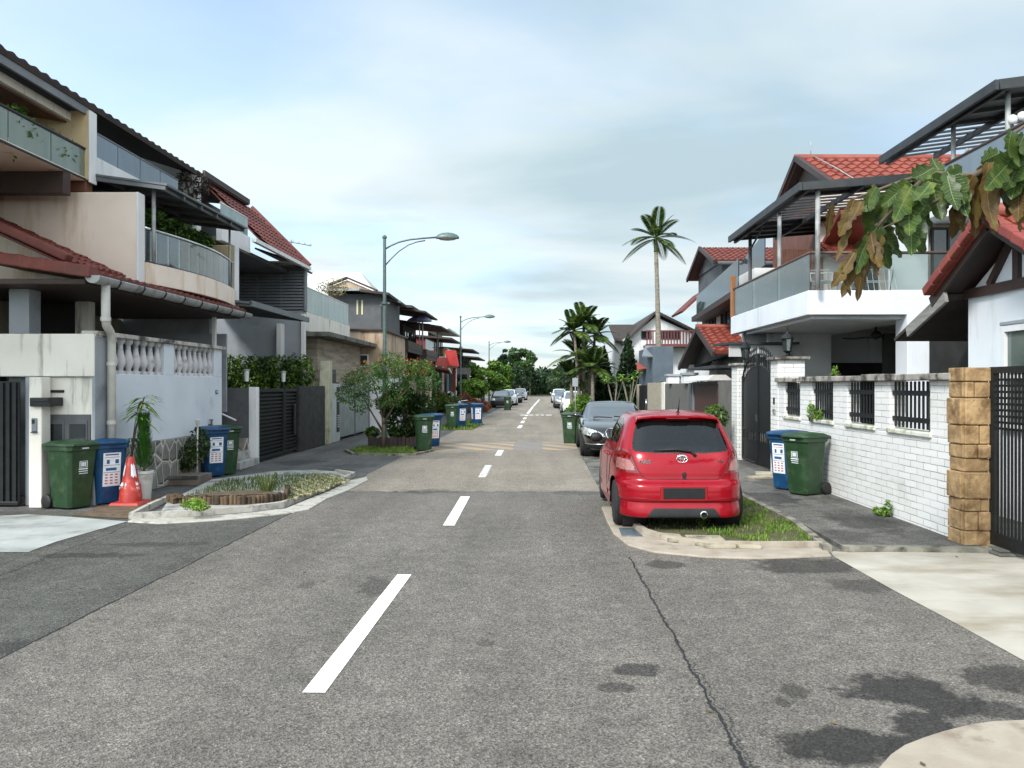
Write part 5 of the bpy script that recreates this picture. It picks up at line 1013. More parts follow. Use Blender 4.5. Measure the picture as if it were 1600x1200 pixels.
b = MB(); b.slab([(-8.2, Yc + .2, 5.3), (-8.2, 29.6, 5.3), (-12, 29.6, 6.6), (-12, Yc + .2, 6.6)], .15); b.build('roof', DTILE, HCc); box1('party_wall', WHITE, HCc, -12, -7.6, 29.4, 29.55, 0, 5.6); box1('green_panel', mat('green_panel', H('3d7050'), H('4a7f5c'), scale=3), HCc, -7.4, -7.0, Yc + .12, Yc + .2, 5.0, 5.5)
b = MB(); b.prismX([(23.9, 5.05), (24.5, 5.4), (26.5, 5.0), (26.5, 4.9)], -8.0, -7.85); b.build('stair_trim', BROWN, HCc)
shrub('potted_tree', 'thin bare looking potted tree at the far end of the frosted glass balcony', 'potted plant', (-7.2, 28.6, 4.35), [((0, 0, .95), (.55, .5, .35))], 380, .08, leafmat('sparse_leaves', H('6b6440'), H('8c8458')), stems=7, pot=(.3, .5, mat('green_pot', H('556044'), H('66704f'))), group='plants on the balconies')
CP = thing('gate_pier', 'pale gate pier with a black number strip beside the silver gate', 'pillar', (-6.4, 25.3, 0)); box1('pier', mat('pale_grey_render', H('a3a8a6'), H('b5b9b6'), scale=2, rough=.85), CP, -6.55, -6.32, 24.8, 26.0, 0, 1.85); box1('number_strip', DARKT, CP, -6.32, -6.305, 25.55, 25.9, .3, 1.75)
b = MB()
for k, (z0, z1) in enumerate(((1.55, 1.58), (1.48, 1.51), (1.38, 1.42), (1.28, 1.3), (.82, .84), (.76, .78), (.70, .72), (.64, .66), (.58, .60), (.52, .54), (.46, .48))): b.box(-6.305, -6.30, 25.6, 25.85, z0, z1)
b.build('slots', WHITE, CP)
t = thing('letterbox', 'slim dark letterbox fixed above the pale gate pier', 'letterbox', (-6.45, 25.4, 1.85)); box1('box', BLACKM, t, -6.55, -6.38, 25.1, 25.75, 1.86, 2.3); box1('flap', DGREY, t, -6.38, -6.37, 25.2, 25.65, 2.15, 2.25)
SILG = mat('silver_gate_metal', H('7d8583'), H('929997'), scale=3, rough=.45, metal=.4)
t = thing('silver_gate', 'silver grey panelled metal gate behind the flowering tree', 'gate', (-6.4, 29, 0))
for y0, y1 in ((26.1, 28.4), (28.45, 30.8)): box1('gate_leaf', SILG, t, -6.44, -6.38, y0, y1, .08, 1.82)
for y in (26.05, 28.42, 30.85): box1('post', DGREY, t, -6.46, -6.36, y - .03, y + .03, 0, 1.9)
# ---------------- houses further along
WROOF = mat('pale_metal_roof', H('b9b4ae'), H('cac6c1'), scale=2, rough=.6); STAINC = mat('stained_concrete', H('a38f78'), H('b9a692'), scale=1.5, rough=.9, bump=.15, dirt=H('6b4f38'), dlo=.52, dhi=.7, dscale=1.4, dstretch=(2, 2, .4))
DWOOD = mat('dark_timber_cladding', H('2b2522'), H('3c332d'), scale=3, rough=.7, bump=.2, stretch=(3, 3, .3))
HD = thing('terrace_house', 'dark grey boxy house above a stained concrete wall behind the nearest street lamp', 'house', (-8, 33, 0), group='terrace houses on the left side')
box1('lower_wall', STAINC, HD, -12, -5.85, 30.9, 36.2, 2.2, 3.9); box1('ground_wall', WHITE, HD, -12, -5.95, 31.0, 36.1, 0, 2.2); box1('coping', BROWN, HD, -12, -5.75, 30.8, 36.3, 3.9, 3.98); box1('upper_box', DGREY, HD, -12, -6.4, 33.4, 38.0, 3.98, 5.62); window(HD, 'y', 30.9, -7.4, -6.4, 2.5, 3.0, WHITE, WINGL, 1, out=-1)
for x in (-7.42, -7.22): box1('slit_window', mat('pale_yellow_glass', H('b8b48e'), H('c6c29c')), HD, x, x + .07, 33.37, 33.40, 4.75, 5.35, bevel=0)  # slit panes in an even pale yellow
b = MB(); b.slab([(-6.0, 32.9, 5.62), (-6.0, 37.5, 5.55), (-8.0, 37.5, 5.85), (-8.0, 32.9, 5.85)], .1); b.slab([(-8.0, 32.9, 5.85), (-8.0, 37.5, 5.85), (-12, 37.5, 5.6), (-12, 32.9, 5.6)], .1); b.build('flat_roof', DTILE, HD); b = MB(); b.beam((-12, 32.88, 5.66), (-7.2, 32.88, 5.74), .06, .1); b.beam((-7.2, 32.88, 5.74), (-5.95, 35.5, 5.5), .06, .1); b.build('gutter', GUTT, HD)
b = MB(); b.add([(-12.5, 38, 5.9), (-7.2, 38, 5.7), (-8.8, 40.5, 7.5), (-11.0, 40.5, 7.6), (-12.5, 44, 5.9), (-7.2, 44, 5.7)], [(0, 1, 2, 3), (1, 5, 2), (4, 0, 3), (5, 4, 3, 2)]); b.build('rear_roof', WROOF, HD); box1('rear_wall', WHITE, HD, -12.3, -7.5, 38.2, 43.8, 0, 5.75)
b = MB(); b.prismY([(-9.4, 5.85), (-8.1, 6.35), (-6.9, 5.85)], 34.6, 34.7); b.build('gable', STAINC, HD); b = MB(); b.beam((-9.5, 34.6, 5.9), (-8.1, 34.6, 6.45), .3, .07); b.beam((-8.1, 34.6, 6.45), (-6.8, 34.6, 5.9), .3, .07); b.build('gable_trim', BROWN, HD)
def far_house(label, Y0, Y1, Xf, zf, zr, wall, upper, roofm, parapet=None, glass=None, canopy=None, nwin=3, depth=7):
    t = thing('terrace_house', label, 'house', (Xf - 2, (Y0 + Y1) / 2, 0), group='terrace houses on the left side')
    box1('ground_wall', wall, t, Xf - depth, Xf - 1.4, Y0, Y1, 0, zf); box1('balcony_slab', upper, t, Xf - 1.6, Xf + .1, Y0 + .02, Y1 - .02, zf - .15, zf)
    box1('upper_wall', upper, t, Xf - depth, Xf - 1.2, Y0 + .03, Y1 - .03, zf, zr); b = MB(); b.slab([(Xf + .3, Y0 - .2, zr - .1), (Xf + .3, Y1 + .1, zr - .1), (Xf - depth, Y1 + .1, zr + .5), (Xf - depth, Y0 - .2, zr + .5)], .12); b.build('roof', roofm, t)
    box1('balcony_parapet', parapet or upper, t, Xf - .05, Xf + .08, Y0, Y1, zf - .3, zf + .25); box1('side_parapet', parapet or upper, t, Xf - 1.2, Xf - .05, Y0, Y0 + .1, zf - .3, zf + .25)
    if glass: glass_run(t, [(Xf, Y0 + .1), (Xf, Y1 - .1)], zf + .27, zf + .8, glass, GUTT, 3, .02)
    w_ = (Y1 - Y0) / nwin
    for k in range(nwin): window(t, 'x', Xf - 1.39, Y0 + k * w_ + .3, Y0 + (k + 1) * w_ - .3, .5, zf - .5, DARKT, WINGL, 2); window(t, 'x', Xf - 1.19, Y0 + k * w_ + .3, Y0 + (k + 1) * w_ - .3, zf + .2, zr - .4, DARKT, WINGL, 2)
    window(t, 'y', Y0 + .03, Xf - 3.4, Xf - 2.2, zf + .5, zr - .5, DARKT, WINGL, 2, out=-1)
    box1('column', wall, t, Xf - .2, Xf, Y0, Y0 + .2, 0, zf - .3); box1('column', wall, t, Xf - .2, Xf, Y1 - .2, Y1, 0, zf - .3)
    if canopy: b = MB(); b.slab([(Xf + .9, Y0, canopy), (Xf + .9, Y1, canopy), (Xf - 1.4, Y1, canopy + .35), (Xf - 1.4, Y0, canopy + .35)], .08); b.build('canopy', roofm, t); rail('canopy_post', GUTT, t, [(Xf + .1, Y1 - .1, zf), (Xf + .1, Y1 - .1, canopy + .2)], .04)
    return t
GREYF = mat('weathered_grey', H('5d5a55'), H('6c6963'), scale=2, rough=.8); REDW = mat('dark_red_paint', H('6b2420'), H('7c2d27'), scale=2, rough=.7); YEL = mat('faded_yellow', H('b09a58'), H('c2ad6c'), scale=2, rough=.8); WARMG = mat('dark_warm_render', H('4a413a'), H('5b5048'), scale=2, rough=.8)
far_house('dark timber clad house with wide flat eaves behind the blue parasol', 38.2, 43, -6.1, 3.7, 5.7, WARMG, DWOOD, DTILE, DWOOD, None, 5.35, 2)
far_house('dark brown house with stacked balconies before the red house', 43.2, 48, -5.9, 3.5, 5.2, WARMG, DWOOD, DTILE, BROWN, GLASSB, 5.0, 2)
HF = far_house('dark red painted house with a bright red sloping balcony front', 50.5, 56, -5.5, 3.3, 4.9, REDW, REDW, DTILE, REDW, GLASS, None, 2)
b = MB(); b.slab([(-5.3, 50.2, 3.05), (-4.75, 50.6, 3.0), (-4.95, 50.6, 4.0), (-5.6, 50.2, 4.0)], .12); b.build('red_front', mat('bright_red_panel', H('a52a26'), H('b5352f'), scale=2, rough=.55), HF); rail('downpipe', PIPE, HF, [(-5.9, 47.9, 3.0), (-6.1, 47.9, 2.7), (-6.1, 47.9, 0)], .09); box1('teal_shutter', mat('teal_paint', H('2f7f80'), H('3a8e8e')), HF, -5.5, -5.42, 50.2, 50.45, 1.4, 2.7)
b = MB(); b.slab([(-5.0, 46.8, 2.75), (-5.2, 50, 2.55), (-7.2, 50, 3.1), (-7.2, 46.8, 3.1)], .1); b.build('porch_roof', mat('dark_red_porch_roof', H('5a2a24'), H('6b342c')), HF); b = MB(); b.beam((-5.0, 46.8, 2.76), (-5.2, 50.0, 2.56), .08, .1); b.build('porch_gutter', WHITE, HF); box1('side_wall', PINK, HF, -7.4, -5.95, 46.0, 46.2, 0, 2.3)
far_house('tall white house showing behind the second street lamp', 57, 66, -6.4, 3.6, 6.0, WHITE, WHITE, WROOF, WHITE, GLASS, None, 3, 9)
far_house('weathered grey house with a low canopy behind the light green trees', 66.5, 74, -5.4, 3.0, 4.9, GREYF, YEL, DTILE, GREYF, GLASSB, None, 3)
far_house('farthest grey house on the left, mostly hidden by trees', 76, 86, -5.6, 3.2, 4.6, GREYF, GREYF, DTILE, GREYF, None, None, 3)
t = thing('parasol', 'faded blue and purple parasol open on a dark timber balcony', 'parasol', (-5.75, 40, 3.7)); rail('pole', GUTT, t, [(-5.75, 40, 3.7), (-5.75, 40, 5.35)], .03); b = MB(); b.lathe((-5.75, 40, 5.0), [(.66, 0), (.5, .14), (.25, .27), (.03, .33)], 8); b.build('canopy', mat('faded_blue_cloth', H('4d5480'), H('8a8494'), scale=3, rough=.9), t)
# ================================================================== RIGHT HAND SIDE
def brickmat():
    m = bpy.data.materials.new('white_painted_brick'); m.use_nodes = True; nt = m.node_tree; L = nt.links.new; bs = nt.nodes['Principled BSDF']; bs.inputs['Roughness'].default_value = .75
    geo = N(nt, 'ShaderNodeNewGeometry'); sep = N(nt, 'ShaderNodeSeparateXYZ'); L(geo.outputs['Position'], sep.inputs[0])
    cb = N(nt, 'ShaderNodeCombineXYZ'); L(M_(nt, 'ADD', sep.outputs[0], sep.outputs[1]), cb.inputs[0]); L(sep.outputs[2], cb.inputs[1])
    wob = N(nt, 'ShaderNodeTexNoise', i_Scale=5.0, i_Detail=4); L(geo.outputs['Position'], wob.inputs['Vector'])
    va = N(nt, 'ShaderNodeVectorMath', operation='MULTIPLY_ADD'); L(wob.outputs['Color'], va.inputs[0]); va.inputs[1].default_value = (.02, .018, 0); L(cb.outputs[0], va.inputs[2])
    br = N(nt, 'ShaderNodeTexBrick', offset=.5, i_Scale=1.0, i_Mortar_Size=.0048, i_Mortar_Smooth=.25, i_Bias=0.0, i_Brick_Width=.34, i_Row_Height=.086); L(va.outputs[0], br.inputs['Vector'])
    br.inputs['Color1'].default_value = (*H('d8d7d3'), 1); br.inputs['Color2'].default_value = (*H('e4e3e0'), 1); br.inputs['Mortar'].default_value = (*H('78756d'), 1)
    n = N(nt, 'ShaderNodeTexNoise', i_Scale=3.5, i_Detail=7, i_Roughness=.65); L(geo.outputs['Position'], n.inputs['Vector'])
    soft = N(nt, 'ShaderNodeMix', data_type='RGBA'); L(ramp(nt, n.outputs[0], [(.36, .0), (.62, .7)]), soft.inputs[0]); L(br.outputs['Color'], soft.inputs[6]); soft.inputs[7].default_value = (*H('dfdedb'), 1)
    h = M_(nt, 'SUBTRACT', 1.0, br.outputs['Fac'])
    n2 = N(nt, 'ShaderNodeTexNoise', i_Scale=1.3, i_Detail=7, i_Roughness=.68); L(geo.outputs['Position'], n2.inputs['Vector'])
    d = N(nt, 'ShaderNodeMix', data_type='RGBA'); L(ramp(nt, n2.outputs[0], [(.58, 0.0), (.78, .5)]), d.inputs[0]); L(soft.outputs[2], d.inputs[6]); d.inputs[7].default_value = (*H('a09c8c'), 1)
    L(d.outputs[2], bs.inputs['Base Color'])
    bp = N(nt, 'ShaderNodeBump', i_Strength=.7, i_Distance=.012); L(M_(nt, 'ADD', h, M_(nt, 'MULTIPLY', n.outputs[0], .5)), bp.inputs['Height']); L(bp.outputs[0], bs.inputs['Normal']); return m
BRICK = brickmat(); XB = 4.78; Z0 = .06
MOSS = mat('mossy_sill', H('c9c8bc'), H('d6d5cb'), scale=4, rough=.9, bump=.2, dirt=H('868454'), dlo=.46, dhi=.62, dscale=5)
SLATE = mat('slate_coping', H('8d8880'), H('a39d94'), scale=6, rough=.85, bump=.4, bscale=25, dirt=H('3c3630'), dlo=.45, dhi=.6, dscale=4)
WB = thing('brick_wall', 'white painted brick garden wall with four black grilles and weathered coping', 'wall', (XB + .1, 12.5, 0))
OPN = [(9.67, 10.75), (11.25, 12.22), (12.81, 13.77), (14.40, 15.28)]
box1('lower_wall', BRICK, WB, XB, XB + .22, 9.12, 15.66, Z0 - .1, 1.175, bevel=.012)
e = 9.12
for a, c in OPN + [(15.66, None)]:
    b = MB(); b.box(XB, XB + .22, e, a, 1.175, 1.86); b.build('pier', BRICK, WB, bevel=.01); e = c
for a, c in OPN:
    box1('sill', MOSS, WB, XB - .035, XB + .2, a - .05, c + .05, 1.165, 1.225, bevel=.012)
    b = MB(); k = 10 if c - a > 1 else 9
    for i in range(k): y = a + .05 + (c - a - .1) * i / (k - 1); b.box(XB + .045, XB + .06, y - .02, y + .02, 1.25, 1.85)
    for z in (1.36, 1.70): b.box(XB + .03, XB + .044, a, c, z - .032, z + .032)
    b.build('grille', BLACKM, WB)
random.seed(3); y = 9.05
while y < 15.6:
    w_ = random.uniform(.5, .95); y1 = min(y + w_, 15.68); dz = random.uniform(0, .03)
    box1('coping_slab', SLATE, WB, XB - .07 - random.uniform(0, .02), XB + .3, y, y1 - .006, 1.86, 1.925 + dz, bevel=.012); y = y1
def gate_pier(label, y0, y1, ztop, lamp_label):
    t = thing('gate_pier', label, 'pillar', (XB + .25, (y0 + y1) / 2, 0), group='white brick gate piers')
    box1('shaft', BRICK, t, XB - .012, XB + .52, y0, y1, Z0 - .1, ztop, bevel=.015)
    for k in range(2): box1('cap_slab', SLATE, t, XB - .09, XB + .6, y0 - .08 + k * (y1 - y0 + .16) / 2, y0 - .08 + (k + 1) * (y1 - y0 + .16) / 2 - .005, ztop, ztop + .06, bevel=.015)
    l = thing('carriage_lantern', lamp_label, 'lantern', (XB + .25, (y0 + y1) / 2, ztop + .06), group='carriage lanterns on the gate piers'); x, y, z = l.location
    b = MB(); b.lathe((x, y, z), [(.1, 0), (.1, .02), (.03, .04), (.025, .08), (.07, .1), (.095, .12)], 12); b.build('base', BLACKM, l)
    b = MB(); b.lathe((x, y, z), [(.07, .125), (.105, .36), (.10, .36), (.066, .125)], 6); b.build('glass', GLASS, l)
    b = MB()
    for k in range(6): a = math.pi / 3 * k; b.cyl((x + .072 * math.cos(a), y + .072 * math.sin(a), z + .12), (x + .108 * math.cos(a), y + .108 * math.sin(a), z + .36), .008, n=6)
    b.build('frame', BLACKM, l); b = MB(); b.lathe((x, y, z), [(.13, .355), (.135, .37), (.09, .43), (.05, .46), (.045, .5), (.015, .52), (.012, .6)], 12); b.build('cap', BLACKM, l, smooth=40)
    b = MB(); b.lathe((x, y, z), [(.02, .12), (.02, .2), (.035, .24), (.02, .3)], 10); b.build('bulb', GLOBE, l, smooth=True)
    return t
gp = gate_pier('white brick gate pier between the arched gate and the grilled wall', 15.66, 16.16, 2.30, 'black carriage lantern on the nearer white brick gate pier')
gate_pier('white brick gate pier on the far side of the black arched gate', 18.8, 19.35, 2.26, 'black carriage lantern on the farther white brick gate pier')
t = thing('doorbell', 'small doorbell and number plate on the nearer brick gate pier', 'doorbell', (XB - .02, 15.9, 1.3)); box1('bell_plate', BLACKM, t, XB - .03, XB - .012, 15.86, 15.94, 1.42, 1.56); box1('number_plate', SLABS, t, XB - .03, XB - .012, 15.82, 15.97, 1.22, 1.33)
AG = thing('arched_gate', 'black iron double gate with an arched spiked top', 'gate', (XB + .1, 17.5, 0))
ya, yb2, ym = 16.2, 18.76, 17.48; XGt = XB + .10
def arch(y): q = abs(y - ym) / (yb2 - ym); return 1.86 + .62 * math.sqrt(max(0, 1 - q * q * .97))
for s_, (y0, y1) in (('n', (ya, ym - .01)), ('f', (ym + .01, yb2))):
    b = MB(); K = 12
    pts = [(y0 + (y1 - y0) * k / K, arch(y0 + (y1 - y0) * k / K)) for k in range(K + 1)]
    b.prismX([(y0, .15), (y1, .15), (y1, .56), (y0, .56)], XGt, XGt + .02); b.prismX([(y0, .80), (y1, .80)] + [(y, z - .26) for y, z in pts[::-1]], XGt, XGt + .02); g = b.build('gate_leaf', BLACKM, AG)
    f = MB(); f.tube([(XGt + .01, y, z) for y, z in pts], .025, 6); f.tube([(XGt + .01, y, z - .25) for y, z in pts], .02, 6)
    for y in (y0 + .02, y1 - .02): f.box(XGt - .02, XGt + .04, y - .03, y + .03, .1, arch(y))
    for z in (.13, .56, .80): f.box(XGt - .012, XGt + .03, y0, y1, z - .02, z + .02)
    f.build('frame', BLACKM, g)
    f = MB()
    for k in range(1, 10): y = y0 + (y1 - y0) * k / 10; f.box(XGt, XGt + .02, y - .018, y + .018, .57, .79)
    f.build('bars', BLACKM, g); f = MB()
    for k in range(1, 10): y = y0 + (y1 - y0) * k / 10; z = arch(y); f.cyl((XGt + .01, y, z - .25), (XGt + .01, y, z + .1), .011, n=6); f.cyl((XGt + .01, y, z + .1), (XGt + .01, y, z + .2), .024, .002, 6)
    f.build('spikes', BLACKM, g)
b = MB(); b.box(XGt - .05, XGt - .02, ym + .04, ym + .1, 1.0, 1.16); b.build('handle', CHROME, AG)
# sandstone pillar and black driveway gate
SAND = mat('sandstone', H('8f7350'), H('b09168'), scale=6, rough=.85, bump=.9, bscale=11, bdist=.03, lo=.4, hi=.6, dirt=H('5c4020'), dlo=.5, dhi=.72, dscale=5)
SP = thing('stone_pillar', 'ochre rough sandstone clad gate pillar at the end of the white brick wall', 'pillar', (4.85, 9.0, 0))
random.seed(11); z = .02
def stone_face(a0, a1, z0, z1, side):
    d = random.uniform(.008, .045); b = MB()
    if side == 'street': b.box(4.73 - d, 4.80, a0 + .005, a1 - .005, z0 + .004, z1 - .004)
    else: b.box(a0 + .005, a1 - .005, 8.80 - d, 8.86, z0 + .004, z1 - .004)
    b.build('stone', SAND, SP, bevel=.012)
box1('core', mat('sand_mortar', H('8a683e'), H('9c7849'), scale=5, rough=.9), SP, 4.74, 5.0, 8.81, 9.12, 0, 1.99)
zz = 0.0
while zz < 1.95:
    h = min(random.uniform(.12, .30), 2.0 - zz); h = 2.0 - zz if 2.0 - zz - h < .12 else h
    stone_face(8.80, 9.11, zz, zz + h, 'street')
    if random.random() < .5: m_ = random.uniform(4.82, 4.92); stone_face(4.72, m_, zz, zz + h, 'front'); stone_face(m_, 5.01, zz, zz + h, 'front')
    else: stone_face(4.72, 5.01, zz, zz + h, 'front')
    zz += h
DG = thing('driveway_gate', 'tall black metal gate with vertical slats at the right edge of the photo', 'gate', (5.0, 7.5, 0))
b = MB(); b.box(5.0, 5.06, 8.72, 8.80, .06, 2.0); b.box(5.0, 5.06, 5.0, 8.72, 1.93, 2.0); b.box(5.0, 5.06, 5.0, 8.72, .06, .2); b.box(5.0, 5.06, 4.92, 5.0, .06, 2.0); b.build('frame', BLACKM, DG)
b = MB()
for k in range(58): y = 5.04 + k * .0635; b.box(5.02, 5.034, y, y + .026, .2, 1.93)
b.build('slats', BLACKM, DG); b = MB()
for k in range(9): b.box(5.035, 5.041, 5.0, 8.72, 1.32 + k * .066, 1.346 + k * .066)
b.build('cross_bars', BLACKM, DG)
# ---------------- house with the wide balcony
FAS = mat('brown_handrail', H('4a3a33'), H('584740'), scale=3, rough=.5); CANO = mat('charcoal_canopy', H('2d2f31'), H('393c3e'), scale=3, rough=.55, metal=.2)
WHITE2 = mat('clean_white_paint', H('d5d9de'), H('dfe2e6'), scale=1.2, rough=.8, bump=.05, dirt=H('bcc1c6'), dlo=.58, dhi=.78, dscale=1.4, dstretch=(2.2, 2.2, .4)); CEIL = mat('grey_ceiling', H('b0b0ae'), H('bababa'), scale=2, rough=.9)
ORANGET = mat('orange_roof_tile', H('77362a'), H('8a4333'), scale=4, rough=.6, bump=.15, bscale=30, dirt=H('7c3a2c'), dlo=.55, dhi=.75, dscale=2.2)
HR = thing('semi_detached_house', 'white house with a wide glass balcony over an open carport behind the brick wall', 'house', (8, 18, 0), group='houses on the right side')
F0, F1, XF = 15.5, 21.6, 5.3
b = MB(); b.prism([(XF, F0), (12, F0), (12, F0 + .2), (XF + .2, F0 + .2), (XF + .2, F1), (XF, F1)], 3.17, 3.64); b.build('balcony_fascia', WHITE2, HR, bevel=.012); box1('carport_ceiling', CEIL, HR, XF + .2, 12, F0 + .2, F1, 3.28, 3.36); box1('balcony_floor', SLABS, HR, XF + .2, 12, F0 + .2, F1, 3.36, 3.45)
box1('fascia_step', WHITE2, HR, XF + .15, 7.7, F0 + .21, F1 - 1, 3.1, 3.17)
box1('column', WHITE2, HR, 7.22, 7.72, F0 - .012, F0 + .5, 0, 3.17, bevel=.012); box1('front_beam', WHITE2, HR, 7.74, 12, F0 + .03, F0 + .3, 2.95, 3.165)
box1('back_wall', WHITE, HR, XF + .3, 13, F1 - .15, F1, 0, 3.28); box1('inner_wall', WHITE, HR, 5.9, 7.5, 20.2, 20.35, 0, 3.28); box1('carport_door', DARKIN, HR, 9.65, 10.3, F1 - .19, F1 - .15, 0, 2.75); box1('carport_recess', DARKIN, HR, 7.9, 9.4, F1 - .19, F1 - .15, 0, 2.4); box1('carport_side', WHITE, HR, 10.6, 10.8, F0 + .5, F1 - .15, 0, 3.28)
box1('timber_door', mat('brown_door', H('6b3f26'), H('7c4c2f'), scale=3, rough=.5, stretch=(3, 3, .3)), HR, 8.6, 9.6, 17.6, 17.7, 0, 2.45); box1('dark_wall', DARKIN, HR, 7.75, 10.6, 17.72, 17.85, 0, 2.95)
glass_run(HR, [(XF + .06, F1 - .1), (XF + .06, 19.6), (XF + .06, 17.6), (XF + .06, F0 + .06)], 3.66, 4.36, GLASS, FAS, 1, .03); glass_run(HR, [(XF + .08, F0 + .06), (6.9, F0 + .06), (8.5, F0 + .06), (10.2, F0 + .06)], 3.66, 4.36, glassmat('clear_glass', tint=(.82, .88, .86), milk=(.3, .33, .32), milkf=.08, gl=.06), FAS, 1, .03)
box1('end_post', mat('timber_post', H('8a5c38'), H('9c6b44'), scale=4, rough=.6, stretch=(2, 2, .3)), HR, XF - .0, XF + .12, F1 - .08, F1 + .06, 3.645, 4.75)
YU = 18.9
box1('upper_wall', mat('warm_white_wall', H('c9b9ae'), H('d3c5bb'), scale=1.5, rough=.85), HR, 6.75, 13, YU, YU + .2, 3.45, 6.4); box1('upper_side_wall', mat('brown_shutter', H('5a3426'), H('6c4232'), scale=4, rough=.6), HR, 7.3, 7.5, YU + .2, 24.5, 3.45, 6.6); box1('white_bay', WHITE2, HR, 8.3, 9.25, YU - .12, YU - .01, 3.45, 5.6)
b = MB()
for k in range(9): b.box(5.75 + k * .12, 5.84 + k * .12, YU - .06, YU - .02, 3.46, 5.0)
b.build('shutter', mat('brown_shutter', H('5a3426'), H('6c4232'), scale=4, rough=.6), HR)
window(HR, 'y', YU - .13, 9.3, 10.9, 3.46, 5.5, BLACKM, WINGL, 4, out=-1); window(HR, 'y', YU, 7.35, 8.1, 3.46, 5.3, DARKT, WINGL, 2, out=-1)
b = MB(); b.prismX([(YU - 1.3, 5.62), (YU, 5.0), (YU, 5.1), (YU - 1.2, 5.72)], 6.75, 7.6); tiles(b, (6.7, 17.7, 4.55), (7.7, 17.7, 4.55), (7.7, YU - .02, 5.15), (6.7, YU - .02, 5.15), 4, 5, amp=.04); b.build('awning_tiles', ORANGET, HR, smooth=40)
def soffit(par, *quads):
    for q in quads:
        b = MB(); q = [Vector(x) for x in q]; n = (q[1] - q[0]).cross(q[3] - q[0]).normalized(); n = n if n.z > 0 else -n
        b.hexa([x - n * .10 for x in q] + [x - n * .055 for x in q]); b.build('soffit', BROWN, par)
# flat canopy with slatted underside
def canopy(par, x0, x1, z0, z1, y0, y1, solid, step=.3, w_=.16, nm='canopy'):
    dz = (z1 - z0) / (x1 - x0); b = MB(); P = lambda x, y, d=0: (x, y, z0 + (x - x0) * dz + d)
    y = y0
    while y < y1:
        s_ = step - .004 if solid(y) else w_
        b.hexa([P(x0, y), P(x1, y), P(x1, y + s_), P(x0, y + s_), P(x0, y, .03), P(x1, y, .03), P(x1, y + s_, .03), P(x0, y + s_, .03)]); y += step
    b.build(nm + '_slats', CANO, par)
    b = MB()
    for q in (0.03, .33, .66, .97): x = x0 + (x1 - x0) * q; b.beam(P(x, y0, -.06), P(x, y1, -.06), .06, .1)
    y = y0
    while y <= y1 + .01:
        if solid(y): b.beam(P(x0, y, -.03), P(x1, y, -.03), .04, .05)
        y += .6
    b.beam(P(x0, y0 - .04, .0), P(x1, y0 - .04, .0), .06, .15); b.beam(P(x0 - .04, y0 - .07, .0), P(x0 - .04, y1, .0), .06, .15); b.build(nm + '_frame', CANO, par)
canopy(HR, 5.08, 8.6, 5.57, 5.85, 15.2, 20.7, lambda y: y > 18.3 or y < 15.8, w_=.07)
rail('canopy_post', GUTT, HR, [(5.42, 15.3, 3.64), (5.42, 15.3, 5.58)], .05); rail('canopy_post', GUTT, HR, [(5.42, 17.7, 3.64), (5.42, 17.7, 5.58)], .045); rail('canopy_post', DGREY, HR, [(5.42, 20.1, 3.64), (5.42, 20.1, 5.58)], .045); rail('canopy_brace', DGREY, HR, [(5.42, 20.1, 5.2), (5.42, 18.9, 5.58)], .025)
b = MB(); tiles(b, (7.2, 19.3, 6.62), (14.5, 19.3, 6.62), (14.5, 22, 8.0), (7.2, 22, 8.0), 26, 7, amp=.06, step=.045); b.build('roof', ORANGET, HR, smooth=40); b = MB(); tiles(b, (14.5, 24.7, 6.62), (7.2, 24.7, 6.62), (7.2, 22, 8.0), (14.5, 22, 8.0), 26, 7, amp=.06); b.build('rear_roof', ORANGET, HR, smooth=40)
b = MB(); b.prismX([(19.5, 6.6), (24.5, 6.6), (22, 7.85)], 7.45, 7.55); b.build('gable', BROWN, HR); b = MB(); b.beam((7.2, 19.2, 6.60), (7.2, 22, 8.04), .12, .14); b.beam((7.2, 22, 8.04), (7.2, 24.8, 6.60), .12, .14); b.build('bargeboard', BROWN, HR); b = MB(); b.tube([(7.15, 22, 8.05), (14.5, 22, 8.05)], .1, 10); b.build('ridge', ORANGET, HR, smooth=True)
rail('lightning_rod', GUTT, HR, [(7.6, 22, 8.1), (7.6, 22, 8.5)], .012); rail('roof_conductor', GUTT, HR, [(7.62, 22, 8.13), (7.75, 20.5, 7.36), (7.8, 19.3, 6.73)], .015)
box1('upper_block', WHITE2, HR, 9.0, 14, 18.0, 18.85, 5.6, 6.5)
t = thing('ceiling_fan', 'dark three blade ceiling fan hanging in the open carport', 'fan', (7.6, 17.8, 2.9)); rail('rod', DARKT, t, [(7.6, 17.8, 3.28), (7.6, 17.8, 2.98)], .03); b = MB(); b.lathe((7.6, 17.8, 2.82), [(.03, 0), (.09, .03), (.12, .1), (.09, .17), (.03, .2)], 16); b.build('motor', DARKT, t, smooth=True)
for k in range(3): a = R(8 + 120 * k); b = MB(); b.obox((7.6 + .42 * math.cos(a), 17.8 + .42 * math.sin(a), 2.87), (.72, .12, .015), rz=a, rx=R(10)); b.build('blade', DARKT, t)
WCH = mat('white_painted_metal', H('cfd0cf'), H('d9dad9'), scale=6, rough=.4)
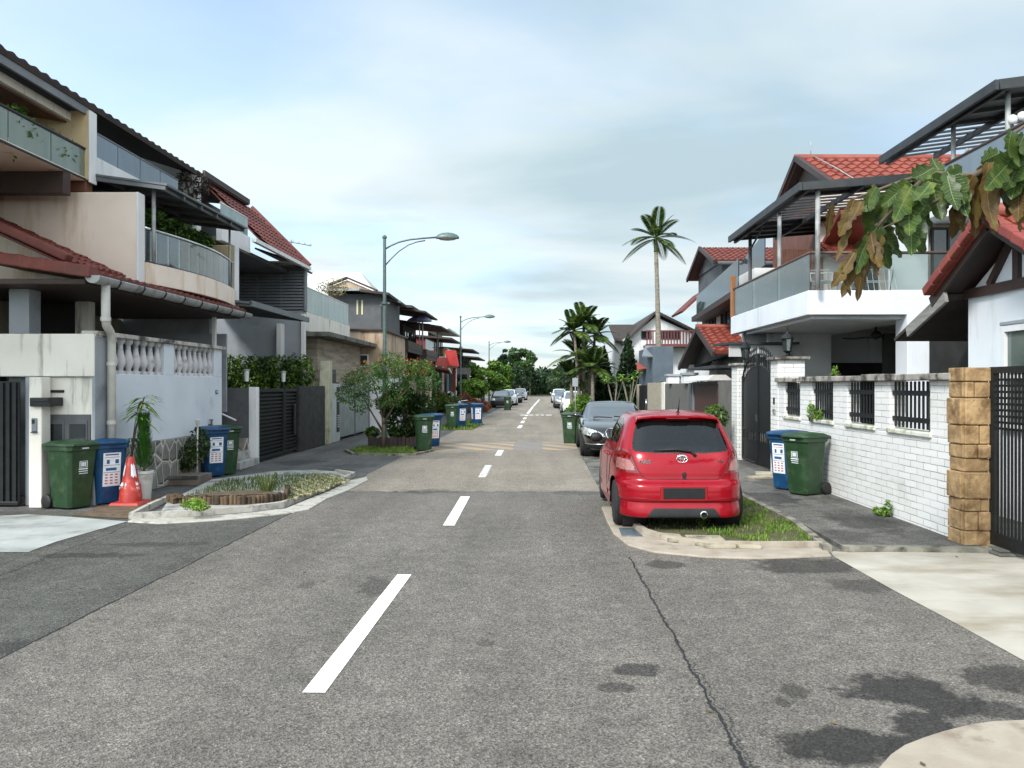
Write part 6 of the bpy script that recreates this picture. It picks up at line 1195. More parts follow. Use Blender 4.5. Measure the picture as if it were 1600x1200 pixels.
def chair(label, loc, rz):
    t = thing('balcony_chair', label, 'chair', (0, 0, 0), group='white chairs on the glass balcony'); b = MB(); b.box(-.22, .22, -.22, .22, .42, .45); b.build('seat', WCH, t, bevel=.01)
    for sx in (-.2, .2):
        for sy in (-.2, .2): b = MB(); b.tube([(sx, sy, .43), (sx * 1.15, sy * 1.15, 0)], .014, 6); b.build('leg', WCH, t)
    b = MB(); b.tube([(-.2, .2, .43), (-.21, .27, .9), (.21, .27, .9), (.2, .2, .43)], .014, 6)
    for x in (-.1, 0, .1): b.cyl((x, .2, .45), (x, .265, .9), .01, n=6)
    b.tube([(-.22, .22, .66), (-.24, -.2, .64), (-.2, -.2, .43)], .012, 6); b.tube([(.22, .22, .66), (.24, -.2, .64), (.2, -.2, .43)], .012, 6); b.build('backrest', WCH, t, smooth=40); t.location = loc; t.rotation_euler = (0, 0, R(rz)); return t
chair('white metal chair at the corner of the glass balcony', (5.78, 16.2, 3.45), 60)
t = thing('drying_rack', 'white clothes drying rack behind the balcony glass right of the hanging brown leaves', 'drying rack', (7.0, 16.6, 3.45))
for k, x in enumerate((6.35, 7.45)): rail('end_frame', WCH, t, [(x, 16.3, 3.45), (x, 16.6, 4.2), (x, 16.9, 3.45)], .014)
b = MB()
for z, d in ((4.2, 0), (3.95, -.1), (3.95, .1), (3.7, -.2), (3.7, .2)): b.cyl((6.35, 16.6 + d, z), (7.45, 16.6 + d, z), .009, n=6)
for k in range(9): b.cyl((6.4 + k * .12, 16.38, 3.5), (6.4 + k * .12, 16.6, 4.2), .006, n=5)
b.build('bars', WCH, t)
# gate canopy seen over the piers
t = thing('porch_canopy', 'grey porch canopy with a dark edge seen above the arched gate', 'canopy', (6, 20, 2.3)); b = MB(); b.slab([(4.75, 19.6, 2.86), (6.5, 19.6, 2.86), (6.5, 21.3, 2.9), (4.75, 21.3, 2.9)], .06); b.build('roof_sheet', CANO, t); box1('fascia', CEIL, t, 4.8, 6.2, 19.7, 19.78, 2.5, 2.79); b = MB(); b.cyl((6.3, 19.9, 0), (6.3, 19.9, 2.8), .05); b.build('post', DGREY, t); b = MB(); b.cyl((5.4, 20.9, 0), (5.4, 20.9, 2.8), .05); b.build('post', DGREY, t)
# ---------------- house at the right edge with the gabled porch
HX = thing('semi_detached_house', 'white house at the right edge with a red tiled timber framed gable', 'house', (8, 10.5, 0), group='houses on the right side')
ap = Vector((5.95, 10.56, 4.02)); GX0 = 5.95
b = MB(); tiles(b, (GX0, 9.1, 3.18), (11, 9.1, 3.18), (11, 10.56, 4.0), (GX0, 10.56, 4.0), 18, 5, amp=.07, step=.05); b.build('porch_roof', ORANGET, HX, smooth=40); b = MB(); tiles(b, (11, 12.02, 3.18), (GX0, 12.02, 3.18), (GX0, 10.56, 4.0), (11, 10.56, 4.0), 18, 5, amp=.07, step=.05); b.build('porch_roof', ORANGET, HX, smooth=40)
b = MB()
for k in range(6):
    for s_, ye in ((1, 12.06), (-1, 9.06)):
        a0, a1 = k / 6, (k + 1.06) / 6; p0 = Vector((GX0 - .02, ye, 3.2)).lerp(Vector((GX0 - .02, 10.56, 4.06)), a0); p1 = Vector((GX0 - .02, ye, 3.2)).lerp(Vector((GX0 - .02, 10.56, 4.06)), a1); b.beam(p0, p1 + Vector((0, 0, -.015)), .17, .13)
b.build('verge_tiles', mat('verge_tile', H('75302a'), H('8a3f36'), scale=3, rough=.55, dirt=H('7a4a2c'), dlo=.55, dhi=.72, dscale=4), HX, bevel=.02)
b = MB(); b.tube([(GX0 - .1, 10.56, 4.1), (11, 10.56, 4.1)], .11, 10); b.build('ridge_tiles', ORANGET, HX, smooth=True)
b = MB(); b.beam((GX0 + .06, 12.1, 3.05), (GX0 + .06, 10.56, 3.93), .05, .17); b.beam((GX0 + .06, 10.56, 3.93), (GX0 + .06, 9.0, 3.05), .05, .17); b.build('bargeboard', BROWN, HX)
XWl = 6.4; soffit(HX, [(GX0 + .04, 9.1, 3.18), (11, 9.1, 3.18), (11, 10.56, 4.0), (GX0 + .04, 10.56, 4.0)], [(11, 12.02, 3.18), (GX0 + .04, 12.02, 3.18), (GX0 + .04, 10.56, 4.0), (11, 10.56, 4.0)])
b = MB(); b.prismX([(9.0, 0), (11.8, 0), (11.8, 3.12), (10.56, 3.8), (9.0, 2.98)], XWl, XWl + .2); b.build('porch_wall', WHITE2, HX); box1('porch_return', WHITE2, HX, XWl + .2, 9, 11.6, 11.8, 0, 3.1)
b = MB(); b.beam((XWl - .03, 12.0, 3.14), (XWl - .03, 9.0, 3.14), .06, .13); b.beam((XWl - .03, 10.56, 3.2), (XWl - .03, 10.56, 3.85), .06, .12); b.beam((XWl - .032, 11.2, 3.2), (XWl - .032, 10.7, 3.72), .06, .1); b.beam((XWl - .032, 9.9, 3.2), (XWl - .032, 10.42, 3.72), .06, .1); b.build('timber_frame', BROWN, HX)
window(HX, 'x', XWl, 9.65, 10.88, 1.2, 2.6, WHITE, mat('pale_window_glass', H('46524f'), H('63706c'), scale=1.5, rough=.06, spec=.8), 2, 2, d=.06, t=.08, out=-1); box1('window_lintel', GREYW, HX, XWl - .05, XWl, 9.6, 10.93, 2.61, 2.66)
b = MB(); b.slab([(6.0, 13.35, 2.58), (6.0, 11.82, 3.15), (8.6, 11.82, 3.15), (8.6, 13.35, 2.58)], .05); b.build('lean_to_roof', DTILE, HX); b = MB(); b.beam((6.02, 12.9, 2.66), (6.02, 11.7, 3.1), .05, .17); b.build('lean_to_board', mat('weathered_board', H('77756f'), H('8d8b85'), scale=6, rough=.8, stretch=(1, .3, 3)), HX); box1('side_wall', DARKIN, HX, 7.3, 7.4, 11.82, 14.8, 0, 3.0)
box1('upper_wall', WHITE2, HX, 7.35, 12, 9.2, 12.9, 3.0, 5.0); box1('terrace_slab', GREYW, HX, 7.15, 12, 9.2, 14.2, 5.0, 5.12)
glass_run(HX, [(7.2, 14.1), (7.2, 12.15), (7.2, 10.2)], 5.14, 5.64, GLASSB, FAS, 1, .03)
canopy(HX, 7.0, 10.2, 6.33, 6.75, 12.1, 16.1, lambda y: y < 14.2, w_=.07, nm='terrace_canopy')
for y in (13.9, 12.3): rail('canopy_post', GUTT, HX, [(7.28, y, 5.12), (7.28, y, 6.32)], .04)
rail('canopy_post', GUTT, HX, [(8.6, 15.9, 5.65), (8.6, 15.9, 6.5)], .04); box1('terrace_wall', WHITE2, HX, 9.8, 10, 12.2, 14.1, 5.12, 6.6)
for k, (px, py) in enumerate(((1582, 187), (1597, 182))):
    Y = 12.25; t = thing('globe_lamp', ('white globe lamp beside the near terrace post, left one of the pair', 'white globe lamp at the very edge, right one of the pair')[k], 'lamp', tuple(P3(px, py, Y)), group='white globe lamps on the terrace'); x, y, z = t.location
    b = MB(); b.lathe((x, y, z), [(.02, -.075), (.06, -.05), (.072, 0), (.06, .05), (.02, .075)], 16); b.build('globe', GLOBE, t, smooth=True); b = MB(); b.cyl((x, y, z - .07), (x, y, 5.64), .018); b.build('stem', BLACKM, t)
# ---------------- next house: porch gable, sloping glass, attic
SMOKE = glassmat('smoked_glass', tint=(.3, .36, .4), milk=(.09, .115, .135), milkf=.65, gl=.08)
H3 = thing('semi_detached_house', 'house with a red tiled porch gable and a dark grey attic storey', 'house', (7, 25, 0), group='houses on the right side')
b = MB(); tiles(b, (4.95, 22.1, 2.72), (9.2, 22.1, 2.72), (9.2, 24.3, 3.52), (4.95, 24.3, 3.52), 17, 8, amp=.05, step=.04); b.build('porch_roof', ORANGET, H3, smooth=40); b = MB(); tiles(b, (9.2, 27.2, 2.45), (4.95, 27.2, 2.45), (4.95, 24.3, 3.52), (9.2, 24.3, 3.52), 17, 8, amp=.05); b.build('porch_roof', ORANGET, H3, smooth=40)
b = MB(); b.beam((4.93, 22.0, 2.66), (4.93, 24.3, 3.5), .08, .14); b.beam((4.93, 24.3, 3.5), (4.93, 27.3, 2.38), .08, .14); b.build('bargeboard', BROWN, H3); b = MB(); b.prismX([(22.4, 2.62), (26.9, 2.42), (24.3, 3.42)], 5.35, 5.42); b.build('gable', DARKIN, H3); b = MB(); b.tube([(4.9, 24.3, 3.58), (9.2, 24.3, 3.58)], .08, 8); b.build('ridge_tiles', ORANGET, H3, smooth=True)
b = MB(); b.prismX([(26.8, 0), (29, 0), (29, 2.3), (27.2, 3.0), (26.8, 2.6)], 5.2, 5.35); b.build('porch_end_wall', WHITE, H3); box1('porch_back', WHITE, H3, 5.9, 6.0, 22.1, 27, 0, 2.6); box1('shade_awning', CANO, H3, 4.98, 5.9, 22.3, 26, 2.28, 2.36)
box1('main_wall', WHITE, H3, 6.0, 12, 21.8, 29.5, 0, 5.0); window(H3, 'x', 6.0, 26.4, 28.4, 3.5, 4.3, DARKT, WINGL, 4, out=-1); window(H3, 'x', 6.0, 23.2, 25.6, 3.5, 4.3, DARKT, WINGL, 4, out=-1)
b = MB(); b.hexa([(5.55, 27.4, 4.15), (5.58, 27.4, 4.15), (5.58, 21.8, 4.4), (5.55, 21.8, 4.4), (5.55, 27.4, 4.85), (5.58, 27.4, 4.85), (5.58, 21.8, 5.25), (5.55, 21.8, 5.25)]); b.build('glass_panel', SMOKE, H3); b = MB(); b.hexa([(6.3, 24.6, 4.9), (6.33, 24.6, 4.9), (6.33, 21.9, 5.1), (6.3, 21.9, 5.1), (6.3, 24.6, 5.5), (6.33, 24.6, 5.5), (6.33, 21.9, 6.0), (6.3, 21.9, 6.0)]); b.build('glass_panel', SMOKE, H3)
b = MB(); b.hexa([(5.4, 27.5, 3.98), (6.0, 27.5, 3.98), (6.0, 21.8, 4.22), (5.4, 21.8, 4.22), (5.4, 27.5, 4.14), (6.0, 27.5, 4.14), (6.0, 21.8, 4.39), (5.4, 21.8, 4.39)]); b.build('balcony_edge', BROWN, H3)
b = MB()
for k in range(12): y = 18.6 + k * .25; b.box(6.2, 6.24, y, y + .05, 3.7, 4.5)
b.beam((6.22, 18.6, 4.5), (6.22, 21.7, 4.5), .06, .06); b.build('balustrade', BROWN, H3)
box1('attic', DGREY, H3, 6.15, 9.5, 26.2, 30, 4.9, 5.85); b = MB(); tiles(b, (5.8, 25.8, 5.82), (9.8, 25.8, 5.82), (9.8, 28, 6.6), (5.8, 28, 6.6), 20, 7, amp=.04); b.build('attic_roof', REDT, H3, smooth=40); b = MB(); tiles(b, (9.8, 30.2, 5.82), (5.8, 30.2, 5.82), (5.8, 28, 6.6), (9.8, 28, 6.6), 20, 7, amp=.04); b.build('attic_roof', REDT, H3, smooth=40)
b = MB(); b.beam((5.78, 25.7, 5.76), (5.78, 28, 6.6), .07, .13); b.beam((5.78, 28, 6.6), (5.78, 30.3, 5.76), .07, .13); b.build('attic_bargeboard', BROWN, H3); b = MB(); b.prismX([(26.0, 5.84), (30, 5.84), (28, 6.5)], 6.1, 6.16); b.build('attic_gable', DGREY, H3); soffit(H3, [(5.82, 25.8, 5.82), (9.8, 25.8, 5.82), (9.8, 28, 6.6), (5.82, 28, 6.6)], [(9.8, 30.2, 5.82), (5.82, 30.2, 5.82), (5.82, 28, 6.6), (9.8, 28, 6.6)], [(4.98, 22.1, 2.72), (9.2, 22.1, 2.72), (9.2, 24.3, 3.52), (4.98, 24.3, 3.52)], [(9.2, 27.2, 2.45), (4.98, 27.2, 2.45), (4.98, 24.3, 3.52), (9.2, 24.3, 3.52)])
soffit(HR, [(7.22, 19.3, 6.62), (14.5, 19.3, 6.62), (14.5, 22, 8.0), (7.22, 22, 8.0)], [(14.5, 24.7, 6.62), (7.22, 24.7, 6.62), (7.22, 22, 8.0), (14.5, 22, 8.0)])
rail('attic_gutter', DGREY, H3, [(5.9, 25.75, 5.74), (9.8, 25.75, 5.74)], .06)
b = MB(); b.slab([(5.35, 28.8, 4.42), (5.35, 31, 4.42), (6.2, 31, 5.2), (6.2, 28.8, 5.2)], .08); b.build('side_roof', REDT, H3)
# ---------------- white gabled house further along
H4 = thing('gabled_house', 'white gabled house with dark roofs behind the tall palm', 'house', (7.5, 44, 0), group='houses on the right side')
Y4 = 42.0; xg = lambda p: XA(p, Y4); zg = lambda p: ZA(p, Y4)
b = MB(); b.prismY([(xg(975), 0), (xg(1080), 0), (xg(1080), zg(520)), (xg(1024), zg(495)), (xg(985), zg(527)), (xg(975), zg(537))], Y4, Y4 + .2); b.build('gable_wall', WHITE, H4); box1('body', WHITE, H4, xg(978), 12, Y4 + .2, 52, 0, 4.3)
b = MB(); A_, B_, C_ = Vector((xg(976), 0, zg(537))), Vector((xg(1024), 0, zg(490))), Vector((xg(1086), 0, zg(521)))
for p, q in ((A_, B_), (B_, C_)): b.hexa([(p.x, 41.6, p.z), (q.x, 41.6, q.z), (q.x, 52, q.z), (p.x, 52, p.z), (p.x, 41.6, p.z + .14), (q.x, 41.6, q.z + .14), (q.x, 52, q.z + .14), (p.x, 52, p.z + .14)])
b.build('roof', DTILE, H4)
b = MB(); b.slab([(xg(966), 43.5, zg(530)), (xg(1003), 43.5, zg(530)), (xg(1008), 46, zg(498)), (xg(962), 46, zg(498))], .1); b.build('wing_roof', DTILE, H4); box1('wing_wall', WHITE, H4, xg(966), xg(985), 43.9, 50, 0, zg(528))
BAL = mat('maroon_railing', H('5c2a28'), H('6b3432'), scale=3, rough=.6); b = MB()
for k in range(16): x = xg(1006) + k * .155; b.box(x, x + .06, 41.0, 41.05, zg(540), zg(520))
b.box(xg(1005), xg(1078), 40.98, 41.06, zg(520), zg(518)); b.box(xg(1005), xg(1078), 40.98, 41.06, zg(543), zg(539)); b.build('balcony_railing', BAL, H4); box1('balcony_slab', BROWN, H4, xg(1005), xg(1080), 41.06, 42, zg(543), zg(540)); window(H4, 'y', Y4, xg(1002), xg(1018), zg(530), zg(517), BROWN, WINGL, 1, out=-1); window(H4, 'y', Y4, xg(1030), xg(1062), zg(530), zg(516), BROWN, WINGL, 3, out=-1)
box1('porch_box', mat('blue_grey_cladding', H('4b5560'), H('56616b'), scale=2, rough=.7), H4, XA(1020, 36), XA(1052, 36), 36, 40.8, 0, ZA(541, 36)); b = MB(); b.slab([(XA(1003, 36), 36, ZA(556, 36)), (XA(1025, 36), 36, ZA(556, 36)), (XA(1030, 39), 39, ZA(540, 39)), (XA(1008, 39), 39, ZA(540, 39))], .06); b.build('porch_canopy', MGREY, H4)
b = MB(); b.slab([(XA(995, 38), 38, ZA(577, 38)), (XA(1026, 38), 38, ZA(572, 38)), (XA(1026, 41), 41, ZA(566, 41)), (XA(995, 41), 41, ZA(566, 41))], .05); b.build('red_canopy', mat('red_awning', H('8e3a30'), H('a04a3e')), H4)
H5 = far_house('pale house with a red gate mostly hidden behind the cypress trees', 56, 64, 4.2, 3.0, 5.0, WHITE, WHITE, DTILE, WHITE, None, None, 2); H5['group'] = 'houses on the right side'; H5.rotation_euler = (0, 0, math.pi); H5.location = (6.2 + 2, 60, 0)
# ---------------- garden walls and gates along the right kerb
BRG = mat('brown_gate_panel', H('3f2622'), H('4d302a'), scale=3, rough=.5, stretch=(1, 4, .3)); CLAD = mat('grey_batten_cladding', H('54534f'), H('6b6a65'), scale=3, rough=.7, stretch=(8, 8, .3)); BEIG = mat('beige_block', H('8f8676'), H('a59c8b'), scale=4, rough=.85, bump=.3, stretch=(1, 1, 4))
t = thing('driveway_gate', 'dark brown panelled gate under a small pale canopy', 'gate', (4.95, 23, 0)); box1('gate_leaf', BRG, t, 4.92, 4.98, 21.3, 24.6, .12, 1.82)
box1('frame', MGREY, t, 4.9, 5.0, 21.2, 24.7, 1.82, 1.9); box1('post', MGREY, t, 4.88, 5.02, 24.62, 24.76, 0, 1.9); b = MB(); b.prismY([(4.6, 1.93), (5.3, 1.93), (5.1, 2.08), (4.8, 2.08)], 21.3, 24.7); b.build('canopy', WROOF, t)
t = thing('garden_wall', 'dark grey end wall between the brown gate and the white brick pier', 'wall', (4.95, 20.3, 0)); box1('panel', GREYF, t, 4.86, 5.04, 19.4, 21.15, 0, 1.9)
t = thing('garden_wall', 'grey batten clad wall with two white lamp boxes on top', 'wall', (4.95, 27.5, 0)); box1('panel', CLAD, t, 4.88, 5.02, 25.2, 29.9, 0, 1.86); box1('end_panel', DGREY, t, 4.86, 5.03, 24.78, 25.18, 0, 1.88)
for k, (y, l) in enumerate(((25.6, 'white lamp box on the batten wall nearer the brown gate'), (28.6, 'white lamp box on the batten wall nearer the pale post'))): q = thing('lamp_box', l, 'lamp', (4.95, y, 1.86), group='white lamp boxes on the garden wall'); box1('body', WHITE, q, 4.75, 5.15, y - .22, y + .22, 1.86, 2.12); box1('lid', GREYW, q, 4.7, 5.2, y - .27, y + .27, 2.12, 2.2)
t = thing('gate_pier', 'pale concrete post beside the beige block pier', 'pillar', (4.95, 30.3, 0), group='gate piers further along'); box1('post', WSTAIN, t, 4.86, 5.04, 30.0, 30.6, 0, 1.92)
t = thing('gate_pier', 'beige block gate pier in front of the dark doorway', 'pillar', (4.95, 32.5, 0), group='gate piers further along'); box1('pier', BEIG, t, 4.86, 5.06, 30.8, 34.4, 0, 1.9)
t = thing('side_gate', 'narrow black side gate next to the cypress trees', 'gate', (4.95, 36, 0)); box1('gate_leaf', BLACKM, t, 4.92, 4.98, 34.6, 37.6, .05, 1.8); box1('post', BEIG, t, 4.88, 5.02, 37.6, 38.2, 0, 1.85); rail('handle', CHROME, t, [(4.88, 34.9, .7), (4.88, 34.9, 1.2)], .03)
t = thing('street_sign', 'small pale notice sign on a thin pole in front of the palms on the right', 'sign', (2.3, 40, 0)); rail('pole', GUTT, t, [(2.05, 40, 0), (2.05, 40, 2.2)], .03); b = MB(); b.box(1.9, 2.18, 39.95, 39.97, 1.74, 2.16); b.build('panel', GREYW, t)
# ================================================================== PLANTS
def tree(name, label, cat, base, trunk, limbs, blobs, n, size, m, group=None, r0=.12, flowers=None, **kw):
    t = thing(name, label, cat, base, group=group); o = Vector(base)
    b = MB(); k = len(trunk); b.tube([o + Vector(p) for p in trunk], [r0 * (1 - .6 * i / max(1, k - 1)) for i in range(k)], 10)
    for pts in limbs: b.tube([o + Vector(p) for p in pts], [r0 * .5 * (1 - .75 * i / (len(pts) - 1)) for i in range(len(pts))], 7)
    b.build('trunk', WOODB, t, smooth=True)
    b = MB(); leaves(b, [((o.x + c[0], o.y + c[1], o.z + c[2]), r) for c, r in blobs], n, size, **kw); b.build('crown', m, t, fix=False)
    if flowers:
        b = MB(); leaves(b, [((o.x + c[0], o.y + c[1], o.z + c[2]), r) for c, r in flowers[0]], flowers[1], flowers[2], aspect=.8); b.build('flowers', flowers[3], t, fix=False)
    return t
def blobs_for(rng, w_, h, zc, n, sz):
    out = []
    for k in range(n):
        a = rng.uniform(0, 6.28); q = rng.uniform(0, 1) ** .6; out.append(((math.cos(a) * w_ * q, math.sin(a) * w_ * q * .9, zc + rng.uniform(-1, 1) * h * (1 - .5 * q)), (sz * rng.uniform(.7, 1.2), sz * rng.uniform(.7, 1.2), sz * rng.uniform(.5, .85))))
    return out
rg = random.Random(5)
# flowering tree by the nearest lamp post
TB = [(-4.85, 21.3, 0)]
FLW = leafmat('orange_flowers', H('8a4420'), H('b06030'), H('b88048'), scale=3, rough=.5, transl=.3); FERN = leafmat('feathery_leaves', H('25401a'), H('4a722c'), H('6f9040'), scale=2.5)
cb = [((-.75, 0, 1.75), (.42, .4, .34)), ((-.45, .3, 2.15), (.5, .4, .3)), ((.15, 0, 2.25), (.5, .5, .32)), ((.65, .1, 2.2), (.5, .45, .32)), ((-.1, -.3, 1.85), (.5, .4, .3)), ((.85, .2, 1.85), (.5, .4, .3)), ((-.6, -.2, 1.3), (.35, .3, .3)), ((.35, .2, 1.45), (.4, .3, .3)), ((.2, .3, 2.55), (.4, .4, .22)), ((1.05, .2, 2.35), (.35, .4, .22)), ((-1.0, -.1, 1.55), (.35, .35, .28)), ((1.25, .2, 1.95), (.4, .4, .35)), ((.0, .1, 1.3), (.35, .3, .22)), ((-.95, .1, 2.0), (.3, .3, .2))]
tree('flowering_tree', 'feathery flowering tree with orange red blossom in front of the nearest street lamp', 'tree', (-4.28, 22.6, .0), [(0, 0, 0), (.03, 0, .5), (.0, .05, .9)], [[(0, 0, .5), (-.3, 0, 1.0), (-.7, 0, 1.7)], [(0, .05, .8), (-.15, .1, 1.4), (-.4, .3, 2.1)], [(0, .05, .9), (.1, 0, 1.5), (.15, 0, 2.2)], [(0, 0, .7), (.35, .1, 1.3), (.7, .1, 2.1)], [(.1, 0, 1.2), (.5, .1, 1.5), (.9, .2, 1.9)]], cb, 7000, .08, FERN, r0=.07, flat=.6, aspect=.35,
     flowers=([((-.85, -.1, 2.0), (.25, .25, .16)), ((-1.05, -.1, 1.85), (.12, .2, .3)), ((.5, -.1, 2.4), (.55, .3, .25)), ((1.0, -.1, 2.3), (.5, .3, .28)), ((-.3, -.2, 2.45), (.35, .3, .1))], 130, .06, FLW))
shrub('leafy_bush', 'dense dark green bush behind the green bin under the flowering tree', 'bush', (-3.85, 23.6, .0), [((0, 0, .85), (.6, .6, .7)), ((.45, .2, .6), (.5, .5, .5)), ((-.3, 0, 1.25), (.5, .5, .35)), ((.25, 0, 1.3), (.45, .5, .3)), ((.55, 0, 1.15), (.4, .4, .4)), ((-.1, -.2, 1.6), (.4, .4, .3))], 7500, .10, FOL2, stems=6)
sheet('tree_bed_soil', [GP(*p) for p in ((548, 708), (650, 710), (672, 703), (690, 692), (600, 690), (565, 697))], SOIL, 0.004)
strip([GP(*p) for p in ((541, 705), (552, 710.5), (600, 712), (648, 711.5), (676, 705))], .09, 'bed_kerb', KERBD, .05)
grass('bed_grass', [GP(*p) for p in ((545, 705), (556, 709), (600, 711), (648, 710), (655, 700), (600, 699), (562, 699))], 2600, .07, GRASS, .0, w=.02)
t = thing('bed_edging', 'low dark timber edging round the flowering tree bed', 'edging', (-4.7, 22.3, 0)); b = MB(); x0, y0 = GP(575, 699)
for k in range(16): b.box(x0 + k * .11, x0 + k * .11 + .095, y0 - .03, y0 + .03, 0, .30 + .02 * math.sin(k * 2.3))
b.build('palisade', BROWN, t)
for k, (px, py, l) in enumerate(((582, 697, 'young plant at the left end of the dark timber edging'), (618, 698, 'young rosette plant in the middle of the dark timber edging'))):
    x, y = GP(px, py); shrub('young_plant', l, 'plant', (x, y, 0), [((0, 0, .42), (.22, .2, .16))], 220, .11, FOL1, stems=4, group='young plants by the tree bed')
# plants by the traffic cone
x, y = GP(215, 783)
PTW = mat('white_pot', H('b9b8b2'), H('c8c7c2'), scale=5, rough=.7, dirt=H('7d7a70'), dlo=.5, dhi=.7, dscale=4)
t = thing('potted_cypress', 'feathery green potted conifer behind the traffic cone', 'potted plant', (x + .04, y + .12, 0)); X_, Y_ = x + .04, y + .12
b = MB(); b.lathe((X_, Y_, 0), [(.10, 0), (.135, .42), (.15, .42), (.15, .46), (.12, .46), (.11, .4)], 18); b.build('pot', PTW, t, smooth=35)
b = MB()
for k in range(1500):
    h = random.random() ** .8; a = random.uniform(0, 6.283); rr = .20 * (1 - h * .45) * (.35 + .65 * random.random()) * (1.25 if h < .35 else 1); p = Vector((X_ + math.cos(a) * rr * .55, Y_ + math.sin(a) * rr * .55, .48 + h * .82)); tip = p + Vector((math.cos(a) * .07, math.sin(a) * .07, .10 + .06 * random.random())); s_ = Vector((-math.sin(a), math.cos(a), 0)) * .006; b.add([p - s_, p + s_, tip], [(0, 1, 2)])
b.build('foliage', leafmat('conifer_needles', H('1f3f18'), H('3a6a26'), H('5f8a3c'), scale=6), t, fix=False); b = MB(); b.cyl((X_, Y_, .4), (X_, Y_, 1.2), .018); b.build('stem', WOODB, t)
x, y = GP(190, 784); t = thing('tall_plant', 'tall thin stemmed plant with a fan of long narrow leaves beside the downpipe', 'plant', (x, y + .25, 0)); X_, Y_ = x, y + .25
b = MB(); st_ = [(X_ - .02, Y_, 0), (X_ + .02, Y_, .6), (X_ + .10, Y_ - .02, 1.1), (X_ + .24, Y_ - .02, 1.62)]; b.tube(st_, [.022, .018, .014, .01], 8); b.tube([(X_ - .05, Y_, 0), (X_ + .02, Y_, .7), (X_ + .08, Y_ + .02, 1.25)], [.018, .012, .008], 6); b.build('stems', WOODB, t, smooth=True)
b = MB()
def blade(b, p, d, L_, w_, droop=.4, n=4):
    d = Vector(d).normalized(); s_ = d.cross(Vector((0, 0, 1))); s_ = s_.normalized() if s_.length > .01 else Vector((1, 0, 0)); vs = []
    for i in range(n + 1):
        q = i / n; c = Vector(p) + d * L_ * q + Vector((0, 0, -droop * L_ * q * q)); ww = w_ * math.sin(math.pi * min(.98, q * .85 + .12)) / 2
        vs += [c - s_ * ww, c + s_ * ww]
    b.add(vs, [(2 * i, 2 * i + 1, 2 * i + 3, 2 * i + 2) for i in range(n)])
for k in range(70):
    q = random.uniform(.72, 1.0); c = Vector(st_[2]).lerp(Vector(st_[3]), (q - .6) / .4); a = random.uniform(0, 6.28); blade(b, c, (math.cos(a), math.sin(a), random.uniform(-.1, .6)), random.uniform(.22, .42), .045, .5)
for k in range(14): a = random.uniform(0, 6.28); blade(b, (X_ + .04, Y_, .95), (math.cos(a), math.sin(a), .5), .24, .03, .8)
b.build('leaves', FOL3, t, fix=False)
x, y = GP(187, 786); t = thing('watering_can', 'grey plastic watering can half hidden behind the traffic cone', 'watering can', (x, y, 0)); b = MB(); b.lathe((x, y + .1, .38), [(.08, 0), (.085, .02), (.08, .2), (.05, .24)], 14); b.build('tank', PTW, t, smooth=35); rail('spout', PTW, t, [(x - .06, y + .1, .45), (x - .16, y + .08, .66)], .018); rail('handle', PTW, t, [(x + .07, y + .1, .44), (x + .14, y + .1, .52), (x + .05, y + .1, .64)], .012)
box1('pedestal', DARKC, t, x - .12, x + .12, y + .0, y + .24, 0, .38)
# log planter
LOGM = mat('log_wood', H('3a2e21'), H('64523c'), scale=7, rough=.9, bump=.5, bscale=25, stretch=(1, 1, .25), dirt=H('231c15'), dlo=.5, dhi=.66, dscale=4)
LP_ = [GP(*p) for p in ((264, 792), (300, 795.5), (340, 796.5), (380, 796), (415, 793), (447, 788.5), (450, 776))]
t = thing('log_edging', 'low palisade of short weathered logs round the left planter', 'edging', (*LP_[3], 0))
pts = [Vector((x, y, 0)) for x, y in LP_]; d = [0]
for a, c in zip(pts[:-1], pts[1:]): d.append(d[-1] + (c - a).length)
s_ = 0; i = 0
while s_ < d[-1]:
    while d[i + 1] < s_: i += 1
    p = pts[i].lerp(pts[i + 1], (s_ - d[i]) / (d[i + 1] - d[i])); r_ = random.uniform(.028, .042); b = MB(); h = .20 + random.uniform(-.025, .015); b.lathe((p.x, p.y, .06), [(r_, 0), (r_ * 1.02, h * .5), (r_ * .97, h - .075), (r_ * .8, h - .06)], 9); b.build('log', LOGM, t, smooth=40); s_ += r_ * 1.9
raised('planter_soil', LP_[:6] + [GP(*p, .2) for p in ((449, 766), (400, 760), (330, 764), (270, 774))], SOIL, .15, 0.05, bevel=0)
x, y = GP(298, 790, .2); shrub('weed_tuft', 'bright green weed tuft spilling over the log palisade', 'plant', (x, y + .1, .15), [((0, 0, .06), (.16, .13, .07)), ((.1, -.05, .03), (.12, .1, .06))], 500, .05, FOL3, stems=3)
x, y = GP(418, 772, .1); t = thing('tall_grass_clump', 'clump of tall arching grass at the corner of the left planter', 'grass clump', (x, y, .1)); b = MB()
for k in range(90): a = random.uniform(0, 6.28); blade(b, (x + .06 * math.cos(a), y + .06 * math.sin(a), .1), (math.cos(a) * .35, math.sin(a) * .35, 1), random.uniform(.25, .55), .010, .25)
b.build('blades', GRASS_D, t, fix=False)
shrub('garden_shrub', 'leafy shrub in a low trough against the crazy paved stone base', 'shrub', (GP(292, 752)[0], GP(292, 752)[1], .12), [((0, 0, .35), (.28, .3, .26)), ((.18, .15, .55), (.2, .2, .35)), ((-.15, -.1, .22), (.22, .22, .18))], 1500, .07, FOL2, stems=5)
x, y = GP(290, 757); t = thing('planter_trough', 'low brown concrete trough under the shrub by the stone base', 'planter', (x, y, 0)); box1('trough', mat('brown_trough', H('5d544c'), H('70675e'), scale=4, rough=.9), t, x - .32, x + .30, y - .2, y + .45, 0, .17); box1('rim', DARKC, t, x - .34, x + .32, y - .22, y - .2, .12, .18)
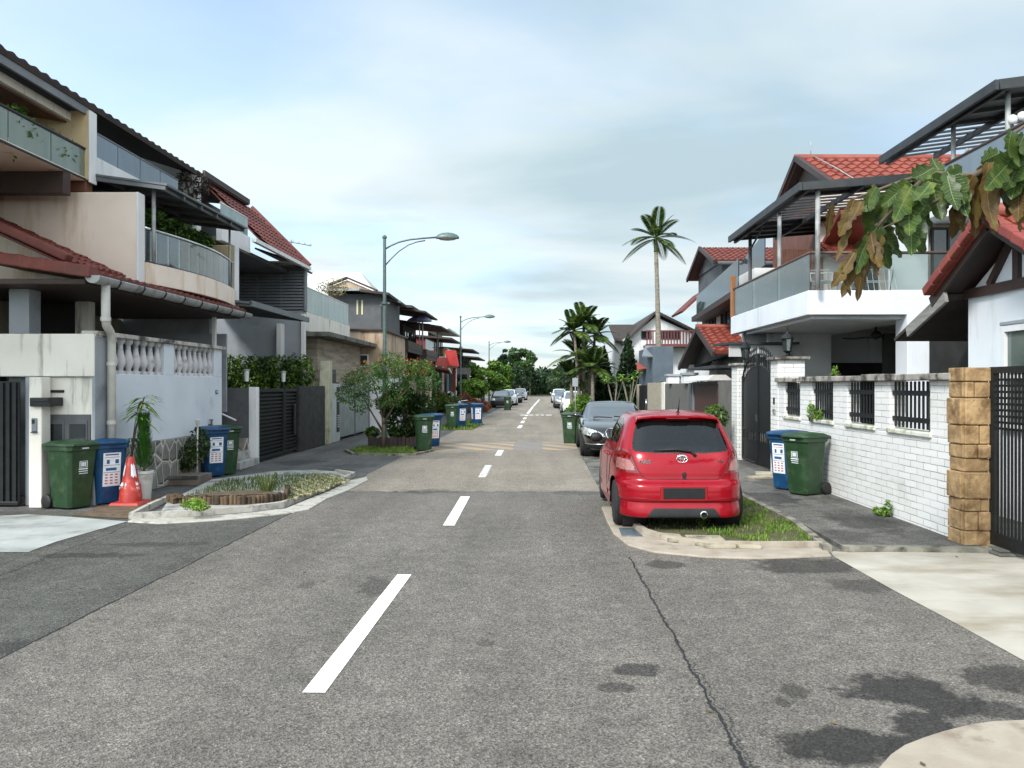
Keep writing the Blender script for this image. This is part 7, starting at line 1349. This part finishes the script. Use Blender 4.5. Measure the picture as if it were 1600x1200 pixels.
x, y = GP(308, 752); t = thing('garden_ornament', 'pale finial on a thin stake rising from the shrub by the stone base', 'ornament', (x, y, 0)); rail('stake', PIPE, t, [(x, y, 0), (x + .01, y, 1.0)], .015); b = MB(); b.lathe((x + .01, y, 1.0), [(.012, 0), (.03, .05), (.035, .12), (.045, .15), (.02, .17)], 10); b.build('finial', PIPE, t, smooth=40)
t = thing('wall_tap', 'small dark garden tap on the bluish wall above the bins', 'tap', (XW, 16.1, 1.0)); b = MB(); b.cyl((XW, 16.2, 1.0), (XW + .08, 16.2, 1.0), .015); b.cyl((XW + .06, 16.2, .93), (XW + .06, 16.2, 1.1), .02); b.build('body', DGREY, t); b = MB(); b.cyl((XW + .02, 16.2, 1.1), (XW + .1, 16.2, 1.1), .012); b.build('handle', DGREY, t)
# verge near the second lamp, motorcycle
sheet('verge_strip', [GP(*p) for p in ((683, 672), (737, 672), (756, 664), (752, 656), (700, 660))], EARTH, 0.006); grass('verge_strip_grass', [GP(*p) for p in ((683, 672), (737, 672), (754, 664), (750, 657), (700, 660))], 2600, .12, GRASS, .0, w=.03)
t = thing('motorcycle', 'dark motorcycle with a pale mudguard parked behind the blue bins', 'motorcycle', (-3.6, 42, 0)); bx, by = -3.62, 42.0
for dx, dy in ((-.30, -.55), (.30, .55)): q = MB(); q.lathe((bx + dx, by + dy, .3), [(.2, -.05), (.3, -.04), (.31, 0), (.3, .04), (.2, .05)], 22, 'X'); q.build('wheel', TYRE, t, smooth=40)
b = MB(); b.hexa([(bx - .3, by - .35, .35), (bx - .05, by - .35, .35), (bx + .3, by + .4, .35), (bx + .05, by + .4, .35), (bx - .28, by - .3, .78), (bx - .08, by - .3, .78), (bx + .28, by + .4, .72), (bx + .08, by + .4, .72)]); b.build('body', DARKT, t, bevel=.06); b = MB(); b.beam((bx - .05, by, .82), (bx + .35, by + .7, .85), .22, .1); b.build('seat', BLACKP, t, bevel=.03)
rail('handlebar', CHROME, t, [(bx - .55, by - .25, 1.02), (bx - .2, by - .4, .98), (bx + .15, by - .45, 1.02)], .02); rail('fork', CHROME, t, [(bx - .2, by - .38, .98), (bx - .32, by - .58, .3)], .03); b = MB(); b.tube([(bx - .34, by - .28, .5), (bx - .36, by - .55, .64), (bx - .36, by - .8, .5)], .07, 8); b.build('mudguard', WHITE, t, smooth=True); b = MB(); b.lathe((bx - .28, by - .5, .9), [(.02, -.06), (.09, 0), (.08, .04)], 14, 'Y'); b.build('headlight', HEADL, t, smooth=True)
for sx in (-.5, .12): b = MB(); b.cyl((bx + sx, by - .3, 1.0), (bx + sx - .05, by - .3, 1.2), .008, n=6); b.obox((bx + sx - .05, by - .3, 1.22), (.13, .03, .08)); b.build('mirror', DARKT, t)
FIRE = leafmat('reddish_bush', H('3a3a1c'), H('7a4428'), H('a8563a'), scale=1.6)
shrub('flower_bush', 'reddish flowering bush beyond the lone blue bin on the left', 'bush', (-3.95, 52, 0), [((0, 0, .5), (.6, .7, .5)), ((.5, 1.0, .4), (.6, .8, .4)), ((-.6, .4, .8), (.5, .6, .5))], 2600, .13, FIRE, stems=5)
shrub('leafy_bush', 'low mixed green bush behind the two bins on the grass verge', 'bush', (-5.0, 48, 0), [((0, 0, .7), (.7, .9, .6)), ((-.7, -.6, .9), (.6, .8, .6)), ((.5, .8, .4), (.5, .6, .4))], 2800, .14, FOL1, stems=5)
# street trees on the left
def street_tree(label, px, Y, py_top, wpx, m, zlow=.18, n=5000, sz=.2, nb=14, kind='street_tree', grp='trees along the left side', leg=.35):
    h = ZA(py_top, Y); w_ = wpx * Y / FPX / 2; x = XA(px, Y); blob = min(w_, h) * .42
    zc = h * (1 + zlow) / 2; bl = blobs_for(rg, w_ * .8, h * (1 - zlow) / 2 - blob * .3, zc, int(nb * 1.9), blob * .72); n = int(n * 1.5); sz = sz * .85
    limbs = [[(0, 0, h * leg), (c[0] * .5, c[1] * .5, (h * leg + c[2]) / 2), (c[0] * .9, c[1] * .9, c[2])] for c, r in bl[:6]]
    return tree(kind, label, 'tree', (x, Y, 0), [(0, 0, 0), (.05, 0, h * leg * .6), (0, 0, h * leg * 1.2)], limbs, bl, n, sz, m, group=grp, r0=.05 + h * .018)
LGT = leafmat('light_tree_leaves', H('2f4a18'), H('5a7e2a'), H('88a244'), scale=.9); MID = leafmat('mid_tree_leaves', H('20351a'), H('3c5a26'), H('5f7a3a'), scale=.7); DRKL = leafmat('dark_tree_leaves', H('16261a'), H('2b4226'), H('47603a'), scale=.6)
street_tree('light green tree around the third street lamp on the left', 755, 68, 553, 66, LGT, n=6500, sz=.24)
street_tree('light green tree leaning over the road past the third lamp', 780, 80, 562, 50, LGT, n=5000, sz=.28)
street_tree('low green tree in front of the grey canopy house on the left', 735, 60, 588, 50, LGT, n=4000, sz=.22)
street_tree('tall dark tree with an open crown beyond the lamps on the left', 812, 122, 537, 66, MID, n=6500, sz=.45)
street_tree('round dark tree behind the light green trees on the left', 786, 104, 538, 26, DRKL, n=4200, sz=.36)
street_tree('dark tree overhanging the cars parked on the far left', 800, 96, 566, 62, DRKL, n=5200, sz=.34)
street_tree('dark bushy tree at the left side of the road end', 828, 140, 566, 32, DRKL, n=4200, sz=.5)
b = MB()
for k in range(26):
    px = 822 + k * 3.9; Y = 150 + rg.uniform(-8, 25); h = ZA(583 + rg.uniform(-8, 8) - (10 if k > 12 else 0), Y); leaves(b, [((XA(px, Y), Y, h * .5), (3.0, 3.0, h * .52)), ((XA(px, Y) + 1, Y, h * .8), (2, 2, h * .22))], 420, .8)
struct(b.build('far_wood', DRKL, fix=False), 'stuff')
# right side: palms, cypresses, frangipani
PALM = leafmat('palm_leaves', H('1b2c10'), H('38501e'), H('6e7a34'), scale=1.2); PTR = mat('palm_trunk', H('6b6459'), H('8b8375'), scale=6, rough=.9, bump=.4, bscale=20, stretch=(1, 1, 3))
def frond(b, p, az, el, L_, droop, wl, n=30, hang=.35):
    d = Vector((math.cos(az) * math.cos(el), math.sin(az) * math.cos(el), math.sin(el))); pts = []
    for i in range(n + 1): q = i / n; pts.append(Vector(p) + d * L_ * q + Vector((0, 0, -droop * L_ * q * q)))
    b.tube(pts, [.022 * (1 - .8 * i / n) + .003 for i in range(n + 1)], 5)
    for i in range(3, n + 1):
        q = i / n; t_ = (pts[i] - pts[i - 1]).normalized(); s_ = t_.cross(Vector((0, 0, 1))); s_ = s_.normalized() if s_.length > .05 else Vector((1, 0, 0)); up = s_.cross(t_)
        ll = wl * (math.sin(math.pi * min(1, q * .82 + .16)) ** .6)
        for sg in (-1, 1):
            dd = (s_ * sg * .9 + t_ * .55 + up * (.25 - hang)).normalized(); a = pts[i]; e = a + dd * ll; wv = t_ * ll * .10
            b.add([a - wv * .6, a + dd * ll * .45 + wv - up * .01, e, a + dd * ll * .45 - wv], [(0, 1, 2, 3)])
def palm(label, base, top, r0, r1, fr, L_, wl, bulge=None, group='palm trees on the right', m=PALM, el=(.2, 1.2), droop=.5, crown=None):
    t = thing('palm_tree', label, 'palm tree', base, group=group); o, tp = Vector(base), Vector(top); b = MB(); n = 16; pts = [o.lerp(tp, i / n) + Vector((.06 * math.sin(i / n * 3), 0, 0)) * (tp - o).length * .05 for i in range(n + 1)]
    b.tube(pts, [r0 + (r1 - r0) * i / n + (.012 if i % 2 else 0) for i in range(n + 1)], 12); b.build('trunk', PTR, t, smooth=True)
    if crown: b = MB(); b.tube([tp, tp + Vector((0, 0, crown * .6)), tp + Vector((0, 0, crown))], [r1 * 1.25, r1 * 1.1, r1 * .5], 10); b.build('crownshaft', mat('crownshaft', H('566036'), H('6c7446'), scale=3), t, smooth=True); tp = tp + Vector((0, 0, crown * .9))
    for k in range(fr):
        b = MB(); az = k * 2.399 + .3; q = (k + .5) / fr; e = el[0] + (el[1] - el[0]) * q; frond(b, tp + Vector((0, 0, .1 * q)), az, e, L_ * random.uniform(.85, 1.1), droop * (1.25 - .6 * q), wl); b.build('frond', m, t, fix=False)
    return t
palm('very tall slender palm standing over the right hand roofs', (XA(1031, 38), 38, 0), (XA(1025, 38), 38, ZA(394, 38)), .15, .085, 16, 1.8, .46, crown=.7, el=(-.25, 1.35), droop=.42)
for k, (px, py, l) in enumerate(((897, 512, 'leaning left stem of the palm clump on the right kerb'), (912, 500, 'tallest middle stem of the palm clump on the right kerb'), (930, 518, 'right stem of the palm clump on the right kerb'), (905, 552, 'short bushy palm at the foot of the palm clump'))):
    Y = 42 + k * .3; palm(l, (XA(912 - 4 + k * 3, Y), Y, 0), (XA(px, Y), Y, ZA(py + 6, Y)), .1, .06, 13 if k < 3 else 18, 1.45 if k < 3 else 1.9, .5, el=(-.2, 1.35), droop=.45)
CYP = leafmat('cypress_leaves', H('10200f'), H('1f3519'), H('35502a'), scale=1.2)
def cypress(label, px, Y, py, wpx):
    h = ZA(py, Y); w_ = wpx * Y / FPX / 2; x = XA(px, Y); t = thing('cypress', label, 'tree', (x, Y, 0), group='cypress trees on the right'); b = MB(); b.cyl((x, Y, 0), (x, Y, h * .8), .08, .03); b.build('trunk', WOODB, t); b = MB()
    bl = []
    for k in range(13): q = k / 12; rr = w_ * (1 - q) ** .75 * (.85 if q < .1 else 1) + .07; bl.append(((x, Y, .3 + q * (h - .4)), (rr, rr, h / 11)))
    leaves(b, bl, 9000, .19, shell=.6, flat=0, droop=-1.0); b.build('crown', CYP, t, fix=False)
palm('second short bushy palm spreading at the right of the palm clump', (XA(926, 41), 41, 0), (XA(926, 41), 41, ZA(575, 41)), .1, .08, 18, 1.7, .5, el=(-.1, 1.3), droop=.45)
palm('third short bushy palm spreading towards the road at the left of the clump', (XA(893, 43), 43, 0), (XA(893, 43), 43, ZA(590, 43)), .1, .08, 16, 1.5, .45, el=(-.1, 1.3), droop=.45)
cypress('right hand dark cypress, broader and taller, before the white gabled house', 981, 41, 527, 52); cypress('left hand narrow dark cypress beside the palm clump', 944, 44, 545, 40)
def frangipani(label, px, Y, py):
    h = ZA(py, Y); x = XA(px, Y); t = thing('frangipani', label, 'tree', (x, Y, 0), group='frangipani trees by the right kerb'); b = MB(); ends = []
    for k in range(5):
        a = k * 1.26 + px; e = Vector((x + math.cos(a) * .42, Y + math.sin(a) * .4, h * (.75 + .06 * (k % 3)))); m_ = Vector((x + math.cos(a) * .12, Y + math.sin(a) * .1, h * .4)); b.tube([(x, Y, 0), m_, e], [.035, .028, .018], 8); ends.append(e)
    b.build('trunk', mat('pale_bark', H('6a6456'), H('827b6c'), scale=5, rough=.9), t, smooth=True); b = MB()
    for e in ends:
        for j in range(13): a = j * 2.4; blade(b, e, (math.cos(a), math.sin(a), random.uniform(0, .9)), random.uniform(.3, .42), .11, .35)
    b.build('crown', FOL3, t, fix=False)
frangipani('left frangipani with bare forked stems in front of the cypresses', 960, 37, 575); frangipani('right frangipani with bare forked stems next to the black side gate', 984, 36, 570)
street_tree('broad dark tree behind the palm clump on the right', 905, 75, 556, 84, DRKL, n=5200, sz=.3, grp='trees along the right side'); street_tree('mid green tree at the right side of the road end', 882, 118, 568, 40, MID, n=4600, sz=.42, grp='trees along the right side'); street_tree('dark tree filling the gap left of the narrow cypress', 938, 60, 560, 62, DRKL, n=4600, sz=.24, grp='trees along the right side'); street_tree('mid green tree over the parked white cars on the right', 890, 92, 578, 48, MID, n=4600, sz=.32, grp='trees along the right side')
shrub('leafy_bush', 'yellow green bush beside the white hatchback on the right kerb', 'bush', (XA(898, 44), 40.5, 0), [((0, 0, .5), (.5, .5, .5)), ((.2, .2, 1.0), (.45, .4, .4)), ((-.25, .3, .3), (.35, .4, .3))], 2600, .13, FOL3, stems=5)
x, y = GP(884, 663); t = thing('plant_pot', 'small terracotta pot at the right kerb before the bush', 'plant pot', (x + .15, y, 0)); b = MB(); b.lathe((x + .15, y, 0), [(.16, 0), (.24, .32), (.27, .32), (.27, .4), (.22, .4)], 18); b.build('pot', mat('terracotta', H('8a4a34'), H('a05c44'), scale=4), t, smooth=35); b = MB(); leaves(b, [((x + .15, y, .55), (.28, .28, .2))], 300, .1); b.build('foliage', FOL1, t, fix=False)
shrub('leafy_bush', 'leafy shrub between the red hatchback and the far brick gate pier', 'bush', (4.0, 18.6, .05), [((0, 0, .7), (.36, .4, .4)), ((.25, .3, 1.0), (.32, .35, .3)), ((.1, -.5, .35), (.3, .35, .32)), ((-.3, .6, .85), (.3, .35, .28))], 2600, .10, leafmat('glossy_leaves', H('2a4216'), H('4f6e2a'), H('95a455'), scale=3), stems=6)
shrub('hedge', 'low clipped hedge along the batten wall on the right', 'hedge', (5.35, 29, 0), [((0, -3 + k, 1.75), (.25, .55, .22)) for k in range(9)], 2200, .09, FOL1, stems=9)
shrub('weed_tuft', 'weed tuft at the foot of the white brick wall', 'plant', (4.66, 10.75, .05), [((0, 0, .06), (.1, .18, .06)), ((.04, -.12, .12), (.05, .06, .1))], 260, .05, FOL3, stems=3)
shrub('climbing_plant', 'small green climber growing through the third grille from the sandstone pillar', 'plant', (XB - .04, 13.7, 1.2), [((0, 0, .15), (.06, .14, .16)), ((.02, -.3, .1), (.05, .2, .1))], 220, .06, FOL3, stems=3)
shrub('coping_weed', 'tiny yellow green weed sprouting from the wall coping', 'plant', (XB + .1, 13.0, 1.93), [((0, 0, .1), (.06, .08, .09))], 70, .045, FOL3, stems=2)
t = thing('paving_slabs', 'two loose broken slabs lying by the arched gate', 'slabs', (*GP(1195, 748, .05), .05)); b = MB(); x, y = GP(1190, 747, .05); b.obox((x, y, .068), (.55, .32, .03), rz=.3); b.build('lower_slab', flag, t); b = MB(); b.obox((x + .25, y + .5, .085), (.45, .3, .03), rz=-.2, rx=.05); b.build('upper_slab', flag, t)
t = thing('paving_slabs', 'small stack of dark slabs beside the sandstone pillar', 'slabs', (4.95, 8.6, 0)); box1('lower_slab', DARKC, t, 4.86, 5.3, 8.35, 8.68, .004, .035); box1('upper_slab', DARKC, t, 4.9, 5.2, 8.42, 8.66, .036, .06)
# ---------------- overhanging branch with big leaves, upper right
BL_G = leafmat('big_green_leaf', H('26381a'), H('445a28'), H('838c3e'), scale=7, rough=.38, transl=.35); BL_B = leafmat('big_brown_leaf', H('3e2c18'), H('5e4a22'), H('6a6432'), scale=8, rough=.55)
t = thing('breadfruit_branch', 'branch of big drooping green and withered brown leaves hanging in from the right', 'branch', (4.6, 6.0, 0)); YB = 6.0
bp_ = lambda px, py, dy=0: P3(px, py, YB + dy)
b = MB()
b.tube([(5.6, 6.2, 0), (5.5, 6.1, 1.6), (5.2, 6.0, 2.9), bp_(1690, 165), bp_(1600, 235), bp_(1520, 275), bp_(1450, 270), bp_(1390, 290), bp_(1330, 312)], [.09, .075, .055, .038, .03, .024, .017, .012, .007], 10)
for q in ((bp_(1560, 255), bp_(1500, 290), bp_(1430, 335), bp_(1370, 360)), (bp_(1600, 235), bp_(1570, 270), bp_(1530, 310)), (bp_(1640, 205), bp_(1610, 190), bp_(1575, 215)), (bp_(1450, 272), bp_(1400, 320), bp_(1345, 385))): b.tube(q, [.018, .014, .010, .006][:len(q)], 7)
b.build('branch', WOODB, t, smooth=True)
def bigleaf(mb, p, tip, w_, roll=0.0, lob=True, curl=.12):
    p, tip = Vector(p), Vector(tip); ax = tip - p; L_ = ax.length; ax.normalize(); view = Vector((math.sin(roll), -math.cos(roll), .25)).normalized(); sd = ax.cross(view).normalized(); nn = sd.cross(ax).normalized(); n = 12; vs = []
    for i in range(n + 1):
        q = i / n; prof = math.sin(math.pi * min(1, .06 + q * .94) ** .85) ** .7 if q < 1 else 0
        if lob: prof *= 1 + .22 * math.sin(q * 23)
        ww = w_ * .5 * max(prof, .02); c = p + ax * L_ * q - nn * curl * L_ * math.sin(q * 3.0) * .5
        rip = .012 * math.sin(q * 28)
        vs += [c - sd * ww + nn * (ww * .30 + rip), c - sd * ww * .5 + nn * (ww * .17), c, c + sd * ww * .5 + nn * (ww * .17), c + sd * ww + nn * (ww * .30 - rip)]
    mb.add(vs, [(5 * i + j, 5 * i + j + 1, 5 * i + 5 + j + 1, 5 * i + 5 + j) for i in range(n) for j in range(4)])
    vn = MB(); up = nn * .0025; V_ = [Vector(v) for v in vs]
    for sg in (1, -1):
        for i in range(n):
            a, c = V_[5 * i + 2], V_[5 * i + 7]; k = .0035 * (1 - .6 * i / n); vn.add([a - sd * k + up * sg, a + sd * k + up * sg, c + sd * k + up * sg, c - sd * k + up * sg], [(0, 1, 2, 3)])
        for i in range(1, n - 2, 1):
            for e_ in (0, 4):
                a, m_, c = V_[5 * i + 2], V_[5 * (i + 1) + (1 if e_ == 0 else 3)], V_[5 * (i + 1) + 5 + e_].lerp(V_[5 * (i + 1) + e_], .5); k = ax * .0016
                vn.add([a - k + up * sg, a + k + up * sg, m_ + k + up * sg, m_ - k + up * sg, c + k * .6 + up * sg, c - k * .6 + up * sg], [(0, 1, 2, 3), (3, 2, 4, 5)])
    return vn
random.seed(21); VEIN_G = mat('leaf_vein', H('5f6f3c'), H('6c7a48'), scale=20, rough=.5); VEIN_B = mat('dry_leaf_vein', H('64502c'), H('725c36'), scale=20, rough=.6)
LEAV = [  # base, tip, width px, brown?
    (1335, 312, 1302, 372, 34, 1), (1345, 315, 1322, 345, 30, 1), (1400, 295, 1345, 345, 46, 0), (1390, 300, 1372, 372, 44, 0), (1420, 285, 1360, 322, 40, 0), (1440, 300, 1408, 385, 50, 0), (1455, 272, 1480, 350, 52, 0), (1440, 280, 1440, 350, 40, 0), (1410, 330, 1462, 372, 44, 0), (1380, 350, 1402, 392, 36, 0),
    (1375, 355, 1340, 412, 40, 0), (1385, 350, 1420, 405, 44, 0), (1400, 340, 1440, 388, 40, 0), (1365, 365, 1318, 430, 30, 1), (1350, 375, 1300, 475, 40, 1), (1345, 385, 1325, 470, 36, 1), (1335, 395, 1284, 452, 30, 1), (1352, 385, 1348, 440, 28, 1), (1360, 362, 1385, 420, 30, 1),
    (1300, 320, 1290, 372, 22, 1), (1330, 325, 1310, 395, 24, 1), (1520, 275, 1490, 355, 46, 1), (1540, 270, 1520, 365, 50, 1), (1560, 262, 1548, 350, 46, 1), (1575, 255, 1500, 300, 46, 0), (1590, 240, 1540, 262, 48, 0), (1570, 255, 1600, 340, 52, 0), (1600, 235, 1572, 318, 52, 0), (1610, 215, 1562, 232, 46, 0), (1580, 205, 1600, 262, 44, 0),
    (1620, 235, 1622, 330, 54, 0), (1640, 210, 1655, 300, 54, 0), (1590, 285, 1590, 350, 40, 1), (1480, 275, 1505, 330, 34, 0), (1470, 270, 1450, 235, 26, 0), (1500, 280, 1470, 330, 34, 1), (1455, 285, 1415, 312, 34, 0), (1530, 290, 1575, 360, 36, 1), (1610, 290, 1585, 335, 40, 1),
    (1425, 290, 1385, 350, 44, 0), (1430, 282, 1475, 300, 40, 0), (1480, 268, 1520, 320, 44, 0), (1500, 270, 1460, 310, 40, 0), (1515, 272, 1475, 385, 46, 1), (1550, 268, 1535, 330, 48, 1), (1545, 275, 1500, 345, 44, 1), (1580, 260, 1575, 345, 50, 1), (1595, 250, 1560, 300, 50, 0), (1600, 260, 1590, 345, 52, 1), (1610, 225, 1630, 290, 50, 0), (1370, 300, 1335, 330, 34, 0), (1365, 305, 1350, 372, 38, 0), (1420, 345, 1455, 398, 38, 0), (1365, 372, 1372, 428, 30, 1), (1342, 392, 1305, 425, 30, 1), (1348, 395, 1318, 455, 32, 1), (1450, 262, 1405, 278, 34, 0), (1590, 215, 1570, 262, 44, 0), (1560, 240, 1520, 250, 40, 0)]
LEAV = [(x0, y0, x0 + (x1 - x0) * .82, y0 + (y1 - y0) * .85, w_ * .74, br) for x0, y0, x1, y1, w_, br in LEAV] + [(x0 + random.uniform(-16, 16), y0 + random.uniform(-10, 12), x0 + (x1 - x0) * .7 + random.uniform(-22, 22), y0 + (y1 - y0) * .75 + random.uniform(-4, 26), w_ * .66, br) for x0, y0, x1, y1, w_, br in LEAV if random.random() < .5]
for (x0, y0, x1, y1, w_, br) in LEAV:
    dy = random.uniform(-.35, .35); mb = MB(); vn = bigleaf(mb, bp_(x0, y0, dy * .4), bp_(x1 * .85 + x0 * .15, y1 + 6, dy), w_ * YB / FPX * (.84 if br else 1.0), random.uniform(-.7, .7), True, random.uniform(.05, .3) * (1.5 if br else 1)); lf = mb.build('leaf', BL_B if br else BL_G, t, smooth=True, fix=False); vn.build('veins', VEIN_B if br else VEIN_G, lf, fix=False)
